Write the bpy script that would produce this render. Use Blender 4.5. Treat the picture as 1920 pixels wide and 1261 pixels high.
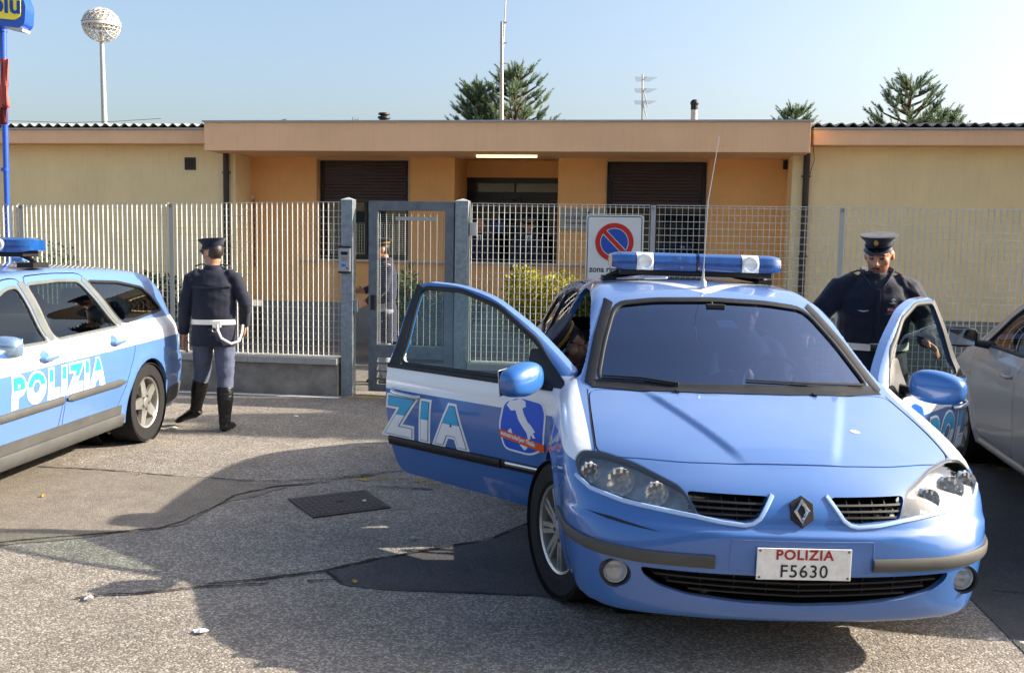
import bpy, bmesh, math, random, sys
import numpy as np
from mathutils import Vector, Matrix, Quaternion
random.seed(7); rng = np.random.default_rng(7)
R = math.radians
S = bpy.context.scene
for o in list(bpy.data.objects): bpy.data.objects.remove(o)

# ------------------------------------------------------------------ camera
F, HC, Y0, ROLL = 1870., 1.72, 450., 0.0165        # focal length in px of a 1920 wide frame
PITCH = math.atan((630.5 - Y0) / F)
fw = np.array([0, math.cos(PITCH), -math.sin(PITCH)]); up0 = np.array([0, math.sin(PITCH), math.cos(PITCH)]); r0 = np.array([1., 0, 0])
cr_ = math.cos(ROLL) * r0 + math.sin(ROLL) * up0; cu_ = -math.sin(ROLL) * r0 + math.cos(ROLL) * up0
cam = bpy.data.cameras.new('camera'); cam.sensor_width = 36; cam.lens = F * 36 / 1920; cam.clip_end = 3000; cam.clip_start = .05
co = bpy.data.objects.new('camera', cam); S.collection.objects.link(co); S.camera = co
M = Matrix(((cr_[0], cu_[0], -fw[0], 0), (cr_[1], cu_[1], -fw[1], 0), (cr_[2], cu_[2], -fw[2], HC), (0, 0, 0, 1)))
co.matrix_world = M
# ------------------------------------------------------------------ sky + sun
SUN_EL, SUN_AZ = 28.5, 84.0 # azimuth clockwise from +Y: the sun stands to the right of the view
w = bpy.data.worlds.new("World"); S.world = w; w.use_nodes = True
nt = w.node_tree; bg = nt.nodes['Background']; sky = nt.nodes.new('ShaderNodeTexSky')
sky.sky_type = 'NISHITA'; sky.sun_disc = False; sky.sun_elevation = R(SUN_EL); sky.sun_rotation = R(SUN_AZ)
sky.air_density = 1.0; sky.dust_density = 4.6; sky.ozone_density = 1.6; sky.altitude = 100
nt.links.new(sky.outputs[0], bg.inputs[0]); bg.inputs[1].default_value = 0.12
sl = bpy.data.lights.new('sun', 'SUN'); sl.energy = 5.0; sl.angle = R(.55); sl.color = (1, .9, .76)
so = bpy.data.objects.new('sun', sl); S.collection.objects.link(so)
sd = Vector((math.sin(R(SUN_AZ)) * math.cos(R(SUN_EL)), math.cos(R(SUN_AZ)) * math.cos(R(SUN_EL)), math.sin(R(SUN_EL))))
so.rotation_euler = sd.to_track_quat('Z', 'Y').to_euler(); so.location = sd * 30
S.view_settings.view_transform = 'Standard'; S.view_settings.look = 'None'; S.view_settings.exposure = 1.22; S.view_settings.gamma = 1
S.render.engine = 'CYCLES'; S.cycles.max_bounces = 10; S.cycles.transparent_max_bounces = 24

# ------------------------------------------------------------------ helpers
def wpos(u, v, Y):                                   # a real place: the point at depth Y seen at photo position u, v
    d = fw + cr_ * (u - 960) / F - cu_ * (v - 630.5) / F
    return Vector(np.array([0, 0, HC]) + d * Y / d[1])
def wz(u, v, z=0.):
    d = fw + cr_ * (u - 960) / F - cu_ * (v - 630.5) / F
    return Vector(np.array([0, 0, HC]) + d * (z - HC) / d[2])
def srgb(h):
    if isinstance(h, str): c = [int(h[i:i + 2], 16) / 255 for i in (0, 2, 4)]
    else: c = h; return (*c, 1)
    return tuple([x / 12.92 if x <= .04045 else ((x + .055) / 1.055) ** 2.4 for x in c] + [1])
MATS = {}
def mat(name, col, rough=.6, metal=0, coat=0, vary=0, vscale=6, bump=0, bscale=60, spec=.5, trans=0, ior=1.45, emit=0, alpha=1, dirt=None):
    if name in MATS: return MATS[name]
    m = bpy.data.materials.new(name); m.use_nodes = True; n = m.node_tree.nodes; l = m.node_tree.links
    b = n['Principled BSDF']; c = srgb(col)
    b.inputs['Base Color'].default_value = c; b.inputs['Roughness'].default_value = rough; b.inputs['Metallic'].default_value = metal
    b.inputs['Coat Weight'].default_value = coat; b.inputs['Coat Roughness'].default_value = .04; b.inputs['Specular IOR Level'].default_value = spec
    b.inputs['Transmission Weight'].default_value = trans; b.inputs['IOR'].default_value = ior; b.inputs['Alpha'].default_value = alpha
    if emit: b.inputs['Emission Color'].default_value = c; b.inputs['Emission Strength'].default_value = emit
    tc = n.new('ShaderNodeTexCoord')
    if vary:
        t = n.new('ShaderNodeTexNoise'); t.inputs['Scale'].default_value = vscale; t.inputs['Detail'].default_value = 8; t.inputs['Roughness'].default_value = .65
        l.new(tc.outputs['Object'], t.inputs['Vector'])
        mp = n.new('ShaderNodeMapRange'); mp.inputs[1].default_value = .3; mp.inputs[2].default_value = .7; mp.inputs[3].default_value = 1 - vary; mp.inputs[4].default_value = 1 + vary
        l.new(t.outputs[0], mp.inputs[0])
        mx = n.new('ShaderNodeVectorMath'); mx.operation = 'SCALE'; mx.inputs[0].default_value = c[:3]; l.new(mp.outputs[0], mx.inputs['Scale'])
        l.new(mx.outputs[0], b.inputs['Base Color'])
        mr = n.new('ShaderNodeMapRange'); mr.inputs[1].default_value = .3; mr.inputs[2].default_value = .7; mr.inputs[3].default_value = max(0.02, rough - .1); mr.inputs[4].default_value = min(1, rough + .12)
        l.new(t.outputs[0], mr.inputs[0]); l.new(mr.outputs[0], b.inputs['Roughness'])
    if bump:
        t2 = n.new('ShaderNodeTexNoise'); t2.inputs['Scale'].default_value = bscale; t2.inputs['Detail'].default_value = 5
        l.new(tc.outputs['Object'], t2.inputs['Vector'])
        bp = n.new('ShaderNodeBump'); bp.inputs['Strength'].default_value = bump; bp.inputs['Distance'].default_value = .01
        l.new(t2.outputs[0], bp.inputs['Height']); l.new(bp.outputs[0], b.inputs['Normal'])
    MATS[name] = m; return m
def glassmat(name, tint, refl=1.0, rough=.0, base=.08, gcol='FFFFFF'):
    if name in MATS: return MATS[name]
    m = bpy.data.materials.new(name); m.use_nodes = True; n = m.node_tree.nodes; l = m.node_tree.links
    n.clear(); out = n.new('ShaderNodeOutputMaterial'); tr = n.new('ShaderNodeBsdfTransparent'); gl = n.new('ShaderNodeBsdfGlossy'); mx = n.new('ShaderNodeMixShader')
    geo = n.new('ShaderNodeNewGeometry'); dt = n.new('ShaderNodeVectorMath'); dt.operation = 'DOT_PRODUCT'; l.new(geo.outputs['Normal'], dt.inputs[0]); l.new(geo.outputs['Incoming'], dt.inputs[1])
    def mm(op, a, b, cl=False):
        k = n.new('ShaderNodeMath'); k.operation = op; k.use_clamp = cl
        for i, q in enumerate((a, b)):
            if isinstance(q, (int, float)): k.inputs[i].default_value = q
            elif q is not None: l.new(q, k.inputs[i])
        return k.outputs[0]
    fr = mm('ADD', mm('MULTIPLY', mm('POWER', mm('SUBTRACT', 1., mm('ABSOLUTE', dt.outputs['Value'], None)), 5.), .95), base)
    mu = mm('MULTIPLY', fr, refl, True)
    tr.inputs[0].default_value = srgb(tint); gl.inputs['Roughness'].default_value = rough; gl.inputs[0].default_value = srgb(gcol)
    l.new(mu, mx.inputs[0]); l.new(tr.outputs[0], mx.inputs[1]); l.new(gl.outputs[0], mx.inputs[2]); l.new(mx.outputs[0], out.inputs[0])
    MATS[name] = m; return m
def link(o, parent=None):
    S.collection.objects.link(o)
    if parent is not None: o.parent = parent
    return o
def meshob(name, verts, faces, m, parent=None, smooth=False, angle=None, loc=None, rot=None):
    me = bpy.data.meshes.new(name); me.from_pydata([tuple(v) for v in verts], [], [tuple(f) for f in faces])
    for k in (m if isinstance(m, (list, tuple)) else [m]): me.materials.append(k)
    if smooth:
        me.shade_smooth()
        if angle: me.set_sharp_from_angle(angle=R(angle))
    me.update()
    o = bpy.data.objects.new(name, me)
    if loc is not None: o.location = loc
    if rot is not None: o.rotation_euler = rot
    return link(o, parent)
def empty(name, loc=(0, 0, 0), rz=0, parent=None):
    o = bpy.data.objects.new(name, None); o.location = loc; o.rotation_euler = (0, 0, rz); o.empty_display_size = .2
    return link(o, parent)
def tag(o, label=None, cat=None, group=None, kind=None):
    if label: o['label'] = label
    if cat: o['category'] = cat
    if group: o['group'] = group
    if kind: o['kind'] = kind
    return o
class MB:
    def __init__(s): s.v = []; s.f = []; s.mi = []
    def add(s, vs, fs, mi=0):
        k = len(s.v); s.v += [tuple(v) for v in vs]; s.f += [tuple(i + k for i in f) for f in fs]; s.mi += [mi] * len(fs); return s
    def box(s, c, d, rz=0, mat4=None, mi=0, taper=1.):
        c = Vector(c); vs = []
        for i in range(8):
            p = Vector(((i & 1) - .5, ((i >> 1) & 1) - .5, ((i >> 2) & 1) - .5)); p = Vector((p.x * d[0], p.y * d[1], p.z * d[2]))
            if i & 4: p.x *= taper; p.y *= taper
            if rz: p.rotate(Matrix.Rotation(rz, 3, 'Z'))
            p = p + c
            if mat4: p = mat4 @ p
            vs.append(p)
        return s.add(vs, [(0, 2, 3, 1), (4, 5, 7, 6), (0, 1, 5, 4), (2, 6, 7, 3), (0, 4, 6, 2), (1, 3, 7, 5)], mi)
    def tube(s, path, rad, n=8, cap=True, mi=0, closed=False, flat=None):
        P = [Vector(p) for p in path]; m = len(P); rr = rad if isinstance(rad, (list, tuple)) else [rad] * m
        vs = []; prev = None
        for i, p in enumerate(P):
            a = P[(i - 1) % m] if (i or closed) else P[0]; b = P[(i + 1) % m] if (i < m - 1 or closed) else P[-1]
            t = (b - a).normalized() if (b - a).length > 1e-9 else Vector((0, 0, 1))
            if prev is None:
                x = t.orthogonal().normalized()
                if flat: x = Vector(flat[0]); x = (x - t * x.dot(t)).normalized()
            else: x = (prev - t * prev.dot(t)).normalized()
            prev = x; y = t.cross(x)
            r_ = rr[i]; r1, r2 = (r_ if isinstance(r_, (list, tuple)) else (r_, r_))
            for k in range(n):
                g = 2 * math.pi * k / n; vs.append(p + x * math.cos(g) * r1 + y * math.sin(g) * r2)
        fs = []
        for i in range(m if closed else m - 1):
            j = (i + 1) % m
            for k in range(n): fs.append((i * n + k, i * n + (k + 1) % n, j * n + (k + 1) % n, j * n + k))
        if cap and not closed: fs.append(tuple(range(n - 1, -1, -1))); fs.append(tuple(range((m - 1) * n, m * n)))
        return s.add(vs, fs, mi)
    def lathe(s, prof, n=24, c=(0, 0, 0), axis='Z', mi=0, sweep=None, m4=None):
        vs = []; fs = []; c = Vector(c)
        for r_, h in prof:
            for k in range(n):
                g = 2 * math.pi * k / n
                if axis == 'Z': p = Vector((r_ * math.cos(g), r_ * math.sin(g), h))
                elif axis == 'Y': p = Vector((r_ * math.cos(g), h, r_ * math.sin(g)))
                else: p = Vector((h, r_ * math.cos(g), r_ * math.sin(g)))
                p = p + c
                if m4: p = m4 @ p
                vs.append(p)
        for i in range(len(prof) - 1):
            for k in range(n):
                q = (i * n + k, i * n + (k + 1) % n, (i + 1) * n + (k + 1) % n, (i + 1) * n + k)
                fs.append(q if axis != 'Y' else q[::-1])
        return s.add(vs, fs, mi)
    def prism(s, poly, h0, h1, axis='Z', mi=0, m4=None):
        n = len(poly); vs = []
        for h in (h0, h1):
            for a, b in poly:
                p = Vector((a, b, h)) if axis == 'Z' else (Vector((a, h, b)) if axis == 'Y' else Vector((h, a, b)))
                if m4: p = m4 @ p
                vs.append(p)
        area = sum(poly[i][0] * poly[(i + 1) % n][1] - poly[(i + 1) % n][0] * poly[i][1] for i in range(n))
        flip = (area < 0) ^ (axis == 'Y') ^ (h1 < h0)
        fs = [tuple(range(n - 1, -1, -1)), tuple(range(n, 2 * n))] + [(i, (i + 1) % n, n + (i + 1) % n, n + i) for i in range(n)]
        if flip: fs = [f[::-1] for f in fs]
        return s.add(vs, fs, mi)
    def sphere(s, c, r, n=12, m=8, mi=0):
        r = r if isinstance(r, (list, tuple)) else (r, r, r); vs = [(c[0], c[1], c[2] - r[2])]; fs = []
        for i in range(1, m):
            th = math.pi * i / m - math.pi / 2
            for k in range(n):
                g = 2 * math.pi * k / n; vs.append((c[0] + r[0] * math.cos(th) * math.cos(g), c[1] + r[1] * math.cos(th) * math.sin(g), c[2] + r[2] * math.sin(th)))
        vs.append((c[0], c[1], c[2] + r[2])); top = len(vs) - 1
        for k in range(n):
            fs.append((0, 1 + (k + 1) % n, 1 + k)); fs.append((top, top - n + k, top - n + (k + 1) % n))
            for i in range(m - 2): fs.append((1 + i * n + k, 1 + i * n + (k + 1) % n, 1 + (i + 1) * n + (k + 1) % n, 1 + (i + 1) * n + k))
        return s.add(vs, fs, mi)
    def build(s, name, m, parent=None, smooth=False, angle=40, bevel=0, loc=None, rot=None, bseg=2):
        o = meshob(name, s.v, s.f, m, parent, smooth or bool(bevel), angle, loc, rot)
        if isinstance(m, (list, tuple)) and len(m) > 1: o.data.polygons.foreach_set('material_index', s.mi)
        if bevel:
            md = o.modifiers.new('bevel', 'BEVEL'); md.width = bevel; md.segments = bseg; md.limit_method = 'ANGLE'; md.harden_normals = True
        return o
def evalmesh(o):
    bpy.context.view_layer.update(); dg = bpy.context.evaluated_depsgraph_get(); return bpy.data.meshes.new_from_object(o.evaluated_get(dg))
def textpolys(txt, size=1., bold=0., shear=0., align='LEFT', space=1.0):
    c = bpy.data.curves.new('t', 'FONT'); c.body = txt; c.size = size; c.offset = bold; c.shear = shear; c.align_x = align; c.space_character = space; c.resolution_u = 4
    o = bpy.data.objects.new('t', c); S.collection.objects.link(o); me = evalmesh(o)
    vs = [tuple(v.co) for v in me.vertices]; fs = [tuple(p.vertices) for p in me.polygons]
    bpy.data.objects.remove(o); bpy.data.curves.remove(c); bpy.data.meshes.remove(me)
    return vs, fs
def pch(x, tab):
    """smooth monotone-ish interpolation through a table"""
    xs = np.array([t[0] for t in tab], float); ys = np.array([t[1] for t in tab], float)
    d = np.diff(ys) / np.diff(xs); m = np.zeros_like(ys); m[1:-1] = np.where(d[1:] * d[:-1] > 0, 2 * d[1:] * d[:-1] / (d[1:] + d[:-1] + 1e-12), 0); m[0] = d[0]; m[-1] = d[-1]
    x = np.clip(x, xs[0], xs[-1]); i = np.clip(np.searchsorted(xs, x) - 1, 0, len(xs) - 2)
    h = xs[i + 1] - xs[i]; t = (x - xs[i]) / h
    return ys[i] * (2 * t**3 - 3 * t**2 + 1) + m[i] * h * (t**3 - 2 * t**2 + t) + ys[i + 1] * (-2 * t**3 + 3 * t**2) + m[i + 1] * h * (t**3 - t**2)
# ------------------------------------------------------------------ car bodies: implicit shell + boolean cuts
def smax(a, b, k):
    h = np.clip(.5 + .5 * (a - b) / k, 0, 1); return b + (a - b) * h + k * h * (1 - h)
class Shape:
    def __init__(s, T, kx, crown, prof, plan, front, rear, fc=(.13, .2), rc=(.06, .2), arches=(), lo=.2, extra=None, hood=None):
        s.hood = hood
        s.T, s.kx, s.crown, s.prof, s.plan, s.front, s.rear, s.fc, s.rc, s.arches, s.lo, s.extra = T, kx, crown, prof, plan, front, rear, fc, rc, arches, lo, extra
    def f(s, P, raw=False):
        x, y, z = P[..., 0], P[..., 1], P[..., 2]; a = np.abs(y)
        xs = x + pch(x, s.kx) * a**2
        top = z - (pch(xs, s.T) - pch(x, s.crown) * a**2)
        if s.hood:
            q = np.clip((a - (s.hood[0] + s.hood[1] * (.78 - xs))) / s.hood[3] + .5, 0, 1); top = top - s.hood[2] * (1 - q * q * (3 - 2 * q)) * np.clip((.76 - xs) / .1, 0, 1) * np.clip((xs - .02) / .15, 0, 1)
        W = pch(z, s.prof) * pch(x, s.plan)
        for (ax, az, ar, am) in s.arches:
            d = np.hypot(x - ax, z - az); W = W + am * np.exp(-((d - ar) / .05)**2) * (z > .1)
        side = a - W
        t = a / .886
        fr = x - (pch(z, s.front) - s.fc[0] * t**2 - s.fc[1] * t**6)
        re = -x - (pch(z, s.rear) - s.rc[0] * t**2 - s.rc[1] * t**6)
        if s.extra: fr = s.extra(fr, x, a, z)
        v = smax(side, fr, .14); v = smax(v, re, .14); v = smax(v, top, .055); v = smax(v, s.lo - z, .03)
        return v
    def grad(s, P):
        e = 2e-3; g = np.stack([s.f(P + d) - s.f(P - d) for d in np.eye(3) * e], -1)
        return g / (np.linalg.norm(g, axis=-1, keepdims=True) + 1e-12)
    def solve(s, A, B, lev=0., n=24):
        lo = np.zeros(len(A)); hi = np.ones(len(A))
        for _ in range(n):
            m = (lo + hi) / 2; v = s.f(A + (B - A) * m[:, None]) - lev; lo = np.where(v < 0, m, lo); hi = np.where(v < 0, hi, m)
        return A + (B - A) * ((lo + hi) / 2)[:, None]
    def on(s, pts, view, sgn=1, off=0.):
        """2D points -> points on the skin seen from the side (x,z), the front (y,z), the rear or the top (x,y)"""
        p = np.array(pts, float).reshape(-1, 2); n = len(p); a, b = p[:, 0], p[:, 1]; o = np.ones(n)
        if view == 'side': A = np.stack([a, o * .02 * sgn, b], -1); B = np.stack([a, o * 1.3 * sgn, b], -1)
        elif view == 'front': A = np.stack([o * -.9, a, b], -1); B = np.stack([o * 1.6, a, b], -1)
        elif view == 'plan':
            g = np.radians(a); A = np.stack([o * .2, o * 0., b], -1); B = np.stack([.2 + 1.6 * np.cos(g), 1.6 * np.sin(g), b], -1)
        elif view == 'rear': A = np.stack([o * -2.2, a, b], -1); B = np.stack([o * -5, a, b], -1)
        else: A = np.stack([a, b, o * .4], -1); B = np.stack([a, b, o * 1.9], -1)
        Q = s.solve(A, B)
        return Q + s.grad(Q) * (np.asarray(off).reshape(-1, 1) if np.ndim(off) else off)
    def shell(s, x0, x1, nx, ny, nz, thick=.035, z1=1.65):
        idx = {}; Po = []; Pi = []; F = []
        def pt(i, j, k):
            if (i, j, k) in idx: return idx[i, j, k]
            u, v, q = i / nx, j / ny, k / nz
            X = x0 + (x1 - x0) * u; Y = -1.1 + 2.2 * v; Z = .05 + (z1 - .05) * q
            Xi = x0 + .75 + (x1 - x0 - 1.35) * u; tc = float(pch(np.array([Xi]), s.T)[0])
            Yi = Y * .25; Zi = .45 + (max(tc, .75) - .3 - .45) * q if q > 0 else .45
            idx[i, j, k] = len(Po); Po.append((X, Y, Z)); Pi.append((Xi if 0 < u < 1 or True else X, Yi, Zi)); return idx[i, j, k]
        for i in range(nx):
            for j in range(ny):
                F.append((pt(i, j, 0), pt(i, j + 1, 0), pt(i + 1, j + 1, 0), pt(i + 1, j, 0)))
                F.append((pt(i, j, nz), pt(i + 1, j, nz), pt(i + 1, j + 1, nz), pt(i, j + 1, nz)))
            for k in range(nz):
                F.append((pt(i, 0, k), pt(i + 1, 0, k), pt(i + 1, 0, k + 1), pt(i, 0, k + 1)))
                F.append((pt(i, ny, k), pt(i, ny, k + 1), pt(i + 1, ny, k + 1), pt(i + 1, ny, k)))
        for j in range(ny):
            for k in range(nz):
                F.append((pt(0, j, k), pt(0, j, k + 1), pt(0, j + 1, k + 1), pt(0, j + 1, k)))
                F.append((pt(nx, j, k), pt(nx, j + 1, k), pt(nx, j + 1, k + 1), pt(nx, j, k + 1)))
        Po = np.array(Po); Pi = np.array(Pi)
        out = s.solve(Pi, Po); inn = s.solve(Pi, Po, -thick); n = len(out)
        V = np.concatenate([out, inn]); F2 = F + [tuple(q + n for q in f[::-1]) for f in F]
        return V, F2
def boolean(V_F, cut, op):
    me = bpy.data.meshes.new('a'); me.from_pydata([tuple(v) for v in V_F[0]], [], V_F[1]); a = bpy.data.objects.new('a', me); S.collection.objects.link(a)
    mc = bpy.data.meshes.new('b'); mc.from_pydata(cut.v, [], cut.f); b = bpy.data.objects.new('b', mc); S.collection.objects.link(b)
    m = a.modifiers.new('x', 'BOOLEAN'); m.operation = op; m.object = b; m.solver = 'MANIFOLD'
    r = evalmesh(a)
    if len(r.vertices) == 0: print('EMPTY manifold boolean, exact fallback'); m.solver = 'EXACT'; r = evalmesh(a)
    V = np.array([v.co[:] for v in r.vertices]); Fc = [tuple(p.vertices) for p in r.polygons]
    for o in (a, b): bpy.data.objects.remove(o)
    for q in (me, mc, r): bpy.data.meshes.remove(q)
    return V, Fc
def comps(V, Fc):
    par = list(range(len(V)))
    def fd(i):
        while par[i] != i: par[i] = par[par[i]]; i = par[i]
        return i
    for f in Fc:
        a = fd(f[0])
        for q in f[1:]:
            b = fd(q)
            if a != b: par[b] = a
    g = {}
    for f in Fc: g.setdefault(fd(f[0]), []).append(f)
    out = []
    for fs in g.values():
        ids = sorted({i for f in fs for i in f}); mp = {i: k for k, i in enumerate(ids)}
        out.append((V[ids], [tuple(mp[i] for i in f) for f in fs]))
    return out
def setnormals(me, N, skin):
    """N per vertex (car space), used on faces flagged as skin; flat elsewhere"""
    ln = np.zeros((len(me.loops), 3)); 
    for p in me.polygons:
        for li in p.loop_indices: ln[li] = N[me.loops[li].vertex_index] if skin[p.index] else p.normal
    me.normals_split_custom_set([tuple(x) for x in ln])
def carpart(name, shape, V, Fc, mats, parent, org=(0, 0, 0), inner=-.02):
    """body part: paint on the outer skin, trim inside; keeps car coordinates in the attribute cc"""
    fv = shape.f(V); out = np.abs(fv) < .004; inn = fv < inner
    me = bpy.data.meshes.new(name); me.from_pydata([tuple(v) for v in V - np.array(org)], [], Fc)
    for m in mats: me.materials.append(m)
    at = me.attributes.new('cc', 'FLOAT_VECTOR', 'POINT'); at.data.foreach_set('vector', V.astype(np.float32).ravel())
    skin = []; mi = []
    G = shape.grad(V)
    for p in me.polygons:
        vi = list(p.vertices); o_ = all(out[i] for i in vi); i_ = all(inn[i] for i in vi)
        if o_ and Vector(G[vi[0]]).dot(p.normal) < .5: o_ = False
        skin.append(o_); mi.append(0 if o_ else (1 if i_ else 2 if len(mats) > 2 else 0)); p.use_smooth = True
    me.polygons.foreach_set('material_index', mi)
    setnormals(me, G, skin)
    o = bpy.data.objects.new(name, me); o.location = org; return link(o, parent)
def tri2d(poly, res, faces=None):
    bm = bmesh.new(); vs = [bm.verts.new((a, b, 0)) for a, b in poly]
    for f in (faces or [range(len(vs))]):
        try: bm.faces.new([vs[i] for i in f])
        except ValueError: pass
    if faces: bmesh.ops.remove_doubles(bm, verts=bm.verts, dist=1e-6)
    bmesh.ops.triangulate(bm, faces=bm.faces[:])
    for _ in range(6):
        es = [e for e in bm.edges if e.calc_length() > res]
        if not es: break
        bmesh.ops.subdivide_edges(bm, edges=es, cuts=1); bmesh.ops.triangulate(bm, faces=[f for f in bm.faces if len(f.verts) > 3])
    bm.verts.ensure_lookup_table(); V = [(v.co.x, v.co.y) for v in bm.verts]; F_ = [tuple(v.index for v in f.verts) for f in bm.faces]; bm.free()
    return V, F_
def patch(name, shape, poly, view, sgn, m, parent, off=.003, thick=.004, res=.05, org=(0, 0, 0), tri=None):
    V2, F2 = tri2d(*[tri[0], .035 if max(p[1] for p in tri[0]) - min(p[1] for p in tri[0]) > .1 else .05, tri[1]]) if tri else tri2d(poly, res)
    top = shape.on(V2, view, sgn, off); N = shape.grad(top); n = len(top)
    V = top if not thick else np.concatenate([top, top - N * thick])
    # orientation: make faces look outwards
    f0 = F2[0]; nn = np.cross(top[f0[1]] - top[f0[0]], top[f0[2]] - top[f0[0]]); tot = 0
    for f in F2[:40]:
        nn = np.cross(top[f[1]] - top[f[0]], top[f[2]] - top[f[0]]); tot += nn @ N[f[0]]
    if tot < 0: F2 = [f[::-1] for f in F2]
    Fc = list(F2); k = len(Fc)
    if thick:
        Fc += [tuple(i + n for i in f[::-1]) for f in F2]
        ed = {}
        for f in F2:
            for a, b in zip(f, f[1:] + f[:1]): ed[(a, b)] = 1
        for (a, b) in ed:
            if (b, a) not in ed: Fc.append((b, a, a + n, b + n))
    me = bpy.data.meshes.new(name); me.from_pydata([tuple(v) for v in V - np.array(org)], [], Fc)
    for q in (m if isinstance(m, (list, tuple)) else [m]): me.materials.append(q)
    at = me.attributes.new('cc', 'FLOAT_VECTOR', 'POINT'); at.data.foreach_set('vector', V.astype(np.float32).ravel())
    for p in me.polygons: p.use_smooth = True
    setnormals(me, np.concatenate([N, N])[:len(V)] if thick else N, [i < k for i in range(len(Fc))])
    o = bpy.data.objects.new(name, me); o.location = org; return link(o, parent)
def resample(path, step, closed=False):
    P = [np.array(p, float) for p in path]; out = []
    if closed: P.append(P[0])
    for a, b in zip(P, P[1:]):
        n = max(1, int(np.linalg.norm(b - a) / step)); out += [a + (b - a) * i / n for i in range(n)]
    if not closed: out.append(P[-1])
    return out
def surfcut(cut, shape, poly, view, sgn, d0, d1, res=.12):
    V2, F2 = tri2d(poly, res); P = shape.on(V2, view, sgn); n = len(P)
    ax = {'side': np.array([0, sgn, 0.]), 'front': np.array([1., 0, 0]), 'rear': np.array([-1., 0, 0]), 'top': np.array([0, 0, 1.])}[view]
    V = np.concatenate([P + ax * d0, P + ax * d1]); ed = {}
    for f in F2:
        for a, b in zip(f, f[1:] + f[:1]): ed[(a, b)] = 1
    Fc = [f[::-1] for f in F2] + [tuple(i + n for i in f) for f in F2] + [(a, b, b + n, a + n) for (a, b) in ed if (b, a) not in ed]
    cut.add(V, Fc)
def strip(name, shape, path, view, sgn, width, m, parent, off=.002, thick=.006, closed=False, step=.04, org=(0, 0, 0), round_=True, taper=0):
    """band lying on the skin along a 2D path"""
    P = resample(path, step, closed); n = len(P); prof = [(-.5, -thick), (-.5, .3 * thick), (-.36, thick * .9), (0, thick), (.36, thick * .9), (.5, .3 * thick), (.5, -thick)] if round_ else [(-.5, -thick), (-.5, thick), (.5, thick), (.5, -thick)]
    base = []; offs = []; 
    for i in range(n):
        a = P[(i - 1) % n] if (i or closed) else P[0]; b = P[(i + 1) % n] if (i < n - 1 or closed) else P[-1]
        t = b - a; t = t / (np.linalg.norm(t) + 1e-9); nn = np.array([-t[1], t[0]]); w_ = width
        if taper and not closed: e = min(i, n - 1 - i) * step; w_ = width * min(1, .35 + e / taper)
        for c, h in prof: base.append(P[i] + nn * c * w_); offs.append(off + h)
    V = shape.on(base, view, sgn, np.array(offs)); k = len(prof); Fc = []
    for i in range(n if closed else n - 1):
        j = (i + 1) % n
        for q in range(k): Fc.append((i * k + q, i * k + (q + 1) % k, j * k + (q + 1) % k, j * k + q))
    if not closed: Fc += [tuple(range(k))[::-1], tuple(range((n - 1) * k, n * k))]
    o = meshob(name, V - np.array(org), Fc, m, parent, True, 50, loc=org)
    bm = bmesh.new(); bm.from_mesh(o.data); bmesh.ops.recalc_face_normals(bm, faces=bm.faces); bm.to_mesh(o.data); bm.free()
    return o
def ringpath(poly, w):
    """thin closed slot following a polygon, as cutter polygons"""
    n = len(poly); out = []
    P = [np.array(p, float) for p in poly]
    for i in range(n):
        a, b = P[i], P[(i + 1) % n]; t = (b - a) / (np.linalg.norm(b - a) + 1e-9); nn = np.array([-t[1], t[0]]) * w / 2
        out.append([tuple(a - t * w / 2 - nn), tuple(b + t * w / 2 - nn), tuple(b + t * w / 2 + nn), tuple(a - t * w / 2 + nn)])
    return out
def inset(poly, d):
    P = np.array(poly, float); n = len(P); ar = sum(P[i][0] * P[(i + 1) % n][1] - P[(i + 1) % n][0] * P[i][1] for i in range(n)); sg = 1 if ar > 0 else -1
    out = []
    for i in range(n):
        a, b, c = P[i - 1], P[i], P[(i + 1) % n]; t1 = (b - a) / (np.linalg.norm(b - a) + 1e-9); t2 = (c - b) / (np.linalg.norm(c - b) + 1e-9)
        n1 = np.array([-t1[1], t1[0]]) * sg; n2 = np.array([-t2[1], t2[0]]) * sg; bi = n1 + n2; k = 2 / max(.5, bi @ bi)
        out.append(tuple(b + bi * k * d * 1.0))
    return out
def smoothpoly(poly, n=2):
    P = [np.array(p, float) for p in poly]
    for _ in range(n):
        Q = []
        for i in range(len(P)):
            a, b = P[i], P[(i + 1) % len(P)]; Q += [a * .75 + b * .25, a * .25 + b * .75]
        P = Q
    return [tuple(p) for p in P]

def roundpoly(poly, r=.04, n=4):
    P = [np.array(p, float) for p in poly]; out = []
    for i in range(len(P)):
        a, b, c = P[i - 1], P[i], P[(i + 1) % len(P)]; d1 = np.linalg.norm(a - b); d2 = np.linalg.norm(c - b); r_ = min(r, .42 * d1, .42 * d2)
        s, e = b + (a - b) / d1 * r_, b + (c - b) / d2 * r_
        for k in range(n + 1): t = k / n; out.append(tuple((1 - t)**2 * s + 2 * t * (1 - t) * b + t * t * e))
    return out
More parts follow.
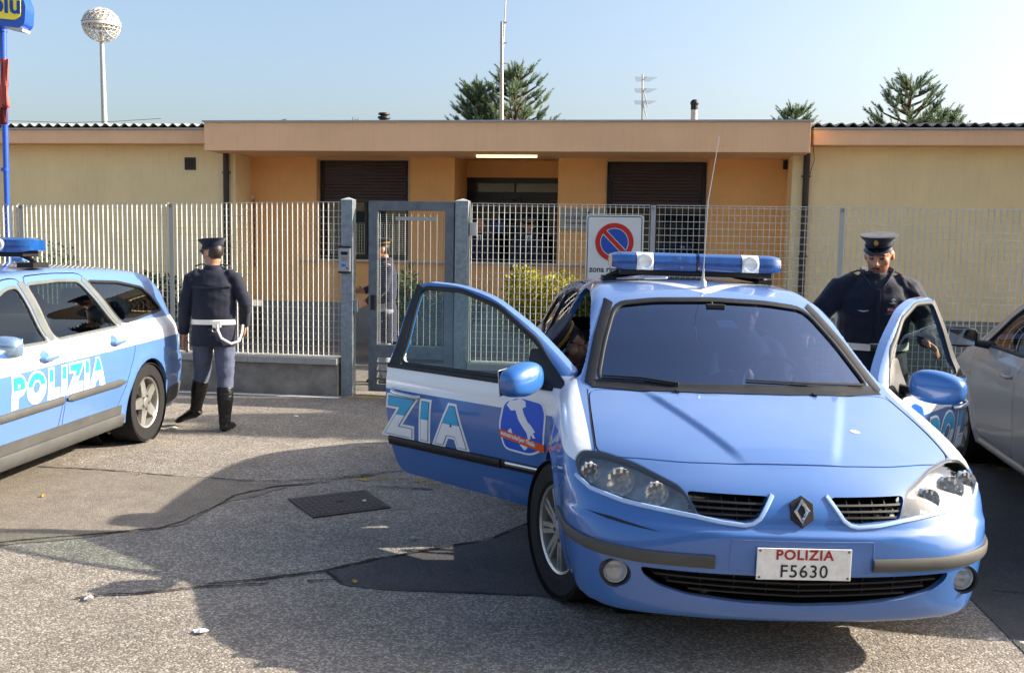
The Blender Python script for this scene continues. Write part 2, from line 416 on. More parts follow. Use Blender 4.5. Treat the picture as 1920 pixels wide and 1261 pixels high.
# front car: x forward from the front axle, y to the car's left, z up
SH1 = Shape(
    T=[(-3.75, .9), (-3.6, .98), (-3.3, 1.24), (-2.9, 1.365), (-2.3, 1.435), (-1.6, 1.46), (-1.15, 1.445), (-.85, 1.395), (-.5, 1.245), (-.1, 1.045), (.02, .99), (.12, .965), (.4, .905), (.6, .855), (.72, .815), (.82, .765), (.9, .71), (.97, .62), (1.1, .4)],
    kx=[(-3.7, -.2), (-2.5, -.05), (-1.3, .06), (-.9, .2), (-.3, .36), (.1, .42), (.5, .42), (1, .38)],
    crown=[(-3.7, .12), (-1.0, .10), (-.6, .05), (0, .02), (.7, .02), (1, 0)],
    prof=[(.1, .78), (.22, .82), (.4, .865), (.55, .884), (.68, .886), (.8, .875), (.9, .852), (.97, .82), (1.03, .785), (1.2, .712), (1.38, .618), (1.5, .53)],
    plan=[(-3.7, .93), (-2.8, .98), (-1.5, 1.0), (0, 1.0), (.5, .985), (1, .96)],
    front=[(.15, .86), (.24, .915), (.3, .935), (.5, .958), (.575, .957), (.60, .932), (.66, .915), (.72, .88), (.8, .80), (.9, .6)],
    rear=[(.2, 3.62), (.5, 3.7), (.7, 3.7), (.9, 3.66), (1.5, 3.5)],
    fc=(.14, .17), arches=((0, .32, .36, .014), (-2.75, .32, .36, .014)), lo=.225, hood=(.17, .42, .013, .05))
# left car, an estate
SH2 = Shape(
    T=[(-3.6, .9), (-3.52, 1.06), (-3.36, 1.3), (-3.2, 1.385), (-2.6, 1.43), (-1.8, 1.455), (-1.2, 1.44), (-.85, 1.38), (-.5, 1.22), (-.12, 1.02), (0, .97), (.3, .92), (.6, .84), (.75, .78), (.86, .66), (1, .4)],
    kx=[(-3.6, -.22), (-2.5, -.05), (-1.3, .06), (-.9, .2), (-.3, .36), (.1, .42), (1, .4)],
    crown=[(-3.7, .10), (-1.0, .10), (-.6, .05), (0, .02), (1, 0)],
    prof=[(.1, .80), (.22, .83), (.4, .862), (.55, .884), (.7, .888), (.82, .88), (.9, .862), (.96, .815), (1.02, .775), (1.2, .705), (1.36, .62), (1.5, .54)],
    plan=[(-3.6, .955), (-3.0, .99), (-2.4, 1.0), (-1.2, 1.0), (0, .99), (.5, .97), (1, .94)],
    front=[(.15, .78), (.3, .86), (.55, .88), (.7, .83), (.9, .5)],
    rear=[(.15, 3.45), (.3, 3.56), (.5, 3.6), (.62, 3.59), (.66, 3.55), (.9, 3.52), (1.5, 3.4)],
    fc=(.14, .2), rc=(.08, .12), arches=((0, .32, .365, .012), (-2.64, .32, .375, .016)), lo=.19)
# silver hatchback on the right
SH3 = Shape(
    T=[(-3.5, .9), (-3.4, 1.1), (-3.1, 1.38), (-2.4, 1.50), (-1.6, 1.525), (-1.1, 1.50), (-.7, 1.42), (-.3, 1.24), (.1, 1.04), (.2, 1.0), (.5, .93), (.7, .82), (.8, .66), (.95, .4)],
    kx=[(-3.6, -.2), (-2.5, -.05), (-1.3, .06), (-.9, .2), (-.3, .36), (.1, .42), (1, .4)],
    crown=[(-3.7, .10), (-1.0, .10), (-.6, .05), (0, .02), (1, 0)],
    prof=[(.1, .78), (.22, .81), (.36, .85), (.5, .868), (.68, .882), (.8, .878), (.9, .85), (.98, .80), (1.05, .765), (1.25, .68), (1.42, .59), (1.55, .52)],
    plan=[(-3.6, .92), (-2.8, .98), (-1.3, 1.0), (0, .99), (.5, .96), (1, .93)],
    front=[(.15, .72), (.3, .80), (.55, .82), (.7, .78), (.9, .4)],
    rear=[(.15, 3.40), (.5, 3.5), (.9, 3.48), (1.5, 3.3)],
    fc=(.16, .2), rc=(.1, .18), arches=((0, .31, .355, .02), (-2.55, .31, .355, .02)), lo=.2)
def carmat(X, Y, a, s=1., roll=0.):
    rz = math.atan2(-math.cos(a), -math.sin(a)); return Matrix.Translation((X, Y, 0)) @ Matrix.Rotation(rz, 4, 'Z') @ Matrix.Rotation(R(roll), 4, 'X') @ Matrix.Scale(s, 4)
CM1 = (1.105, 4.75, -.03, 1.03, -.8)
CM2 = (-4.14, 5.62, .085, 1.02, 0)
CM3 = (4.49, 7.85, math.pi + .177, 1.0, 0)
# ------------------------------------------------------------------ materials of the cars
def paintmat(name, base, stripes=None, flake=.0, dirt=.5, white='E4E8EC', dusty='8A8478', rough=.28, top=.06):
    """stripes: builder(nodes, links, x, absy, z) -> socket 0..1"""
    m = bpy.data.materials.new(name); m.use_nodes = True; n = m.node_tree.nodes; l = m.node_tree.links; b = n['Principled BSDF']
    at = n.new('ShaderNodeAttribute'); at.attribute_name = 'cc'; sp = n.new('ShaderNodeSeparateXYZ'); l.new(at.outputs['Vector'], sp.inputs[0])
    def mth(op, a, b_=None, c=None, clamp=False):
        k = n.new('ShaderNodeMath'); k.operation = op; k.use_clamp = clamp
        for i, q in enumerate((a, b_, c)):
            if q is None: continue
            if isinstance(q, (int, float)): k.inputs[i].default_value = q
            else: l.new(q, k.inputs[i])
        return k.outputs[0]
    x, z = sp.outputs[0], sp.outputs[2]; ay = mth('ABSOLUTE', sp.outputs[1])
    mix = n.new('ShaderNodeMix'); mix.data_type = 'RGBA'; mix.inputs[6].default_value = srgb(base); mix.inputs[7].default_value = srgb(white)
    if stripes: l.new(stripes(n, l, mth, x, ay, z, sp.outputs[1]), mix.inputs[0])
    else: mix.inputs[0].default_value = 0
    # road dust, thicker low down on the body, with specks
    t = n.new('ShaderNodeTexNoise'); t.inputs['Scale'].default_value = 3.5; t.inputs['Detail'].default_value = 9; l.new(at.outputs['Vector'], t.inputs['Vector'])
    v = n.new('ShaderNodeTexVoronoi'); v.inputs['Scale'].default_value = 38; l.new(at.outputs['Vector'], v.inputs['Vector'])
    spk = mth('LESS_THAN', v.outputs['Distance'], .10); vc = n.new('ShaderNodeSeparateColor'); l.new(v.outputs['Color'], vc.inputs[0]); spk = mth('MULTIPLY', spk, mth('GREATER_THAN', vc.outputs[0], .66))
    lowz = mth('SMOOTH_MIN', 1., mth('MAXIMUM', mth('MULTIPLY_ADD', z, -2.2, 1.25), .05), .1)
    d = mth('MULTIPLY', mth('MULTIPLY', lowz, mth('SUBTRACT', t.outputs[0], .25), clamp=True), dirt, clamp=True)
    d2 = mth('ADD', d, mth('MULTIPLY', spk, mth('MULTIPLY', lowz, .55)), clamp=True)
    mx2 = n.new('ShaderNodeMix'); mx2.data_type = 'RGBA'; l.new(d2, mx2.inputs[0]); l.new(mix.outputs[2], mx2.inputs[6]); mx2.inputs[7].default_value = srgb(dusty)
    # pale dust film on upward faces, doubling as painted-in brightness from the sky
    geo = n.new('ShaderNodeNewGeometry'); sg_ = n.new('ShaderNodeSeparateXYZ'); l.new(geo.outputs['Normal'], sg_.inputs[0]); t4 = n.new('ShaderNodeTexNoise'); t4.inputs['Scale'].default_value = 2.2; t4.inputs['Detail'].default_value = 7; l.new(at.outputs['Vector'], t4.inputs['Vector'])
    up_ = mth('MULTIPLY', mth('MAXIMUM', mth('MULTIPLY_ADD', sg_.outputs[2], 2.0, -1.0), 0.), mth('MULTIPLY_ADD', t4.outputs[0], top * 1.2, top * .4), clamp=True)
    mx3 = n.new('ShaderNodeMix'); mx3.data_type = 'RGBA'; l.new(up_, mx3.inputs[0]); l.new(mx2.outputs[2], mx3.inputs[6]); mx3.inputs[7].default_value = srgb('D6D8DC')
    l.new(mx3.outputs[2], b.inputs['Base Color'])
    b.inputs['Coat Weight'].default_value = 1; b.inputs['Metallic'].default_value = flake
    l.new(mth('MULTIPLY_ADD', d2, .5, rough), b.inputs['Roughness']); l.new(mth('MULTIPLY_ADD', d2, .5, .035), b.inputs['Coat Roughness'])
    MATS[name] = m; return m
def band(mth, v, lo, hi): return mth('MULTIPLY', mth('GREATER_THAN', v, lo), mth('LESS_THAN', v, hi))
def st_front(n, l, mth, x, ay, z, y):
    # side stripe that runs down over the front wing, and the V on the roof
    fw_ = mth('MAXIMUM', mth('ADD', x, .15), 0.)
    lo = mth('SUBTRACT', .80, mth('MULTIPLY', fw_, -.02)); lo = mth('SUBTRACT', lo, mth('MULTIPLY', mth('MAXIMUM', mth('SUBTRACT', x, .15), 0.), .16))
    hi = mth('SUBTRACT', .99, mth('MULTIPLY', fw_, .26))
    side = mth('MULTIPLY', band(mth, z, lo, hi), mth('GREATER_THAN', ay, mth('MULTIPLY_ADD', mth('GREATER_THAN', x, -.30), .16, .60))); side = mth('MULTIPLY', side, mth('LESS_THAN', x, .56))
    vv = mth('SUBTRACT', ay, mth('MULTIPLY', mth('SUBTRACT', -.90, x), .95)); vv = mth('LESS_THAN', mth('ABSOLUTE', vv), .055)
    vv = mth('MULTIPLY', vv, mth('MULTIPLY', mth('LESS_THAN', x, -.86), mth('GREATER_THAN', z, 1.36)))
    return mth('MAXIMUM', side, vv)
def st_left(n, l, mth, x, ay, z, y):
    lo = mth('ADD', .80, mth('MULTIPLY', mth('ADD', x, 1.2), -.012)); return mth('MULTIPLY', band(mth, z, lo, .985), mth('GREATER_THAN', ay, .60))
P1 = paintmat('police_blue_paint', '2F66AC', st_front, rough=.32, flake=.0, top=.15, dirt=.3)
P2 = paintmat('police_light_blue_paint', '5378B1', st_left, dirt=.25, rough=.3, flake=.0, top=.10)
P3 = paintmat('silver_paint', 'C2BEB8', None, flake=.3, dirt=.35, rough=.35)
TRIM = mat('interior_trim', '2A2C30', .75, vary=.2); BLK = mat('black_plastic', '17181A', .55, vary=.2, bump=.1, bscale=300); GREYPL = mat('grey_plastic', '4A4A48', .6, vary=.2, bump=.15, bscale=400)
RUB = mat('tyre_rubber', '1A1A1A', .85, vary=.25, bump=.3, bscale=120); ALLOY = mat('alloy_rim', 'B4B3AE', .35, metal=.75, vary=.15); CHROME = mat('chrome', 'D8D8D8', .08, metal=1)
GLS = glassmat('tinted_glass', 'C4D6CF', 1.2, base=.05); GLW = glassmat('windscreen_glass', '566C92', 1.4, base=.19, gcol='C4D4F4'); GLR = glassmat('rear_tinted_glass', '5C6A66', 1.2)
LENSM = glassmat('headlight_lens', 'D8DCDC', 1.5); SEAT = mat('seat_fabric', '1E222C', .9, vary=.3)
BLULENS = mat('blue_beacon_plastic', '2764B4', .10, spec=.7, coat=.8, trans=.45, vary=.25, vscale=14)
def wheel(parent, pos, rad, side, steer=0., rim='spokes9', wide=.205):
    wh = empty('wheel', pos, R(steer), parent); s = side; ow = wide / 2
    pr = [(rad * .62, -ow * .8), (rad * .70, -ow), (rad * .93, -ow * 1.02), (rad * .985, -ow * .86), (rad, -ow * .55), (rad, ow * .55), (rad * .985, ow * .86), (rad * .93, ow * 1.02), (rad * .70, ow), (rad * .655, ow * .86), (rad * .62, ow * .7)]
    mb = MB(); mb.lathe([(r_, h * s) for r_, h in pr], 64, axis='Y')
    for q in range(4):       # tread grooves as raised ribs
        h = (-.42 + .28 * q) * wide * .95
        mb.lathe([(rad * .99, (h - .012) * s), (rad * 1.006, (h - .01) * s), (rad * 1.006, (h + .01 + .02) * s), (rad * .99, (h + .032) * s)], 64, axis='Y')
    mb.build('tyre', RUB, wh, True, 35)
    mb = MB(); rr = rad * .655; oh = ow * .8
    mb.lathe([(rr * 1.0, oh * s), (rr * .985, (oh + .012) * s), (rr * .93, (oh + .006) * s), (rr * .90, (oh - .02) * s), (rr * .88, -ow * .8 * s)], 48, axis='Y')
    n = 5 if rim == 'star5' else 9
    for k in range(n):
        g = 2 * math.pi * k / n + .3; m4 = Matrix.Rotation(g, 4, 'Y')
        if rim == 'star5': poly = [(.035, .0), (.05, rr * .2), (.042, rr * .5), (.032, rr * .97), (-.032, rr * .97), (-.042, rr * .5), (-.05, rr * .2), (-.035, 0)]
        else: poly = [(.018, .0), (.022, rr * .3), (.030, rr * .97), (.006, rr * .97), (.002, rr * .45), (-.002, rr * .45), (-.006, rr * .97), (-.030, rr * .97), (-.022, rr * .3), (-.018, 0)]
        a0, a1 = sorted(((oh - .028) * s, (oh - .001) * s)); mb.prism(poly, a0, a1, 'Y', m4=m4)
    mb.lathe([(rr * .2, (oh - .03) * s), (rr * .2, (oh + .002) * s), (rr * .14, (oh + .006) * s), (.0, (oh + .006) * s)], 24, axis='Y')
    o = mb.build('rim', ALLOY, wh, True, 30); bm = bmesh.new(); bm.from_mesh(o.data); bmesh.ops.recalc_face_normals(bm, faces=bm.faces); bm.to_mesh(o.data); bm.free()
    mb = MB(); mb.lathe([(rr * .80, (oh - .10) * s), (rr * .80, (oh - .075) * s), (0, (oh - .075) * s)], 32, axis='Y')
    for k in range(5): g = 2 * math.pi * k / 5 + .9; mb.lathe([(.009, (oh - .01) * s), (.009, (oh + .004) * s), (0, (oh + .006) * s)], 8, c=(math.cos(g) * rr * .26, 0, math.sin(g) * rr * .26), axis='Y')
    mb.build('brake_disc', mat('brake_metal', '55504A', .5, metal=.7), wh, True, 30)
    return wh
def seat(parent, x, y, m=None, w=.5):
    mb = MB(); mb.box((x, y, .50), (.50, w, .18)); mb.box((x - .30, y, .80), (.16, w, .62), mat4=Matrix.Translation((x - .3, y, .8)) @ Matrix.Rotation(-.2, 4, 'Y') @ Matrix.Translation((-x + .3, -y, -.8)))
    o = mb.build('seat', m or SEAT, parent, bevel=.05, bseg=3)
    h = MB().box((x - .385, y, 1.20), (.09, .26, .17)).build('headrest', m or SEAT, o, bevel=.035, bseg=3); return o
def lightbar(parent, x, z, half, m4=None, lamps=(-.62, .62), clear=None):
    """roof beacon bar: two blue halves, clear lamps, feet"""
    bar = MB().box((x, 0, z - .045), (.20, half * 2 - .1, .035)).build('light_bar', BLK, parent, bevel=.008)
    def seg(a, b, m, nm):
        prof = [(x - .13, z - .03), (x - .14, z + .01), (x - .125, z + .055), (x - .09, z + .072), (x + .09, z + .072), (x + .125, z + .055), (x + .14, z + .01), (x + .13, z - .03)]
        mb = MB(); ys = np.linspace(a, b, 5); vs = []
        for q in ys:
            e = min(1, .72 + (half - abs(q)) / .05 * .28) if abs(q) > half - .05 else 1
            vs += [(x + (px - x) * e, q, z + .02 + (pz - z - .02) * e) for px, pz in prof]
        n = len(prof); fs = [tuple(range(n))[::-1], tuple(range(4 * n, 5 * n))] + [(i * n + k, i * n + (k + 1) % n, (i + 1) * n + (k + 1) % n, (i + 1) * n + k) for i in range(4) for k in range(n)]
        mb.add(vs, fs); o = mb.build(nm, m, bar, True, 35)
        bm = bmesh.new(); bm.from_mesh(o.data); bmesh.ops.recalc_face_normals(bm, faces=bm.faces); bm.to_mesh(o.data); bm.free()
    CL = mat('clear_beacon_plastic', 'DDE2E4', .15, coat=.5)
    la, lb = lamps
    seg(-half, la * half - .055, BLULENS, 'beacon_lens'); seg(la * half - .05, la * half + .05, BLULENS if clear is None else CL, 'lamp_housing')
    seg(la * half + .055, -.012, BLULENS, 'beacon_lens'); seg(.012, lb * half - .055, BLULENS, 'beacon_lens'); seg(lb * half - .05, lb * half + .05, BLULENS if clear is None else CL, 'lamp_housing'); seg(lb * half + .055, half, BLULENS, 'beacon_lens')
    for s_ in (la, lb):
        MB().lathe([(.046, x + .13), (.046, x + .146), (.038, x + .15), (.036, x + .142), (.015, x + .138), (0, x + .137)], 24, c=(0, s_ * half, z + .02), axis='X').build('lamp', mat('lamp_reflector', 'E8ECEE', .15, metal=.3), bar, True, 35)
    ribs = MB()
    for q in np.arange(-half + .05, half - .02, .022): ribs.box((x + .137, q, z + .02), (.004, .006, .06))
    return bar
def lettering(name, shape, txt, x0, z0, size, sgn, parent, org, mw, mb_, mt, mb2, view='side', shear=.12, bold=.03, space=1.05, zrot=0., reach=None):
    """block letters with white outline, thin dark line, cyan upper and white lower half, laid on the skin"""
    for k, (nm, bo, off, th) in enumerate((('letter_outline', bold + .062, .003, .002), ('letter_line', bold + .013, .0046, .0015), ('letter_fill', bold, .0060, .0012))):
        vs, fs = textpolys(txt, 1., bo / size * 0 + bo, shear, space=space)
        P = [(x0 - sgn * vx * size, z0 + vy * size + zrot * vx * size) for vx, vy, _ in vs]
        ms = [mw, mb_, None][k]
        o = patch(nm, shape, None, view, sgn, [mt, mb2] if k == 2 else ms, parent, off=off, thick=th, org=org, tri=(P, fs))
        if k == 2:
            zc = z0 + .38 * size
            o.data.materials.clear(); o.data.materials.append(splitmat(zc, zrot, x0, sgn))
        if org != (0, 0, 0): o.location = (0, 0, 0)
        if reach: reach(o)
def splitmat(zc, zrot, x0, sgn):
    nm = 'letter_cyan_white_%.3f' % zc
    if nm in MATS: return MATS[nm]
    m = bpy.data.materials.new(nm); m.use_nodes = True; n = m.node_tree.nodes; l = m.node_tree.links; b = n['Principled BSDF']; b.inputs['Roughness'].default_value = .35
    at = n.new('ShaderNodeAttribute'); at.attribute_name = 'cc'; sp = n.new('ShaderNodeSeparateXYZ'); l.new(at.outputs['Vector'], sp.inputs[0])
    a = n.new('ShaderNodeMath'); a.operation = 'MULTIPLY_ADD'; l.new(sp.outputs[0], a.inputs[0]); a.inputs[1].default_value = sgn * zrot; a.inputs[2].default_value = -x0 * sgn * zrot - zc
    c = n.new('ShaderNodeMath'); c.operation = 'ADD'; l.new(sp.outputs[2], c.inputs[0]); l.new(a.outputs[0], c.inputs[1])
    g = n.new('ShaderNodeMath'); g.operation = 'GREATER_THAN'; l.new(c.outputs[0], g.inputs[0]); g.inputs[1].default_value = 0
    x = n.new('ShaderNodeMix'); x.data_type = 'RGBA'; l.new(g.outputs[0], x.inputs[0]); x.inputs[6].default_value = srgb('E6EAEE'); x.inputs[7].default_value = srgb('2FA7D8'); l.new(x.outputs[2], b.inputs['Base Color'])
    MATS[nm] = m; return m
LW = mat('letter_white', 'E6EAEE', .35); LK = mat('letter_line', '31506E', .5)
def hand(poly): return poly
def mirror_y(poly): return [(-y, z) for y, z in poly[::-1]]
def both(cut, poly, y0=.42, y1=1.3):
    cut.prism(poly, y0, y1, 'Y'); cut.prism(poly, -y1, -y0, 'Y')
def car_common(sp, shape, cm, paint, label, cat, res=.032, group=None):
    root = empty(sp['name'], (cm[0], cm[1], 0)); root.matrix_world = carmat(*cm); tag(root, label, cat, group)
    nx = int(4.75 / res); V, F_ = shape.shell(-4.0, 1.3, nx, int(1.9 / res), int(1.35 / res))
    cut = MB()
    for wl in sp['windows']:
        for s_ in (-1, 1): surfcut(cut, shape, wl, 'side', s_, -.09, .08)
    for ax, az in sp['axles']: cut.lathe([(0, -1.4), (sp['arch'], -1.4), (sp['arch'], -.52), (0, -.52)], 48, c=(ax, 0, az), axis='Y'); cut.lathe([(0, .52), (sp['arch'], .52), (sp['arch'], 1.4), (0, 1.4)], 48, c=(ax, 0, az), axis='Y')
    for poly, vw, a, b in sp['cuts']: surfcut(cut, shape, poly, vw, 1, a, b)
    bm = bmesh.new(); me = bpy.data.meshes.new('c'); me.from_pydata(cut.v, [], cut.f); bm.from_mesh(me); bmesh.ops.remove_doubles(bm, verts=bm.verts, dist=1e-6); bmesh.ops.recalc_face_normals(bm, faces=bm.faces)
    bm.to_mesh(me); bm.free(); cut.v = [v.co[:] for v in me.vertices]; cut.f = [tuple(p.vertices) for p in me.polygons]
    body = boolean((V, F_), cut, 'DIFFERENCE')
    c1 = MB(); c2 = MB(); G = .0035
    for d in sp['doors']:
        for s_ in (-1, 1):
            surfcut(c1, shape, inset(d['poly'], -G), 'side', s_, -.11, .2, .045); surfcut(c2, shape, inset(d['poly'], G), 'side', s_, -.046, .2, .045)
    for poly, a, b in sp['panels']: c1.prism(inset(poly, -G), a, b, 'Z'); c2.prism(inset(poly, G), a, b, 'Z')
    for c in (c1, c2):
        bm = bmesh.new(); me = bpy.data.meshes.new('c'); me.from_pydata(c.v, [], c.f); bm.from_mesh(me); bmesh.ops.recalc_face_normals(bm, faces=bm.faces)
        bm.to_mesh(me); bm.free(); c.v = [v.co[:] for v in me.vertices]; c.f = [tuple(p.vertices) for p in me.polygons]
    shellb = boolean(body, c1, 'DIFFERENCE'); parts_ = comps(*boolean(body, c2, 'INTERSECT'))
    parts_ = [p for p in parts_ if len(p[0]) > 60]
    carpart('body', shape, *shellb, [paint, TRIM, paint], root)
    return root, parts_
def prism_seal(cut): return cut
def front_car():
    sh = SH1
    dwin = roundpoly([(-1.43, .945), (-1.41, 1.352), (-1.11, 1.352), (-.81, 1.285), (-.51, 1.135), (-.29, .955)], .05)
    rwin = roundpoly([(-1.60, .95), (-1.57, 1.35), (-1.95, 1.35), (-2.28, 1.30), (-2.34, .97)])
    qwin = roundpoly([(-2.44, .98), (-2.38, 1.285), (-2.75, 1.25), (-3.10, 1.04)])
    ddoor = roundpoly([(-1.50, .45), (-1.47, .30), (-.40, .27), (-.345, .60), (-.25, .94), (-.25, 1.00), (-.575, 1.195), (-.86, 1.326), (-1.13, 1.376), (-1.46, 1.384), (-1.52, .95)], .1, 3)
    rdoor = roundpoly([(-1.53, .45), (-1.50, .30), (-2.22, .28), (-2.30, .55), (-2.44, .78), (-2.46, 1.0), (-2.38, 1.34), (-1.95, 1.40), (-1.49, 1.40), (-1.55, .95)], .1, 3)
    wsP = [(-.67, .985), (-.4, .998), (0, 1.004), (.4, .998), (.67, .985), (.60, 1.17), (.515, 1.335), (.3, 1.362), (0, 1.372), (-.3, 1.362), (-.515, 1.335), (-.60, 1.17)]; wsP = roundpoly(wsP, .06, 4)
    rear = [(-.62, 1.03), (.62, 1.03), (.55, 1.26), (.35, 1.30), (-.35, 1.30), (-.55, 1.26)]
    hl = roundpoly([(.385, .630), (.440, .724), (.60, .778), (.72, .796), (.80, .790), (.832, .755), (.81, .70), (.74, .672), (.56, .648)], .03, 3)
    gr = roundpoly([(.428, .713), (.388, .634), (.215, .618), (.17, .632), (.115, .712)], .02, 2)
    it = roundpoly([(-.60, .428), (-.585, .395), (-.53, .358), (-.42, .330), (-.22, .311), (0, .304), (.22, .311), (.42, .330), (.53, .358), (.585, .395), (.60, .428), (.3, .425), (0, .424), (-.3, .425)], .03, 3)
    hood = [(-.115, .715), (.10, .728), (.34, .738), (.50, .742), (.565, .70), (.69, .42), (.735, .2), (.745, 0), (.735, -.2), (.69, -.42), (.565, -.70), (.50, -.742), (.34, -.738), (.10, -.728), (-.115, -.715), (-.005, -.45), (.055, -.2), (.065, 0), (.055, .2), (-.005, .45)]; hood = roundpoly(hood, .08, 3)
    fog = [(.685 + .055 * math.cos(g), .385 + .055 * math.sin(g)) for g in np.linspace(0, 2 * math.pi, 18, endpoint=False)]
    cuts = [(wsP, 'front', -.10, .12), (rear, 'rear', -.1, .1), (it, 'front', -.1, .1)]
    for p in (hl, gr, fog): cuts += [(p, 'front', -.10, .10), (mirror_y(p), 'front', -.10, .10)]
    sp = dict(name='police_car', windows=[dwin, rwin, qwin], axles=[(0, .32), (-2.75, .32)], arch=.355, cuts=cuts,
              doors=[dict(poly=ddoor), dict(poly=rdoor)], panels=[(hood, .55, 1.3)])
    root, pcs = car_common(sp, sh, CM1, P1, 'blue police car facing the viewer with both front doors open and plate F5630', 'car', res=.03, group='police cars')
    doors = {}
    for V, Fc in pcs:
        c = V.mean(0); s_ = 1 if c[1] > 0 else -1
        if c[0] > -.3 and abs(c[1]) < .3: carpart('bonnet', sh, V, Fc, [P1, TRIM, P1], root)
        elif c[0] > -1.35: 
            org = (-.33, .85 * s_, .6); d = carpart('front_door', sh, V, Fc, [P1, TRIM, P1], root, org=org); doors[s_] = d
            tilt = R(7 if s_ < 0 else -4)
            d.matrix_local = Matrix.Translation(org) @ Matrix.Rotation(R(48.5 if s_ < 0 else -41), 4, 'Z') @ Matrix.Rotation(tilt, 4, 'X')
            d['label'] = 'open front door showing the letters ZIA and a motorway badge' if s_ < 0 else 'open front door showing the letters POL beside the standing officer'
            z = lambda o: setattr(o, 'location', (0, 0, 0)) or o
            z(patch('window_glass', sh, dwin, 'side', s_, GLS, d, off=-.012, thick=0, org=org))
            z(strip('window_seal', sh, dwin, 'side', s_, .022, BLK, d, off=-.004, thick=.007, closed=True, org=org))
            z(patch('pillar_trim', sh, [(-1.508, .935), (-1.452, 1.368), (-1.40, 1.35), (-1.42, .94)], 'side', s_, BLK, d, off=.002, org=org))
            z(patch('mirror_sail', sh, roundpoly([(-.27, .935), (-.27, .965), (-.47, 1.10), (-.53, 1.10), (-.51, .935)], .03), 'side', s_, BLK, d, off=.004, thick=.012, org=org))
            z(strip('rub_strip', sh, [(-1.50, .500), (-.66, .500)], 'side', s_, .052, BLK, d, off=.004, thick=.012, org=org))
            z(strip('chrome_insert', sh, [(-.62, .510), (-.40, .510)], 'side', s_, .022, CHROME, d, off=.012, thick=.006, org=org)); z(strip('rub_strip', sh, [(-.655, .500), (-.39, .500)], 'side', s_, .05, BLK, d, off=.0, thick=.010, org=org))
            z(strip('window_ledge', sh, [(-1.51, .928), (-.33, .93)], 'side', s_, .024, BLK, d, off=.003, thick=.008, org=org))
            # handle
            y0 = sh.on([(-1.40, .80), (-1.20, .795)], 'side', s_)[:, 1]
            hb = MB(); hb.tube([Vector((x, sh.on([(x, .80)], 'side', s_)[0][1] + s_ * h, .80 - .004 * k)) - Vector(org) for k, (x, h) in enumerate([(-1.45, .008), (-1.43, .030), (-1.38, .038), (-1.30, .038), (-1.25, .030), (-1.235, .006)])], [(.012, .011)] * 6, 10)
            hb.build('door_handle', mat('silver_plastic', 'C9CDD2', .25, metal=.6), d, True)
            z(patch('handle_recess', sh, [(-1.34 + .06 * math.cos(g), .80 + .042 * math.sin(g)) for g in np.linspace(0, 6.28, 20, endpoint=False)], 'side', s_, P1, d, off=.001, thick=.002, org=org))
            # mirror
            mb = MB(); mc = Vector((-.40, s_ * 1.01, 1.005)) - Vector(org)
            pr = [(0.0, -.135), (.060, -.128), (.086, -.08), (.092, 0), (.088, .07), (.066, .125), (.0, .142)]
            vs = []; fs = []; n = 16
            for r_, h in pr:
                for k in range(n):
                    g = 2 * math.pi * k / n; cx = math.cos(g); cz = math.sin(g); e = .72
                    sx = abs(cx)**e * (1 if cx > 0 else -1); sz = abs(cz)**e * (1 if cz > 0 else -1)
                    vs.append(mc + Vector((max(-.02, sx * r_ * .95) + .012 * h * -1, s_ * h * 1.0, sz * r_ * (.86 if h * 1 > 0 else .95))))
            for i in range(len(pr) - 1):
                for k in range(n): fs.append((i * n + k, i * n + (k + 1) % n, (i + 1) * n + (k + 1) % n, (i + 1) * n + k))
            mb.add(vs, fs); mo = mb.build('mirror', mat('mirror_blue_paint', '2F66AC', .3, coat=1), d, True, 60)
            bm = bmesh.new(); bm.from_mesh(mo.data); bmesh.ops.remove_doubles(bm, verts=bm.verts, dist=1e-5); bmesh.ops.recalc_face_normals(bm, faces=bm.faces); bm.to_mesh(mo.data); bm.free()
            md = mo.modifiers.new('s', 'SUBSURF'); md.levels = md.render_levels = 2
            MB().tube([mc + Vector((-.01, -s_ * .09, -.045)), Vector((-.44, s_ * (sh.on([(-.44, .96)], 'side', 1)[0][1] - .01), .955)) - Vector(org)], [(.03, .02), (.036, .024)], 10).build('mirror_arm', BLK, mo, True)
            gl_ = MB().box(mc + Vector((-.034, s_ * .012, 0)), (.006, .21, .13)).build('mirror_glass', mat('mirror_glass', 'AEB8C0', .03, metal=1), mo, bevel=.003)
            # inner door card: pull handle, speaker, armrest
            ic = MB(); yi = s_ * (.80 - .85) * 1.; ic.box((-.62, s_ * -.075, .10), (.50, .05, .05)); ic.lathe([(.075, 0), (.07, s_ * -.012), (0, s_ * -.014)], 20, c=(-.25, s_ * -.045, -.12), axis='Y'); ic.build('door_card', TRIM, d, bevel=.008)
            hg = MB().tube([(-.55, s_ * -.085, .17), (-.5, s_ * -.10, .19), (-.42, s_ * -.085, .18)], .008, 8).build('inner_handle', CHROME, d, True)
            # lettering and badge
            if s_ < 0:
                lettering('letter', sh, 'ZIA', -1.505, .552, .285, s_, d, org, LW, LK, None, None, zrot=.0, bold=.045, shear=.12, space=1.5)
                bad = roundpoly([(-0.630, .585), (-0.450, .575), (-0.365, .62), (-0.350, .80), (-0.375, .86), (-0.530, .875), (-0.630, .84), (-0.660, .70)], .04)
                z(patch('badge_border', sh, bad, 'side', s_, LW, d, off=.003, thick=.002, org=org)); z(patch('motorway_badge', sh, inset(bad, .011), 'side', s_, mat('badge_blue', '1C58D0', .3), d, off=.0045, thick=.002, org=org))
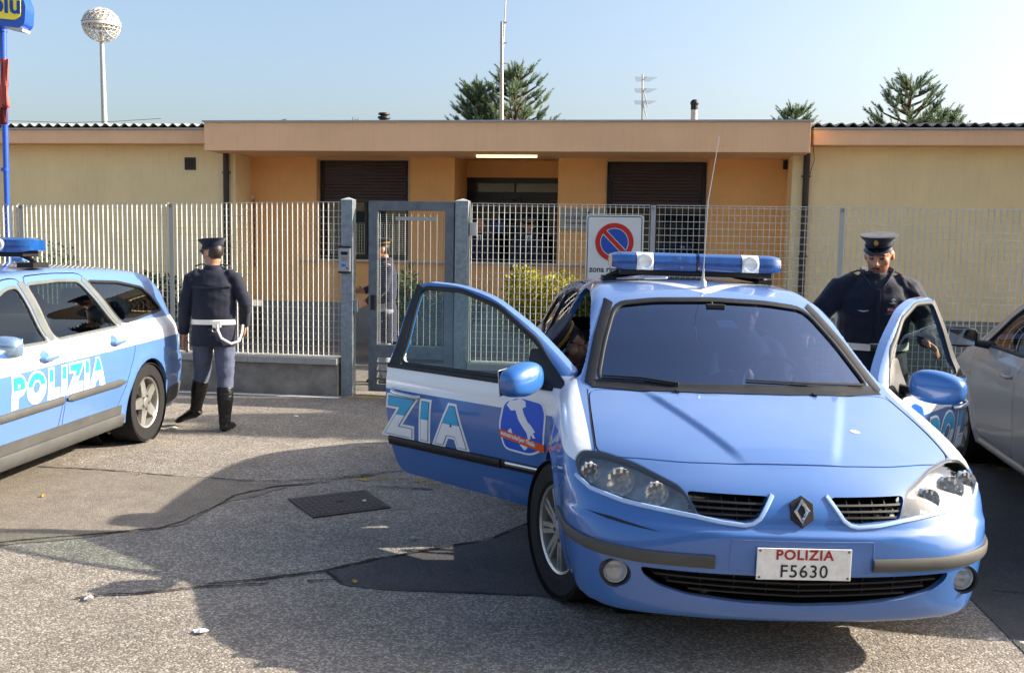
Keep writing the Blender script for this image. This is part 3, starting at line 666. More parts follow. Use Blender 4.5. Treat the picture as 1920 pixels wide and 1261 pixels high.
                boot = [(-0.605, .82), (-0.585, .845), (-0.550, .85), (-0.520, .862), (-0.485, .85), (-0.480, .825), (-0.502, .815), (-0.490, .785), (-0.465, .75), (-0.442, .735), (-0.415, .705), (-0.430, .70), (-0.415, .675), (-0.430, .672), (-0.445, .69), (-0.448, .665), (-0.462, .655), (-0.470, .695), (-0.495, .72), (-0.525, .755), (-0.545, .80), (-0.575, .795)]
                z(patch('badge_peninsula', sh, boot, 'side', s_, LW, d, off=.006, thick=.0015, org=org)); z(patch('badge_island', sh, [(-0.520, .625), (-0.495, .64), (-0.460, .64), (-0.475, .61), (-0.490, .60)], 'side', s_, LW, d, off=.006, thick=.0015, org=org)); z(patch('badge_island', sh, [(-0.595, .69), (-0.575, .705), (-0.565, .68), (-0.590, .665)], 'side', s_, LW, d, off=.006, thick=.0015, org=org))
                z(patch('badge_band', sh, [(-0.652, .692), (-0.360, .648), (-0.360, .606), (-0.645, .650)], 'side', s_, mat('badge_orange', 'E2581E', .35), d, off=.0072, thick=.0015, org=org))
                vs, fs = textpolys("autostrade//per l'Italia", .034, .001, .2); P = [(-.642 + a * .74, .664 + b - a * .74 * .15) for a, b, _ in vs]
                z(patch('badge_text', sh, None, 'side', s_, LW, d, off=.0084, thick=.001, org=org, tri=(P, fs)))
            else:
                lettering('letter', sh, 'POL', -.80, .552, .285, s_, d, org, LW, LK, None, None, zrot=0, bold=.045, shear=.12, space=1.5)
                z(patch('motorway_badge', sh, roundpoly([(-.68, .60), (-.48, .60), (-.45, .85), (-.56, .88), (-.70, .84)], .04), 'side', s_, mat('badge_blue', '1C58D0', .3), d, off=.004, thick=.002, org=org))
        else: carpart('rear_door', sh, V, Fc, [P1, TRIM, P1], root)
    for s_ in (-1, 1):
        patch('side_window', sh, rwin, 'side', s_, GLR, root, off=-.012, thick=0); patch('side_window', sh, qwin, 'side', s_, GLR, root, off=-.012, thick=0)
        strip('window_seal', sh, rwin, 'side', s_, .02, BLK, root, off=-.004, closed=True); strip('window_seal', sh, qwin, 'side', s_, .02, BLK, root, off=-.004, closed=True)
        strip('rub_strip', sh, [(-1.55, .50), (-2.24, .50)], 'side', s_, .05, BLK, root, off=.002, thick=.012)
        # A pillar gutter
        strip('pillar_trim', sh, [(s_ * .705, .975), (s_ * .632, 1.17), (s_ * .545, 1.345)], 'front', 1, .045, BLK, root, off=.001, thick=.004)
    patch('windscreen', sh, wsP, 'front', 1, GLW, root, off=-.010, res=.08, thick=0); patch('rear_window', sh, rear, 'rear', 1, GLR, root, off=-.012, thick=0)
    strip('windscreen_seal', sh, wsP, 'front', 1, .020, BLK, root, off=-.003, thick=.005, closed=True)
    # cowl between bonnet and glass
    patch('cowl', sh, [(-.13, -.70), (.0, -.45), (.058, -.2), (.068, 0), (.058, .2), (.0, .45), (-.13, .70), (-.20, .68), (-.10, .45), (-.03, .2), (-.02, 0), (-.03, -.2), (-.10, -.45), (-.20, -.68)], 'top', 1, BLK, root, off=.004, thick=.006)
    for y0, y1, xb, zt in ((.62, .02, -.07, 1.02), (-.30, -.64, -.05, 1.03)):   # wipers lying at the glass foot
        P = sh.on([(y0, .995), ((y0 + y1) / 2, 1.008), (y1, 1.02 if y1 > -.3 else 1.005)], 'front', 1, .016)
        MB().tube(P, [.007, .006, .004], 6).tube(P + np.array([.0, 0, -.012]), .004, 5).build('wiper', BLK, root, True)
    # headlights
    for s_ in (-1, 1):
        p = hl if s_ > 0 else mirror_y(hl)
        h = patch('headlight', sh, inset(p, -.004), 'front', 1, LENSM, root, off=.001, thick=0, res=.04)
        patch('headlight_bowl', sh, inset(p, -.012), 'front', 1, mat('headlight_bowl_grey', 'D4D8DC', .35, metal=.1, vary=.3, vscale=25), h, off=-.062, thick=.004)
        strip('headlight_rim', sh, inset(p, .004), 'front', 1, .008, BLK, h, off=-.004, thick=.004, closed=True, step=.02)
        for (yy, zz, rr_) in ((.775, .725, .040), (.665, .712, .056), (.535, .690, .046)):
            c = sh.on([(yy * s_, zz)], 'front', 1)[0] + np.array([-.045, 0, 0])
            mb = MB(); mb.lathe([(rr_, .045), (rr_ * .96, .02), (rr_ * .8, -.005), (rr_ * .45, -.025), (0, -.03)], 24, c=c, axis='X')
            mb.sphere((c[0] + .0, c[1], c[2]), .011)
            for q in range(9): g = q * .7; mb.box((c[0] + .012, c[1] + math.cos(g) * rr_ * .75, c[2] + math.sin(g) * rr_ * .75), (.006, .010, .022))
            mb.build('reflector', mat('reflector_chrome', 'F0F2F4', .22, metal=.6), h, True, 30)
        g = gr if s_ > 0 else mirror_y(gr)
        gb = patch('grille', sh, inset(g, -.008), 'front', 1, mat('grille_dark', '0C0C0E', .6), root, off=-.075, thick=.004)
        for k in range(3):
            zz = .645 + .0215 * k; a, b = .155 - .012 * k, .425; strip('grille_bar', sh, [(s_ * a, zz), (s_ * b, zz)], 'front', 1, .007, BLK, gb, off=-.022, thick=.016, round_=False)
        for q in np.linspace(.19, .40, 5): strip('grille_bar', sh, [(s_ * q, .625), (s_ * q, .712)], 'front', 1, .004, BLK, gb, off=-.030, thick=.012, round_=False)
        strip('highlight_strip', sh, [(s_ * a, b) for a, b in [(.105, .715), (.135, .672), (.16, .635), (.185, .616), (.215, .609), (.30, .615), (.40, .630), (.52, .642), (.66, .654), (.78, .678), (.83, .71)]], 'front', 1, .016, mat('painted_highlight_blue', 'A9C6EC', .25, coat=1), root, off=.002, thick=.006, step=.02)  # pale blue strip painting in the highlight along the bumper's upper edge
        q = fog if s_ > 0 else mirror_y(fog)
        fc = sh.on([(.685 * s_, .385)], 'front', 1)[0]; fo = MB().lathe([(.050, -.005), (.046, .0), (.040, -.02), (.018, -.045), (0, -.05)], 24, c=fc + np.array([-.02, 0, 0]), axis='X').build('fog_lamp', mat('reflector_chrome', ''), root, True, 40)
        MB().lathe([(.062, -.03), (.058, .006), (.050, .004), (.047, -.03)], 24, c=fc + np.array([-.008, 0, 0]), axis='X').build('fog_lamp_ring', BLK, fo, True, 40)
        MB().lathe([(.045, -.004), (.03, .004), (0, .006)], 24, c=fc + np.array([-.02, 0, 0]), axis='X').build('fog_lamp_glass', LENSM, fo, True, 40)
        strip('bumper_strip', sh, [(s_ * a, b) for a, b in [(27, .468), (40, .468), (52, .474), (64, .486), (79, .502)]], 'plan', 1, 1., BLK, root, off=.0, thick=.012) if False else None
    # rub strips that follow the bumper round the corner (plan angle, height)
    for s_ in (-1, 1):
        n = 26; prof = [(-.024, -.004), (-.024, .010), (-.012, .016), (.012, .016), (.024, .010), (.024, -.004)]
        an = np.linspace(24 if s_ < 0 else 20, 80, n); zz = .472 + np.clip((an - 40) / 40, 0, 1)**1.3 * .035; vs = []
        for i in range(n):
            e = min(1, .5 + (80 - an[i]) / 12 * .5)
            for dz, off in prof: vs.append(sh.on([(s_ * an[i], zz[i] + dz * e)], 'plan', 1, off)[0])
        k = len(prof); fs = [(i * k + q, i * k + (q + 1) % k, (i + 1) * k + (q + 1) % k, (i + 1) * k + q) for i in range(n - 1) for q in range(k)] + [tuple(range(k)), tuple(range((n - 1) * k, n * k))]
        o = meshob('bumper_strip', vs, fs, GREYPL, root, True, 45); bm = bmesh.new(); bm.from_mesh(o.data); bmesh.ops.recalc_face_normals(bm, faces=bm.faces); bm.to_mesh(o.data); bm.free()
    ib = patch('lower_intake', sh, inset(it, -.008), 'front', 1, mat('grille_dark', ''), root, off=-.075, thick=.004)
    for zz, w_ in ((.352, .42), (.376, .50), (.402, .55)): strip('intake_bar', sh, [(-w_, zz), (0, zz - .012), (w_, zz)], 'front', 1, .006, BLK, ib, off=-.025, thick=.014, round_=False)
    for q in np.linspace(-.5, .5, 9): strip('intake_bar', sh, [(q, .335 + .12 * q * q), (q, .425)], 'front', 1, .004, BLK, ib, off=-.032, thick=.010, round_=False)
    patch('bird_dropping', sh, roundpoly([(.425, .352), (.44, .375), (.425, .398), (.405, .385), (.40, .36)], .02), 'top', 1, mat('dropping_white', 'DEDEDA', .7), root, off=.002, thick=.001)
    patch('bumper_scuff', sh, [(-.80, .600), (-.72, .585), (-.60, .572), (-.52, .566), (-.60, .578), (-.70, .594)], 'front', 1, mat('scuff_dark', '20262E', .8), root, off=.0015, thick=.001)
    for s_ in (-1, 1):
        strip('washer_nozzle', sh, [(.02, s_ * .32), (.05, s_ * .32)], 'top', 1, .016, BLK, root, off=.004, thick=.008)
        strip('bonnet_gap', sh, [(.50, s_ * .746), (.30, s_ * .742), (.10, s_ * .732), (-.12, s_ * .719)], 'top', 1, .006, BLK, root, off=-.003, thick=.0042)
    # plate recess, plate, emblem
    strip('plate_recess_edge', sh, [(-.27, .56), (.27, .56), (.275, .44), (-.275, .44)], 'front', 1, .006, P1, root, off=-.003, thick=.006, closed=True, step=.03)
    pc = sh.on([(0, .48)], 'front', 1)[0]; px = pc[0] + .012
    pl = MB().box((px, .0, .479), (.006, .358, .121)).build('licence_plate', mat('plate_white', 'E3E3DE', .4, vary=.12, vscale=30), root, bevel=.002)
    for txt, sz, zz, colr, bo, nm in (('POLIZIA', .052, .498, 'A11F22', .0014, 'plate_text'), ('F5630', .068, .430, '20242A', .0006, 'plate_number')):
        vs, fs = textpolys(txt, sz, bo, align='CENTER', space=1.12); o = meshob(nm, [(px + .0045, a * (1. if sz > .06 else 1.05), zz + b) for a, b, _ in vs], fs, mat(nm, colr, .5), pl)
    for a in (-.168, .168):
        for b in (.428, .530): MB().lathe([(.005, 0), (.004, .003), (0, .003)], 10, c=(px + .003, a, b), axis='X').build('screw', mat('screw_steel', '706C64', .5, metal=.7), pl)
    ec = sh.on([(0, .664)], 'front', 1)[0]; nrm = sh.grad(ec[None])[0]; ang = math.atan2(nrm[2], nrm[0])
    m4 = Matrix.Translation(ec) @ Matrix.Rotation(-ang * .8, 4, 'Y')
    em = MB().prism([(.0, .062), (.044, .03), (.044, -.03), (.0, -.062), (-.044, -.03), (-.044, .03)], -.01, .006, 'X', m4=m4).build('emblem', BLK, root, bevel=.002)
    di = MB(); o_ = [(0, .050), (.032, .0), (0, -.050), (-.032, 0)]; i_ = [(0, .024), (.0125, 0), (0, -.024), (-.0125, 0)]
    for k in range(4):
        a, b = o_[k], o_[(k + 1) % 4]; c_, d_ = i_[k], i_[(k + 1) % 4]; mo_ = lambda p, q: ((p[0] + q[0]) / 2, (p[1] + q[1]) / 2)
        vs = [m4 @ Vector((.007, *p)) for p in (a, b, d_, c_)] + [m4 @ Vector((.018, *p)) for p in (mo_(a, c_), mo_(b, d_))]
        di.add(vs, [(0, 1, 5, 4), (4, 5, 2, 3), (0, 4, 3), (1, 2, 5)])
    di.build('emblem_diamond', CHROME, em)
    # underside lip
    lip = [(float(f_), .225) for f_ in np.linspace(-75, 75, 31)]; P = sh.on(lip, 'plan', 1, -.03); P[:, 2] -= .028
    MB().tube(P, [(.036, .022)] * 31, 8, flat=((0, 0, 1),)).build('bumper_lip', BLK, root, True)
    uf = MB().box((-1.4, 0, .2), (3.9, 1.3, .04)).build('underfloor', BLK, root)
    for s_ in (-1, 1):
        strip('panel_gap', sh, [(.505, .70), (.44, .655), (.345, .60)], 'side', s_, .005, BLK, root, off=-.003, thick=.0045); strip('indicator', sh, [(-.02, .72), (-.10, .725)], 'side', s_, .03, mat('indicator_clear', 'D8C8A8', .2, coat=1), root, off=.001, thick=.004)
    # wheels, wells
    for s_ in (-1, 1):
        wheel(root, (0.0, s_ * (.765), .318), .322, s_, 20); wheel(root, (-2.75, s_ * .765, .318), .322, s_, 0)
        for ax in (0, -2.75): MB().lathe([(.37, -.13 * s_), (.40, -.13 * s_), (.40, .32 * -s_), (.0, .32 * -s_)], 32, c=(ax, s_ * .72, .32), axis='Y').build('wheel_well', mat('wheel_well_black', '0A0A0A', .9), root)
    # interior
    MB().box((-1.35, 0, .30), (2.2, 1.45, .06)).build('floor_mat', TRIM, root)
    da = MB(); da.prism([(-.08, .55), (-.05, .93), (-.30, .965), (-.50, .93), (-.62, .84), (-.60, .68), (-.40, .5)], -.72, .72, 'Y'); d_ = da.build('dashboard', mat('dash_grey', '34383E', .7, vary=.2), root, bevel=.03, bseg=3)
    MB().tube([Vector((-.74, .37, .90)) + Matrix.Rotation(R(62), 3, 'Y') @ Vector((.185 * math.cos(g), .185 * math.sin(g), 0)) for g in np.linspace(0, 2 * math.pi, 28, endpoint=False)], .015, 8, closed=True).tube([(-.55, .37, .82), (-.74, .37, .90)], .03, 8).tube([Vector((-.74, .37, .90)) + Matrix.Rotation(R(62), 3, 'Y') @ Vector((0, q, 0)) for q in (-.18, 0, .18)], .014, 8).build('steering_wheel', BLK, root, True)
    seat(root, -1.32, .37); seat(root, -1.32, -.37); 
    MB().box((-2.25, 0, .52), (.5, 1.25, .18)).box((-2.55, 0, .82), (.15, 1.25, .6)).build('rear_seat', SEAT, root, bevel=.05)
    mm = MB().box((-.66, 0, 1.262), (.03, .20, .05)).build('rear_view_mirror', BLK, root, bevel=.015); MB().box((-.72, .015, 1.33), (.05, .10, .035)).tube([(-.67, 0, 1.28), (-.76, 0, 1.36)], .01, 6).build('sensor_pod', BLK, mm, bevel=.01)
    ws_pt = sh.on([(.045, 1.275)], 'front', 1, -.022)
    patch('windscreen_sticker', sh, [(-.00, 1.255), (.10, 1.255), (.085, 1.288), (-.01, 1.288)], 'front', 1, mat('sticker_pale', 'DCE6DC', .5), root, off=-.018, thick=.001)
    lb_ = lightbar(root, -1.42, 1.535, .505, clear=1); lb_.location.y = .035
    for s_ in (-1, 1):
        ft = MB(); ft.tube([(-1.42, s_ * .38, 1.50), (-1.42, s_ * .43, 1.475), (-1.44, s_ * .485, 1.455)], [.02, .02, .014], 8); ft.box((-1.46, s_ * .47, 1.446), (.13, .08, .03)); ft.tube([(-1.42, s_ * .22, 1.49), (-1.50, s_ * .36, 1.465), (-1.52, s_ * .45, 1.452)], .012, 6); ft.build('light_bar_foot', BLK, root, True)
    MB().box((-1.95, -.12, 1.49), (.22, .17, .05)).build('roof_antenna_pod', mat('pale_grey_plastic', 'C8CCD2', .4), root, bevel=.02, bseg=3)
    MB().lathe([(.022, 1.43), (.018, 1.46), (.008, 1.47), (.007, 1.50)], 12, c=(-.955, -.005, 0)).tube([(-.955, -.005, 1.49), (-.955, 0.002, 1.9), (-.965, .05, 2.26)], [.0035, .0028, .0016], 6).tube([(-.955, -.005, 1.49), (-.955, -.004, 1.53)], .006, 8).build('whip_antenna', mat('antenna_steel', 'B8BCC2', .35, metal=.8), root, True)
    return root, doors
FC, FDOORS = front_car()
def side_mirror(root, x, y, z, s_, m, L=.11, H=.075, face=-1):
    mb = MB(); mc = Vector((x, s_ * y, z)); pr = [(0.0, -L), (H * .72, -L * .92), (H * .95, -L * .5), (H, 0), (H * .95, L * .55), (H * .7, L * .95), (0, L * 1.05)]; vs = []; fs = []; n = 16
    for r_, h in pr:
        for k in range(n):
            g = 2 * math.pi * k / n; cx = math.cos(g); cz = math.sin(g); e = .72; sx = abs(cx)**e * (1 if cx > 0 else -1); sz = abs(cz)**e * (1 if cz > 0 else -1)
            vs.append(mc + Vector((max(-.03, sx * r_), s_ * h, sz * r_ * .95)))
    for i in range(len(pr) - 1):
        for k in range(n): fs.append((i * n + k, i * n + (k + 1) % n, (i + 1) * n + (k + 1) % n, (i + 1) * n + k))
    mb.add(vs, fs); mo = mb.build('mirror', m, root, True, 60)
    bm = bmesh.new(); bm.from_mesh(mo.data); bmesh.ops.remove_doubles(bm, verts=bm.verts, dist=1e-5); bmesh.ops.recalc_face_normals(bm, faces=bm.faces); bm.to_mesh(mo.data); bm.free()
    md = mo.modifiers.new('s', 'SUBSURF'); md.levels = md.render_levels = 2
    MB().tube([mc + Vector((.0, -s_ * L * .8, -H * .5)), Vector((x - .01, s_ * (y - L - .12), z - H * .75))], [(.03, .02), (.04, .024)], 10).build('mirror_arm', BLK, mo, True)
    MB().box(mc + Vector((-.036, s_ * .005, 0)), (.006, L * 1.6, H * 1.45)).build('mirror_glass', mat('mirror_glass', ''), mo, bevel=.003)
def handle(root, sh, x, z, s_, m, w_=.09, recess=None):
    y0 = lambda xx: abs(sh.on([(xx, z)], 'side', s_)[0][1])
    if recess: patch('handle_recess', sh, [(x + .03 + .055 * math.cos(g), z + .01 + .045 * math.sin(g)) for g in np.linspace(0, 6.28, 20, endpoint=False)], 'side', s_, recess, root, off=.001, thick=.002)
    MB().tube([(x - w_, s_ * (y0(x - w_) + .004), z), (x - w_ * .85, s_ * (y0(x) + .03), z), (x - w_ * .3, s_ * (y0(x) + .038), z), (x + w_ * .4, s_ * (y0(x) + .036), z), (x + w_ * .9, s_ * (y0(x) + .028), z), (x + w_, s_ * (y0(x) + .004), z)], [(.012, .014)] * 6, 10).build('door_handle', m, root, True)
def left_car():
    sh = SH2
    fwin = roundpoly([(-.42, .955), (-.62, 1.10), (-.86, 1.24), (-1.08, 1.315), (-1.22, 1.325), (-1.28, .95)], .05)
    rwin = roundpoly([(-1.38, .955), (-1.33, 1.335), (-1.75, 1.345), (-2.02, 1.335), (-2.30, .97)], .05)
    qwin = roundpoly([(-2.40, .985), (-2.14, 1.325), (-2.6, 1.30), (-2.98, 1.24), (-3.18, 1.04)], .05)
    fdoor = roundpoly([(-.36, .33), (-1.28, .30), (-1.32, .50), (-1.335, .95), (-1.28, 1.38), (-1.08, 1.37), (-.84, 1.30), (-.56, 1.15), (-.26, .96), (-.28, .6)], .08, 3)
    rdoor = roundpoly([(-1.34, .30), (-2.10, .30), (-2.20, .45), (-2.30, .62), (-2.42, .80), (-2.40, .96), (-2.10, 1.385), (-1.7, 1.395), (-1.31, 1.385), (-1.365, .95), (-1.35, .5)], .08, 3)
    wsP = roundpoly([(-.67, .965), (0, .985), (.67, .965), (.60, 1.16), (.53, 1.32), (0, 1.355), (-.53, 1.32), (-.60, 1.16)], .06, 4)
    rear = [(-.60, 1.03), (.60, 1.03), (.53, 1.26), (-.53, 1.26)]
    hood = [(-.14, .70), (.30, .72), (.52, .66), (.66, .40), (.70, 0), (.66, -.40), (.52, -.66), (.30, -.72), (-.14, -.70), (.03, -.2), (.04, 0), (.03, .2)]
    it = [(-.40, .30), (.40, .30), (.40, .42), (-.40, .42)]; hl = roundpoly([(.48, .60), (.80, .66), (.80, .76), (.50, .72)], .03)
    cuts = [(wsP, 'front', -.10, .12), (rear, 'rear', -.1, .1), (it, 'front', -.1, .1), (hl, 'front', -.08, .1), (mirror_y(hl), 'front', -.08, .1)]
    root, pcs = car_common(dict(name='police_car', windows=[fwin, rwin, qwin], axles=[(0, .32), (-2.64, .32)], arch=.36, cuts=cuts, doors=[dict(poly=fdoor), dict(poly=rdoor)], panels=[(hood, .5, 1.3)]),
        sh, CM2, P2, 'police estate car at the left edge with the full word POLIZIA on its doors', 'car', res=.042, group='police cars')
    GR = mat('grey_window_trim', '5E625F', .5, vary=.1)
    for V, Fc in pcs:
        c = V.mean(0)
        carpart('bonnet' if abs(c[1]) < .3 else 'front_door' if c[0] > -1.33 else 'rear_door', sh, V, Fc, [P2, TRIM, P2], root)
    for s_ in (-1, 1):
        for p in (fwin, rwin, qwin):
            patch('side_window', sh, p, 'side', s_, GLR if p is qwin else GLS, root, off=-.012, thick=0); strip('window_seal', sh, p, 'side', s_, .022, GR if p is not qwin else BLK, root, off=-.004, closed=True)
        strip('pillar_trim', sh, [(-1.33, .955), (-1.275, 1.35)], 'side', s_, .075, GR, root, off=.0, thick=.003, round_=False); strip('pillar_trim', sh, [(-2.345, .975), (-2.08, 1.345)], 'side', s_, .06, GR, root, off=.0, thick=.003, round_=False)
        strip('rub_strip', sh, [(-1.315, .545), (-.40, .535)], 'side', s_, .055, GREYPL, root, off=.002, thick=.014); strip('rub_strip', sh, [(-1.365, .545), (-2.22, .55)], 'side', s_, .055, GREYPL, root, off=.002, thick=.014, taper=.1)
        strip('sill_panel', sh, [(-.40, .245), (-2.24, .245)], 'side', s_, .10, GREYPL, root, off=.004, thick=.016); strip('sill_strip', sh, [(-.36, .335), (-2.20, .335)], 'side', s_, .07, GREYPL, root, off=.002, thick=.006, round_=False)
        strip('bumper_panel', sh, [(-3.05, .30), (-3.4, .33)], 'side', s_, .14, GREYPL, root, off=.002, thick=.01)
        handle(root, sh, -1.16, .855, s_, P2M, recess=P2M); handle(root, sh, -2.12, .865, s_, P2M, recess=P2M)
        side_mirror(root, -.48, 1.00, 1.00, s_, mat('chrome_blue_shell', 'A8C4E4', .12, metal=.7))
        wheel(root, (0, s_ * .765, .318), .322, s_, 0, 'star5', .215); wheel(root, (-2.64, s_ * .765, .318), .322, s_, 0, 'star5', .215)
        for ax in (0, -2.64): MB().lathe([(.37, -.13 * s_), (.40, -.13 * s_), (.40, .32 * -s_), (.0, .32 * -s_)], 32, c=(ax, s_ * .72, .32), axis='Y').build('wheel_well', mat('wheel_well_black', ''), root)
        patch('tail_light', sh, [(-3.27, 1.22), (-3.40, 1.0), (-3.50, .99), (-3.36, 1.23)], 'side', s_, mat('tail_light_red', 'B01418', .2, coat=1), root, off=.002)
        strip('fuel_flap', sh, [(-2.95, .86), (-3.1, .86), (-3.1, .72), (-2.95, .72)], 'side', s_, .004, BLK, root, off=-.002, thick=.003, closed=True) if s_ < 0 else None
        p = hl if s_ > 0 else mirror_y(hl); h = patch('headlight', sh, p, 'front', 1, LENSM, root, off=.001, thick=0); patch('headlight_bowl', sh, p, 'front', 1, mat('headlight_bowl_grey', ''), h, off=-.05)
    lettering('letter', sh, 'POLIZIA', -.72, .600, .24, 1, root, (0, 0, 0), LW, LK, None, None, zrot=0., bold=.04, shear=.10, space=1.38)
    patch('windscreen', sh, wsP, 'front', 1, GLW, root, off=-.010, thick=0); patch('rear_window', sh, rear, 'rear', 1, GLR, root, off=-.012, thick=0); patch('grille', sh, it, 'front', 1, mat('grille_dark', ''), root, off=-.06)
    MB().box((-1.4, 0, .2), (3.7, 1.3, .04)).build('underfloor', BLK, root); MB().box((-1.35, 0, .30), (2.2, 1.45, .06)).build('floor_mat', TRIM, root)
    MB().prism([(-.08, .55), (-.05, .91), (-.30, .945), (-.50, .91), (-.62, .84), (-.60, .68), (-.40, .5)], -.72, .72, 'Y').build('dashboard', mat('dash_grey', ''), root, bevel=.03)
    seat(root, -1.25, .37); seat(root, -1.25, -.37); MB().box((-2.15, 0, .52), (.5, 1.25, .18)).box((-2.42, 0, .82), (.15, 1.25, .6)).build('rear_seat', SEAT, root, bevel=.05)
    for y in (-.4, .4): MB().box((-2.45, y, 1.17), (.09, .26, .16)).build('headrest', SEAT, root, bevel=.03)
    lightbar(root, -1.62, 1.575, .56, clear=None)
    for s_ in (-1, 1): ft = MB(); ft.tube([(-1.62, s_ * .42, 1.53), (-1.62, s_ * .50, 1.50), (-1.62, s_ * .555, 1.455)], .018, 8); ft.box((-1.62, s_ * .52, 1.455), (.20, .12, .035)); ft.build('light_bar_foot', BLK, root, True)
    MB().box((-2.35, .0, 1.475), (.14, .10, .035)).build('roof_antenna_pod', P2M, root, bevel=.015)
    MB().box((-3.62, 0, .46), (.02, .50, .12)).build('licence_plate', mat('plate_white', ''), root, bevel=.002)
    return root
P2M = mat('light_blue_part_paint', '5378B1', .3, coat=1)
P3M = mat('silver_part_paint', 'B8B2AA', .3, coat=1, metal=.35)
LC = left_car()
def silver_car():
    sh = SH3
    fwin = roundpoly([(-.34, .985), (-.62, 1.20), (-.88, 1.35), (-1.12, 1.41), (-1.24, 1.415), (-1.30, .985)], .05)
    rwin = roundpoly([(-1.40, .99), (-1.35, 1.42), (-1.8, 1.43), (-2.1, 1.39), (-2.22, 1.0)], .05)
    fdoor = roundpoly([(-.42, .30), (-1.30, .28), (-1.35, .50), (-1.355, .95), (-1.30, 1.455), (-1.08, 1.45), (-.84, 1.39), (-.50, 1.20), (-.22, .99), (-.33, .6)], .08, 3)
    rdoor = roundpoly([(-1.38, .28), (-1.98, .30), (-2.08, .45), (-2.20, .62), (-2.32, .80), (-2.32, .97), (-2.18, 1.44), (-1.7, 1.47), (-1.33, 1.46), (-1.385, .95), (-1.38, .5)], .08, 3)
    wsP = roundpoly([(-.66, .995), (0, 1.02), (.66, .995), (.60, 1.2), (.53, 1.40), (0, 1.43), (-.53, 1.40), (-.60, 1.2)], .06, 4)
    rear = [(-.58, 1.05), (.58, 1.05), (.50, 1.32), (-.50, 1.32)]
    hood = [(-.02, .68), (.30, .70), (.46, .64), (.58, .40), (.62, 0), (.58, -.40), (.46, -.64), (.30, -.70), (-.02, -.68), (.16, -.2), (.17, 0), (.16, .2)]
    hl = roundpoly([(.44, .62), (.78, .66), (.78, .76), (.46, .72)], .03)
    cuts = [(wsP, 'front', -.10, .12), (rear, 'rear', -.1, .1), (hl, 'front', -.08, .1), (mirror_y(hl), 'front', -.08, .1)]
    root, pcs = car_common(dict(name='parked_car', windows=[fwin, rwin], axles=[(0, .31), (-2.55, .31)], arch=.345, cuts=cuts, doors=[dict(poly=fdoor), dict(poly=rdoor)], panels=[(hood, .5, 1.3)]),
        sh, CM3, P3, 'silver hatchback parked at the right edge with a black door mirror', 'car', res=.042)
    for V, Fc in pcs:
        c = V.mean(0); carpart('bonnet' if abs(c[1]) < .3 else 'front_door' if c[0] > -1.36 else 'rear_door', sh, V, Fc, [P3, TRIM, P3], root)
    for s_ in (-1, 1):
        for p in (fwin, rwin): patch('side_window', sh, p, 'side', s_, GLS, root, off=-.012, thick=0); strip('window_seal', sh, p, 'side', s_, .022, BLK, root, off=-.004, closed=True)
        handle(root, sh, -1.20, .845, s_, P3M, recess=P3M); handle(root, sh, -2.05, .86, s_, P3M, recess=P3M)
        side_mirror(root, -.46, 1.0, 1.045, s_, BLK, L=.12, H=.085)
        patch('tail_light', sh, roundpoly([(s_ * .60, .78), (s_ * .80, .80), (s_ * .78, 1.02), (s_ * .64, 1.0)], .03), 'rear', 1, mat('tail_light_red', 'B01418', .2, coat=1), root, off=.004)
        strip('side_marker', sh, [(-.26, .76), (-.17, .755)], 'side', s_, .028, mat('marker_clear', 'D8B090', .2, coat=1), root, off=.001, thick=.004)
        strip('sill_crease', sh, [(-.45, .245), (-2.1, .245)], 'side', s_, .05, P3M, root, off=.004, thick=.014)
        wheel(root, (0, s_ * .75, .308), .31, s_, 0, 'star5', .2); wheel(root, (-2.55, s_ * .75, .308), .31, s_, 0, 'star5', .2)
        for ax in (0, -2.55): MB().lathe([(.355, -.13 * s_), (.385, -.13 * s_), (.385, .32 * -s_), (.0, .32 * -s_)], 32, c=(ax, s_ * .71, .31), axis='Y').build('wheel_well', mat('wheel_well_black', ''), root)
        p = hl if s_ > 0 else mirror_y(hl); h = patch('headlight', sh, p, 'front', 1, LENSM, root, off=.001, thick=0); patch('headlight_bowl', sh, p, 'front', 1, mat('headlight_bowl_grey', ''), h, off=-.05)
    patch('windscreen', sh, wsP, 'front', 1, GLW, root, off=-.010, thick=0); patch('rear_window', sh, rear, 'rear', 1, GLR, root, off=-.012, thick=0)
    strip('bumper_step', sh, [(-.70, .56), (.70, .56)], 'rear', 1, .05, BLK, root, off=.002, thick=.012)
    MB().box((-1.3, 0, .2), (3.5, 1.3, .04)).build('underfloor', BLK, root); MB().box((-1.25, 0, .30), (2.2, 1.42, .06)).build('floor_mat', TRIM, root)
    MB().prism([(-.0, .55), (.03, .93), (-.22, .975), (-.42, .95), (-.52, .86), (-.50, .70), (-.30, .5)], -.70, .70, 'Y').build('dashboard', mat('dash_grey', ''), root, bevel=.03)
    seat(root, -1.15, .36); seat(root, -1.15, -.36); MB().box((-2.0, 0, .52), (.5, 1.2, .18)).box((-2.3, 0, .82), (.15, 1.2, .6)).build('rear_seat', SEAT, root, bevel=.05)
    return root
SC = silver_car()
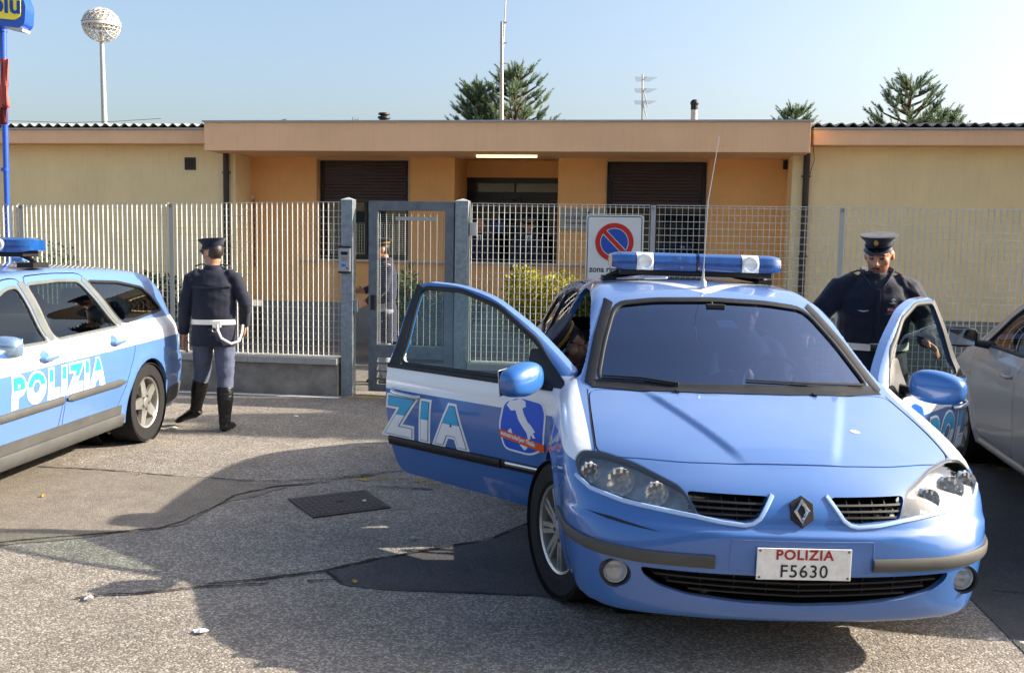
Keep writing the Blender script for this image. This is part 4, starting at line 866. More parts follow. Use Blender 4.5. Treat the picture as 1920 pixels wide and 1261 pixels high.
# ------------------------------------------------------------------ people: one remeshed body each, clothing as children
from mathutils import noise as mno
def organic(name, mb, voxel, m, parent, smooth=3, wr=0., wscale=14., wdir=(1, 1, 1), colf=None, loc=None, dec=None):
    me = bpy.data.meshes.new('o'); me.from_pydata(mb.v, [], mb.f)
    bm = bmesh.new(); bm.from_mesh(me); bmesh.ops.recalc_face_normals(bm, faces=bm.faces); bm.to_mesh(me); bm.free()
    o = bpy.data.objects.new('o', me); S.collection.objects.link(o)
    r = o.modifiers.new('r', 'REMESH'); r.mode = 'VOXEL'; r.voxel_size = voxel; r.adaptivity = 0
    s_ = o.modifiers.new('s', 'SMOOTH'); s_.iterations = smooth; s_.factor = .5
    if dec: d = o.modifiers.new('d', 'DECIMATE'); d.ratio = dec
    g = evalmesh(o); bpy.data.objects.remove(o); bpy.data.meshes.remove(me); g.name = name
    n = len(g.vertices); co = np.empty(n * 3); g.vertices.foreach_get('co', co); co = co.reshape(-1, 3); no = np.empty(n * 3); g.vertices.foreach_get('normal', no); no = no.reshape(-1, 3)
    if wr:
        for i in range(n):
            p = Vector(co[i]); q = Vector((p.x * wdir[0], p.y * wdir[1], p.z * wdir[2])) * wscale
            a = mno.noise(q); b = mno.noise(q * 2.3 + Vector((5, 1, 2)))
            h = (1 - abs(a) * 2.2) * .6 + b * .35; co[i] += no[i] * wr * h
        g.vertices.foreach_set('co', co.ravel())
    g.shade_smooth(); g.update(); g.materials.clear(); g.materials.append(m)
    if colf:
        at = g.attributes.new('col', 'FLOAT_COLOR', 'POINT'); at.data.foreach_set('color', np.array([colf(c) for c in co], np.float32).ravel())
    ob = bpy.data.objects.new(name, g)
    if loc is not None: ob.location = loc
    return link(ob, parent)
def skinmat():
    m = bpy.data.materials.new('skin'); m.use_nodes = True; b = m.node_tree.nodes['Principled BSDF']; a = m.node_tree.nodes.new('ShaderNodeAttribute'); a.attribute_name = 'col'
    m.node_tree.links.new(a.outputs['Color'], b.inputs['Base Color']); b.inputs['Roughness'].default_value = .5; b.inputs['Subsurface Weight'].default_value = .08; b.inputs['Subsurface Radius'].default_value = (.02, .008, .004); return m
SKIN = skinmat()
def cloth(name, col, rough=.85, vary=.25, bump=.25, bs=220, sheen=0.): 
    m = mat(name, col, rough, vary=vary, vscale=9, bump=bump, bscale=bs, spec=.25); m.node_tree.nodes['Principled BSDF'].inputs['Sheen Weight'].default_value = .15; return m
NAVY = cloth('navy_jacket_cloth', '161B2C', .72); NAVY2 = cloth('navy_wool', '1B2135', .9); GREYT = cloth('blue_grey_trouser_cloth', '50576C', .85); LEATHER = mat('black_leather', '121110', .38, vary=.2, bump=.3, bscale=40)
WHT = mat('white_leather', 'D9D7CF', .5, vary=.1); GOLD = mat('gold_braid', 'B8913C', .4, metal=.6); CAPM = cloth('cap_cloth', '1A1F33', .8); RED = mat('crimson_piping', '7A1722', .7); SHIRT = mat('white_shirt', 'D8DCE4', .8); COAT = cloth('grey_blue_coat_cloth', '2B2F40', .9); TRL = cloth('pale_grey_trouser_cloth', '8E929C', .9)
HAIR = mat('dark_hair', '1C1512', .7, vary=.3, vscale=60, bump=.5, bscale=200)
def frame(origin, fwd, upv):
    f_ = Vector(fwd).normalized(); u = Vector(upv); u = (u - f_ * u.dot(f_)).normalized(); l_ = u.cross(f_)
    return Matrix(((f_.x, l_.x, u.x, origin[0]), (f_.y, l_.y, u.y, origin[1]), (f_.z, l_.z, u.z, origin[2]), (0, 0, 0, 1)))
def xf(mb, m4, k0=0):
    for i in range(k0, len(mb.v)): mb.v[i] = tuple(m4 @ Vector(mb.v[i]))
def add_head(mb, m4):
    k = len(mb.v)
    mb.sphere((-.008, 0, .03), (.098, .078, .100), 20, 14); mb.sphere((.022, 0, -.035), (.070, .063, .085), 18, 12); mb.sphere((.062, 0, -.092), (.026, .030, .022), 10, 8)
    mb.sphere((.066, 0, .030), (.026, .056, .014), 12, 8)                     # brow
    mb.tube([(.080, 0, .028), (.098, 0, .002), (.112, 0, -.016), (.104, 0, -.030), (.085, 0, -.034)], [.009, .011, .013, .014, .008], 8)
    mb.sphere((.098, .013, -.024), (.010, .009, .009), 8, 6); mb.sphere((.098, -.013, -.024), (.010, .009, .009), 8, 6)
    mb.sphere((.088, 0, -.052), (.012, .025, .007), 10, 6); mb.sphere((.086, 0, -.064), (.013, .021, .008), 10, 6)   # lips
    for s in (-1, 1):
        mb.sphere((.050, s * .042, -.012), (.032, .026, .028), 10, 8)     # cheek
        mb.sphere((.072, s * .030, .013), (.014, .016, .012), 10, 8)      # eye under its lid
        mb.sphere((-.008, s * .080, -.002), (.020, .009, .032), 10, 8)    # ear
    xf(mb, m4, k)
def add_hand(mb, wrist, d, palm_n, side, curl=.6, spread=.12, sc=1.0):
    """d: direction of the fingers, palm_n: direction the palm faces, side=+1 puts the thumb on the cross(d,palm_n) side"""
    d = Vector(d).normalized(); n_ = Vector(palm_n); n_ = (n_ - d * n_.dot(d)).normalized(); t = d.cross(n_) * side; W = Vector(wrist)
    mb.tube([W - d * .03, W + d * .02 * sc, W + d * .05 * sc, W + d * .088 * sc], [(.024, .019), (.032 * sc, .018), (.041 * sc, .017), (.039 * sc, .013)], 10, flat=(t,))
    L = [.075, .084, .078, .062]
    for i in range(4):
        off = (1.5 - i) * .0205 * sc; b = W + d * .085 * sc + t * off; a = (1.5 - i) * spread; dd = (d + t * a * .6).normalized(); pts = [b - dd * .01]; ang = 0; p = b
        for k in range(3):
            ang += curl * (.55 + .25 * k) * (1 + .12 * i); v = dd * math.cos(ang) + n_ * math.sin(ang); p = p + v * L[i] * sc * (.42, .33, .25)[k]; pts.append(p)
        mb.tube(pts, [.0098 * sc, .0095 * sc, .0088 * sc, .0074 * sc], 8)
    b = W + d * .022 * sc + t * .028 * sc; v1 = (t * .72 + d * .62 + n_ * .25).normalized(); v2 = (t * .35 + d * .85 + n_ * .45).normalized(); mb.tube([b - v1 * .01, b + v1 * .038 * sc, b + v1 * .038 * sc + v2 * .034 * sc, b + v1 * .038 * sc + v2 * .056 * sc], [.014 * sc, .0115 * sc, .0105 * sc, .008 * sc], 8)
def cap(parent, m4, scale=1., badge=True, gold=False, tilt=0):
    m4 = m4 @ Matrix.Translation((-.004, 0, .066)) @ Matrix.Rotation(R(tilt), 4, 'Y') @ Matrix.Scale(scale, 4)
    mb = MB(); n = 40; rings = [(.098, .083, -.008, 0), (.101, .086, .0, 0), (.101, .086, .032, 0), (.103, .088, .034, 0), (.128, .114, .048, -.002), (.135, .121, .054, -.002), (.132, .118, .060, -.002), (.105, .095, .064, .0), (.05, .05, .065, 0), (.001, .001, .065, 0)]
    vs = []; fs = []
    for a, b, z, dx in rings:
        for k in range(n):
            g = 2 * math.pi * k / n; vs.append((a * math.cos(g) + dx, b * math.sin(g), z + (.020 * (math.cos(g) * .5 + .5) if z > .04 else 0) * (1 if a > .06 else .6)))
    for i in range(len(rings) - 1):
        for k in range(n): fs.append((i * n + k, i * n + (k + 1) % n, (i + 1) * n + (k + 1) % n, (i + 1) * n + k))
    mb.add(vs, fs); xf(mb, m4); c = mb.build('cap', CAPM, parent, True, 50)
    mb = MB(); vs = []; 
    for j, (o_, dz) in enumerate(((0, 0), (.018, -.008), (.036, -.020), (.048, -.030))):
        for k in range(21):
            g = R(-72 + 144 * k / 20); e = math.cos(g * 1.22)**.6 if abs(g * 1.22) < math.pi / 2 else 0; vs.append(((.100 + o_ * e) * math.cos(g), (.085 + o_ * .75 * e) * math.sin(g), .004 + dz * e))
    fs = [(j * 21 + k, j * 21 + k + 1, (j + 1) * 21 + k + 1, (j + 1) * 21 + k) for j in range(3) for k in range(20)]; nn = len(vs)
    vs += [(a, b, c_ - .003) for a, b, c_ in vs]; fs += [tuple(i + nn for i in f[::-1]) for f in fs]
    mb.add(vs, fs); xf(mb, m4); mb.build('visor', mat('cap_visor', '0C0D12', .15, coat=1), c, True, 50)
    mb = MB(); mb.tube([((.1035) * math.cos(R(g)), .0885 * math.sin(R(g)), .008) for g in range(-78, 79, 6)], [(.0025, .005)] * 27, 6, flat=((0, 0, 1),)); xf(mb, m4)
    if gold: 
        for z_ in (.016, .024): k = len(mb.v); mb.tube([((.1035) * math.cos(R(g)), .0885 * math.sin(R(g)), z_) for g in range(-178, 179, 8)], .003, 6); xf(mb, m4, k)
    mb.build('cap_braid', GOLD if gold else mat('cap_strap', '15161C', .3), c, True)
    if badge: mb = MB(); mb.sphere((.113, 0, .040), (.006, .014, .017), 12, 8); mb.sphere((.119, 0, .058), (.006, .009, .008), 8, 6); xf(mb, m4); mb.build('cap_badge', GOLD, c, True)
    return c
def limb(mb, pts, rad, n=14): mb.tube(pts, rad, n)
def person(J, label, root_loc, theta, sc=1., head_yaw=0., head_pitch=0., head_roll=0., voxel=.0065, style='jacket', hair=True, capk=None, face=None, beard=.0, group=None, cat='person', wr=.006, hands=((1, {}), (1, {})), gaze=None):
    """J: joints in metres, x forward, y left, z up"""
    root = empty('person', root_loc, theta); root.scale = (sc,) * 3; tag(root, label, cat, group)
    J = {k: (Vector(v) if isinstance(v, tuple) else v) for k, v in J.items()}; nk = J['neck']; pv = J['pelvis']; spine = (nk - pv).normalized()
    sh_ax = (J['shL'] - J['shR']).normalized()
    hm = Matrix.Rotation(head_yaw, 4, 'Z') @ Matrix.Rotation(head_pitch, 4, 'Y') @ Matrix.Rotation(head_roll, 4, 'X'); H = Matrix.Translation(J['head']) @ hm
    if 'hfwd' in J: H = frame(J['head'], J['hfwd'], J['hup'])
    H0 = H; H = H @ Matrix.Scale(J.get('hs', 1.0), 4)
    mb = MB(); add_head(mb, H)
    mb.tube([nk - spine * .03, nk + (J['head'] - nk) * .35, H @ Vector((-.02, 0, -.04))], [.066, .056, .056], 14)
    ch = pv.lerp(nk, .72); mb.tube([pv - spine * .05, pv.lerp(nk, .25), pv.lerp(nk, .5), ch, pv.lerp(nk, .93), nk], [(.14, .09), (.125, .085), (.135, .09), (.15, .095), (.13, .07), (.06, .06)], 16, flat=(sh_ax,))
    for s in 'LR':
        a, e, w_ = J['sh' + s], J['el' + s], J['wr' + s]; mb.tube([a.lerp(ch, .3), a, a.lerp(e, .5), e, e.lerp(w_, .35), w_], [.045, .048, .043, .036, .034, .024], 12)
        h, k, an = J['hip' + s], J['kn' + s], J['an' + s]; mb.tube([h.lerp(pv, .2) + Vector((0, 0, .02)), h, h.lerp(k, .5), k, k.lerp(an, .35), an], [.07, .078, .066, .05, .05, .034], 12)
        tw = J.get('toe' + s, an + Vector((.16, 0, -.06))); mb.tube([an + Vector((0, 0, 0)) - (tw - an) * .15, an.lerp(tw, .5), tw], [(.032, .03), (.036, .026), (.026, .018)], 10)
        hd, hn, hs, cu = J.get('hand' + s, (w_ - e).normalized()), J.get('palm' + s, Vector((0, -1 if s == 'L' else 1, 0))), J.get('thumb' + s, Vector((0, 0, 0))), J.get('curl' + s, Vector((.5, 0, 0)))
        side = 1 if Vector(hd).cross(Vector(hn)).dot(hs if hs.length > 0 else Vector((1, 0, 0))) > 0 else -1
        add_hand(mb, w_ + (w_ - e).normalized() * .01, hd, hn, side, cu.x)
    Hi = H.inverted(); base = np.array(srgb('B98468' if face is None else face)); hairc = np.array(srgb('2A201B')); lip = np.array(srgb('9A5548')); dark = np.array(srgb('2A1C18'))
    def colf(c):
        p = Hi @ Vector(c)
        if p.length > .17: return base
        k = base.copy()
        if hair and p.length < .15 and p.z > -.05 and (p.x < .050 - max(0, .045 - p.z) * .9) and not (abs(p.y) > .074 and p.z < .035) and (p.x < -.02 or p.z > .0): return hairc
        if p.x > -.02:
            if p.z < -.03 and beard and (p.x > -.01): k = k * (1 - beard) + hairc * beard
            if p.x > .084 and abs(p.z + .058) < .0095 and abs(p.y) < .024: k = lip
            for s in (-1, 1):
                d = math.hypot((p.y - s * .031) / .0165, (p.z - .012) / .0065)
                if p.x > .05 and d < 1: k = dark
                d = math.hypot((p.y - s * .031) / .024, (p.z - .031) / .0045)
                if p.x > .05 and d < 1: k = hairc
        return k
    organic('body', mb, voxel, SKIN, root, 2, colf=colf)
    if False:
        mb = MB(); mb.sphere((-.016, 0, .036), (.096, .0815, .098), 18, 12); mb.box((.075, 0, .00), (.11, .3, .3)) if False else None
        hv = [v for v in mb.v]; mb2 = MB(); mb2.sphere((-.020, 0, .034), (.094, .0825, .098), 22, 16); keep = [f for f in mb2.f if all((mb2.v[i][0] < .045 - max(0, .03 - mb2.v[i][2]) * 1.3 and mb2.v[i][2] > -.055) for i in f)]
        mb2.f = keep; xf(mb2, H); ho = mb2.build('hair', HAIR, root, True); md = ho.modifiers.new('s', 'SOLIDIFY'); md.thickness = .004; md.offset = 1
    V = voxel * 1.35
    if style in ('jacket', 'coat'):
        jm = {'jacket': NAVY, 'coat': COAT}[style] if 'jm' not in J else J['jm']
        lo = -.16 if style == 'jacket' else -.42; mb = MB(); bt = pv + spine * .06
        k_ = J.get('bulk', Vector((1, 0, 0))).x
        secs = [(pv + spine * lo, .195 if style == 'coat' else .19, .138), (pv - spine * .06, .190, .138), (bt, .166, .118), (bt + spine * .05, .182, .132), (pv.lerp(nk, .5), .188, .135), (pv.lerp(nk, .74), .20, .132), (pv.lerp(nk, .90), .165, .105), (nk + spine * .0, .09, .082), (nk + spine * .035, .076, .076)]
        mb.tube([s_[0] for s_ in secs], [(a * k_, b * k_) for _, a, b in secs], 22, flat=(sh_ax,))
        for s in 'LR':
            a, e, w_ = J['sh' + s], J['el' + s], J['wr' + s]
            mb.tube([a.lerp(ch, .45), a.lerp(ch, .08), a.lerp(e, .12), a.lerp(e, .5), a.lerp(e, .85), e, e.lerp(w_, .2), e.lerp(w_, .6), e.lerp(w_, .9), e.lerp(w_, .96)], [r_ * k_ for r_ in ((.07, .078, .074, .066, .06, .060, .056, .050, .046, .045) if k_ > 1.1 else (.066, .068, .064, .058, .055, .055, .052, .048, .044, .043))], 14)
        organic('jacket' if style == 'jacket' else 'coat', mb, V, jm, root, 4, wr=wr, wscale=6.5, wdir=(1, 1, 1.5))
        mb = MB(); mb.tube([nk + spine * .0, nk + spine * .045], [(.082, .086), (.074, .078)], 18, cap=False, flat=(sh_ax,)); co_ = mb.build('collar', jm, root, True); md = co_.modifiers.new('s', 'SOLIDIFY'); md.thickness = .012
        for s in 'LR':   # shoulder straps
            a = J['sh' + s]; p = a.lerp(nk, .12) + spine * .070; q = a.lerp(nk, .62) + spine * .066; mb = MB(); mb.tube([p, (p + q) / 2 + spine * .008, q], [(.024, .006)] * 3, 8, flat=(spine.cross(sh_ax),)); ep = mb.build('epaulette', NAVY2, root, True); MB().tube([p + spine * .004, p.lerp(q, .2) + spine * .006], [(.020, .005)] * 2, 8, flat=(spine.cross(sh_ax),)).build('epaulette_bar', RED, ep, True)
    mb = MB(); tr = J.get('tm'); top = pv + Vector((0, 0, .02))
    mb.tube([top + spine * .04, top - spine * .06], [(.160, .115), (.165, .12)], 18, flat=(sh_ax,))
    for s in 'LR':
        h, k, an = J['hip' + s], J['kn' + s], J['an' + s]; mb.tube([h.lerp(pv, .25) + Vector((0, 0, .05)), h - (h - k) * .08, h.lerp(k, .5), h.lerp(k, .9), k, k.lerp(an, .3), k.lerp(an, .8), k.lerp(an, 1.0)], [.10, .102, .088, .072, .068, .068, .062, .060] if 'boots' not in J else [.10, .102, .09, .078, .072, .066, .052, .045], 16)
    organic('trousers', mb, V, J.get('tmat', GREYT), root, 4, wr=wr * .9, wscale=9, wdir=(1, 1, 1.5))
    for s in 'LR':
        k, an = J['kn' + s], J['an' + s]; tw = J.get('toe' + s, an + Vector((.16, 0, -.06))); mb = MB(); dn = (an - k).normalized()
        if 'boots' in J: mb.tube([k.lerp(an, .22), k.lerp(an, .5), k.lerp(an, .85), an + dn * .02], [.074, .072, .055, .052], 16)
        else: mb.tube([k.lerp(an, .85), an + dn * .02], [.045, .045], 12)
        fd = (tw - an); fd2 = fd.normalized()
        mb.tube([an - fd * .30 + dn * .045, an + fd * .05 + dn * .042, an.lerp(tw, .62) + Vector((0, 0, -.012)), tw + fd2 * .02, tw + fd2 * .055], [(.036, .042), (.040, .048), (.046, .034), (.044, .028), (.022, .016)], 14, flat=(dn.cross(fd2),))
        organic('boot' if 'boots' in J else 'shoe', mb, V * .9, LEATHER, root, 3, wr=wr * .5 if 'boots' in J else 0, wscale=14, wdir=(1, 1, 2.5))
    if capk is not None: cap(root, H, **capk)
    return root, H, J
def belt(root, J, m, z=.06, k=1.):
    pv, nk = J['pelvis'], J['neck']; sp = (nk - pv).normalized(); ax = (J['shL'] - J['shR']).normalized(); c = pv + sp * z
    mb = MB(); vs = []; n = 32; fw2 = sp.cross(ax); 
    for h, r_ in ((-.022, 1.0), (-.022, 1.04), (.022, 1.04), (.022, 1.0)):
        for i in range(n): g = 2 * math.pi * i / n; vs.append(c + sp * h + ax * math.cos(g) * .178 * r_ * k + fw2 * math.sin(g) * .130 * r_ * k)
    fs = [(a * n + i, a * n + (i + 1) % n, ((a + 1) % 4) * n + (i + 1) % n, ((a + 1) % 4) * n + i) for a in range(4) for i in range(n)]
    mb.add(vs, fs); b = mb.build('belt', m, root, True, 40); return b
def T_(**k):
    base = dict(pelvis=(0, 0, .94), neck=(0, 0, 1.47), head=(.02, 0, 1.62), shL=(0, .185, 1.42), shR=(0, -.185, 1.42), elL=(-.03, .25, 1.14), elR=(-.03, -.25, 1.14), wrL=(.03, .26, .88), wrR=(.03, -.26, .88),
        hipL=(0, .09, .92), hipR=(0, -.09, .92), knL=(.02, .10, .49), knR=(.02, -.10, .49), anL=(-.01, .11, .085), anR=(-.01, -.11, .085), toeL=(.15, .13, .03), toeR=(.15, -.13, .03)); base.update(k); return base
# 1 the officer walking away on the left
J1 = T_(neck=(.02, 0, 1.46), head=(.045, .005, 1.605), boots=(1, 0, 0), knL=(.15, .13, .52), anL=(.20, .20, .17), toeL=(.26, .35, .06), knR=(.02, -.095, .48), anR=(-.05, -.095, .085), toeR=(.10, -.13, .03),
        shL=(0, .175, 1.42), shR=(0, -.175, 1.42), elL=(-.03, .245, 1.15), wrL=(.03, .27, .87), elR=(-.03, -.285, 1.16), wrR=(.13, -.255, .95), curlL=(.45, 0, 0), bulk=(1.05, 0, 0))
walker, H1, JJ = person(J1, 'officer in a navy jacket, grey trousers and black boots walking away', (-2.62, 8.72, 0), R(98), .97, head_yaw=R(48), head_pitch=R(6), capk=dict(tilt=4), voxel=.0065, wr=.008, hair=True)
b = belt(walker, JJ, WHT, .055, 1.05)
MB().tube([(-.155, -.06, .99), (-.165, -.06, .93), (-.16, -.09, .86), (-.14, -.17, .81), (-.10, -.235, .83), (-.06, -.255, .90), (-.03, -.26, .97)], .011, 8).build('lanyard', WHT, b, True)
MB().box((-.155, -.05, .985), (.02, .075, .06)).build('belt_keeper', WHT, b, bevel=.006); MB().tube([(-.165 + .0 * g, -.03 + .02 * math.cos(g), .935 + .02 * math.sin(g)) for g in np.linspace(0, 6.0, 12)], .004, 6).build('belt_ring', CHROME, b, True)
mb = MB(); mb.tube([H1 @ Vector((.07, s * .062, .012)) for s in (-1, -.5, 0, .5, 1)], [(.014, .007)] * 5, 8, flat=((0, 0, 1),)); mb.build('sunglasses', mat('sunglass_black', '08080A', .1, coat=1), walker, True)
yoke = MB(); yoke.tube([(-.150, y, 1.315 - .012 * math.cos(y * 8)) for y in np.linspace(-.165, .165, 14)], [(.004, .012)] * 14, 6, flat=((1, 0, 0),)); yoke.build('yoke_flap', NAVY, walker, True)
# 2 the officer behind the open door on the right
J2 = T_(head=(.05, .01, 1.615), neck=(.015, 0, 1.47), elR=(.06, -.36, 1.22), wrR=(.27, -.44, 1.10), elL=(.02, .33, 1.19), wrL=(.235, .30, 1.075), handL=(.6, .5, -.35), palmL=(-.2, -.75, -.3), thumbL=(0, 0, 1), curlL=(.7, 0, 0), hs=1.07, handR=(.9, -.3, -.25), palmR=(0, .2, -1), thumbR=(0, 1, 0), bulk=(1.22, 0, 0), tmat=NAVY2)
off2, H2, JJ2 = person(J2, 'moustached officer in a navy jacket and peaked cap standing behind the open door', (2.46, 6.78, 0), R(-103), 1.025, head_yaw=R(-16), head_pitch=R(20), capk=dict(tilt=-6, scale=.93), voxel=.0055, wr=.009, hair=True, beard=.35, face='C08A6E')
b = belt(off2, JJ2, WHT, .085, 1.24); MB().box((.172, 0, .99 + .035), (.02, .07, .05)).build('belt_buckle', CHROME, b, bevel=.004)
def chest(root, J, y, z, k=1.22):   # point on the jacket front
    return Vector((.125 * k * math.sqrt(max(0, 1 - (y / (.20 * k))**2)) + .012 + J['neck'].x * (z - .94) / .53, y, z))
fr_ = lambda y: math.atan2(y * .45, .2)
p = chest(None, JJ2, .10, 1.27); m4 = Matrix.Translation(p + Vector((.008, 0, 0))) @ Matrix.Rotation(fr_(.10), 4, 'Z')
tg = MB().box((0, 0, 0), (.004, .085, .030), mat4=m4).build('name_patch', mat('patch_maroon', '5A2A3A', .8), off2)
vs, fs = textpolys('POLIZIA', .021, .0004, align='CENTER'); meshob('patch_text', [m4 @ Vector((.004, a, b_ - .007)) for a, b_, _ in vs], fs, mat('patch_text_pink', 'D0A8B4', .7), tg)
mb = MB(); p = chest(None, JJ2, .095, 1.325) + Vector((.008, 0, 0)); mb.box(p, (.006, .010, .036)); mb.box(p + Vector((0, 0, -.012)), (.006, .040, .005)); mb.box(p + Vector((0, 0, .008)), (.006, .026, .008)); mb.build('breast_badge', mat('silver_thread', 'B8BCC0', .4, metal=.5), off2, bevel=.002)
mb = MB(); p = chest(None, JJ2, -.085, 1.255) + Vector((.010, 0, 0)); mb.tube([p + Vector((-.003, -.032, .006)), p, p + Vector((-.003, .032, .006))], [.002, .006, .002], 8); mb.build('wings_badge', mat('silver_thread', ''), off2, True)
MB().sphere(chest(None, JJ2, .08, 1.19) + Vector((.006, 0, 0)), (.008, .014, .018)).build('round_badge', mat('badge_bronze', '5E554A', .6), off2, True)
for s in (-1, 1): MB().tube([(-.085, s * .02, 1.515), (-.03, s * .088, 1.518), (.05, s * .095, 1.50), (.105, s * .060, 1.45), (.135, s * .02, 1.385)], [(.004, .010), (.007, .026), (.007, .032), (.007, .030), (.005, .010)], 8, flat=((0, 1, 0),)).build('collar_flap', mat('collar_cloth', '20263A', .8), off2, True)
mb = MB(); mb.tube([H2 @ Vector(q) for q in ((.093, -.030, -.052), (.103, -.012, -.043), (.106, 0, -.042), (.103, .012, -.043), (.093, .030, -.052))], [.003, .005, .005, .005, .003], 6); mb.build('moustache', HAIR, off2, True)
for y in (-.10, .10):
    P_ = [chest(None, JJ2, y + q, 1.235 if y > 0 else 1.235) + Vector((.004, 0, 0)) for q in (-.055, 0, .055)]; MB().tube(P_, [(.004, .016)] * 3, 8, flat=((1, 0, 0),)).build('pocket_flap', NAVY, off2, True)
MB().tube([chest(None, JJ2, .0, z_) + Vector((.004, 0, 0)) for z_ in (1.0, 1.15, 1.3, 1.40)], [(.004, .018)] * 4, 8, flat=((1, 0, 0),)).build('placket', NAVY, off2, True)
# 3 the officer leaning out of the passenger seat
# world-aligned joints: he sits on the passenger seat and bends out to the left, one foot on the ground
J3 = dict(pelvis=(-.46, 0, .60), neck=(-.13, .02, 1.00), head=(.02, .04, 1.075), shL=(-.20, .17, .94), shR=(-.14, -.17, .97), elL=(-.02, .30, .74), elR=(.06, -.16, .74), wrL=(.12, .22, .56), wrR=(.13, .02, .58),
        hipL=(-.42, .09, .58), hipR=(-.42, -.09, .58), knL=(-.02, .14, .60), knR=(-.02, -.12, .58), anL=(.06, .12, .22), anR=(.22, -.60, .10), toeL=(.16, .12, .17), toeR=(.37, -.60, .045), tmat=GREYT, bulk=(1.05, 0, 0), palmL=(0, -1, 0), palmR=(0, 1, 0))
J3['knR'] = (.02, -.32, .54); J3['hfwd'] = (.50, .52, -.69); J3['hup'] = (.72, .15, .62)
off3, H3, JJ3 = person(J3, 'officer with a gold braided cap bending out of the front passenger seat', (.37, 5.78, 0.045), R(180), 1.0, head_yaw=R(34), head_pitch=R(48), head_roll=R(-12), capk=dict(gold=True, tilt=4), voxel=.006, wr=.007, beard=.45, face='B07C62')
# 4 the driver
car_m = carmat(*CM1); sp_ = car_m @ Vector((-1.22, .37, 0)); th_ = math.atan2(-math.cos(CM1[2]), -math.sin(CM1[2]))
J4 = dict(pelvis=(-.12, 0, .66), neck=(-.20, 0, 1.16), head=(-.16, 0, 1.30), shL=(-.20, .18, 1.10), shR=(-.20, -.18, 1.10), elL=(.0, .25, .88), elR=(.0, -.25, .88), wrL=(.26, .16, .96), wrR=(.26, -.16, .96), hipL=(-.10, .09, .62), hipR=(-.10, -.09, .62),
        knL=(.34, .14, .66), knR=(.34, -.14, .66), anL=(.66, .12, .40), anR=(.66, -.12, .40), toeL=(.80, .12, .44), toeR=(.80, -.12, .44), curlL=(1.1, 0, 0), curlR=(1.1, 0, 0), jm=None)
J4.pop('jm')
off4, H4, _ = person(J4, 'driver in dark clothes seated behind the steering wheel of the front police car', sp_, th_, 1.0, voxel=.009, wr=.008, capk=None)
# 5 the officer holding the gate
J5 = T_(head=(.05, 0, 1.605), elR=(.0, -.27, 1.17), wrR=(.22, -.26, 1.10), elL=(.05, .24, 1.16), wrL=(.25, .16, .98), handR=(.9, .2, .1), palmR=(.2, .9, -.2), thumbR=(0, 0, 1), curlR=(.8, 0, 0), handL=(.85, -.2, -.2), palmL=(0, -1, 0), thumbL=(0, 0, 1), tmat=TRL, bulk=(1.02, 0, 0))
gp = wpos(722, 600, 11.75)
off5, H5, JJ5 = person(J5, 'officer in a grey coat and peaked cap holding the gate from inside', (gp.x, 11.75, 0), R(197), .985, head_yaw=R(0), capk=dict(gold=True, tilt=2), voxel=.008, style='coat', wr=.007)
MB().tube([H5 @ Vector((.06, 0, -.12)), JJ5['neck'] + Vector((.075, 0, -.06)), JJ5['neck'] + Vector((.115, 0, -.16))], [.02, .03, .012], 8).build('shirt', SHIRT, off5, True)
# 6, 7 two men in the doorway
for (u, vtop, bald, lab) in ((899, 411, True, 'bareheaded man in a dark suit and tie standing left in the doorway'), (991, 403, False, 'officer in a gold banded cap and dark uniform standing right in the doorway')):
    q = wpos(u, 430, 16.35 if bald else 16.15)
    o_, h_, j_ = person(T_(tmat=NAVY2, bulk=(1.05, 0, 0)), lab, (q.x, q.y, .35), R(-90 + (2 if bald else 4)), .985 if bald else .985, head_yaw=R(4), head_pitch=R(5), capk=None if bald else dict(gold=True), voxel=.010, wr=.004, style='jacket')
    MB().add([(.10, -.035, 1.47), (.10, .035, 1.47), (.157, .0, 1.25)], [(0, 1, 2)]).add([(.09, -.035, 1.47), (.09, .035, 1.47), (.147, .0, 1.25)], [(2, 1, 0)]).build('shirt', SHIRT, o_, False)
    MB().tube([(.112, 0, 1.455), (.150, 0, 1.33), (.165, 0, 1.25)], [(.010, .004), (.014, .004), (.008, .004)], 8, flat=((0, 1, 0),)).build('tie', mat('dark_tie', '1A2140', .6), o_, True)
    for z_ in (1.20, 1.08): MB().sphere((.158, .0, z_), .008).build('button', GOLD, o_, True)
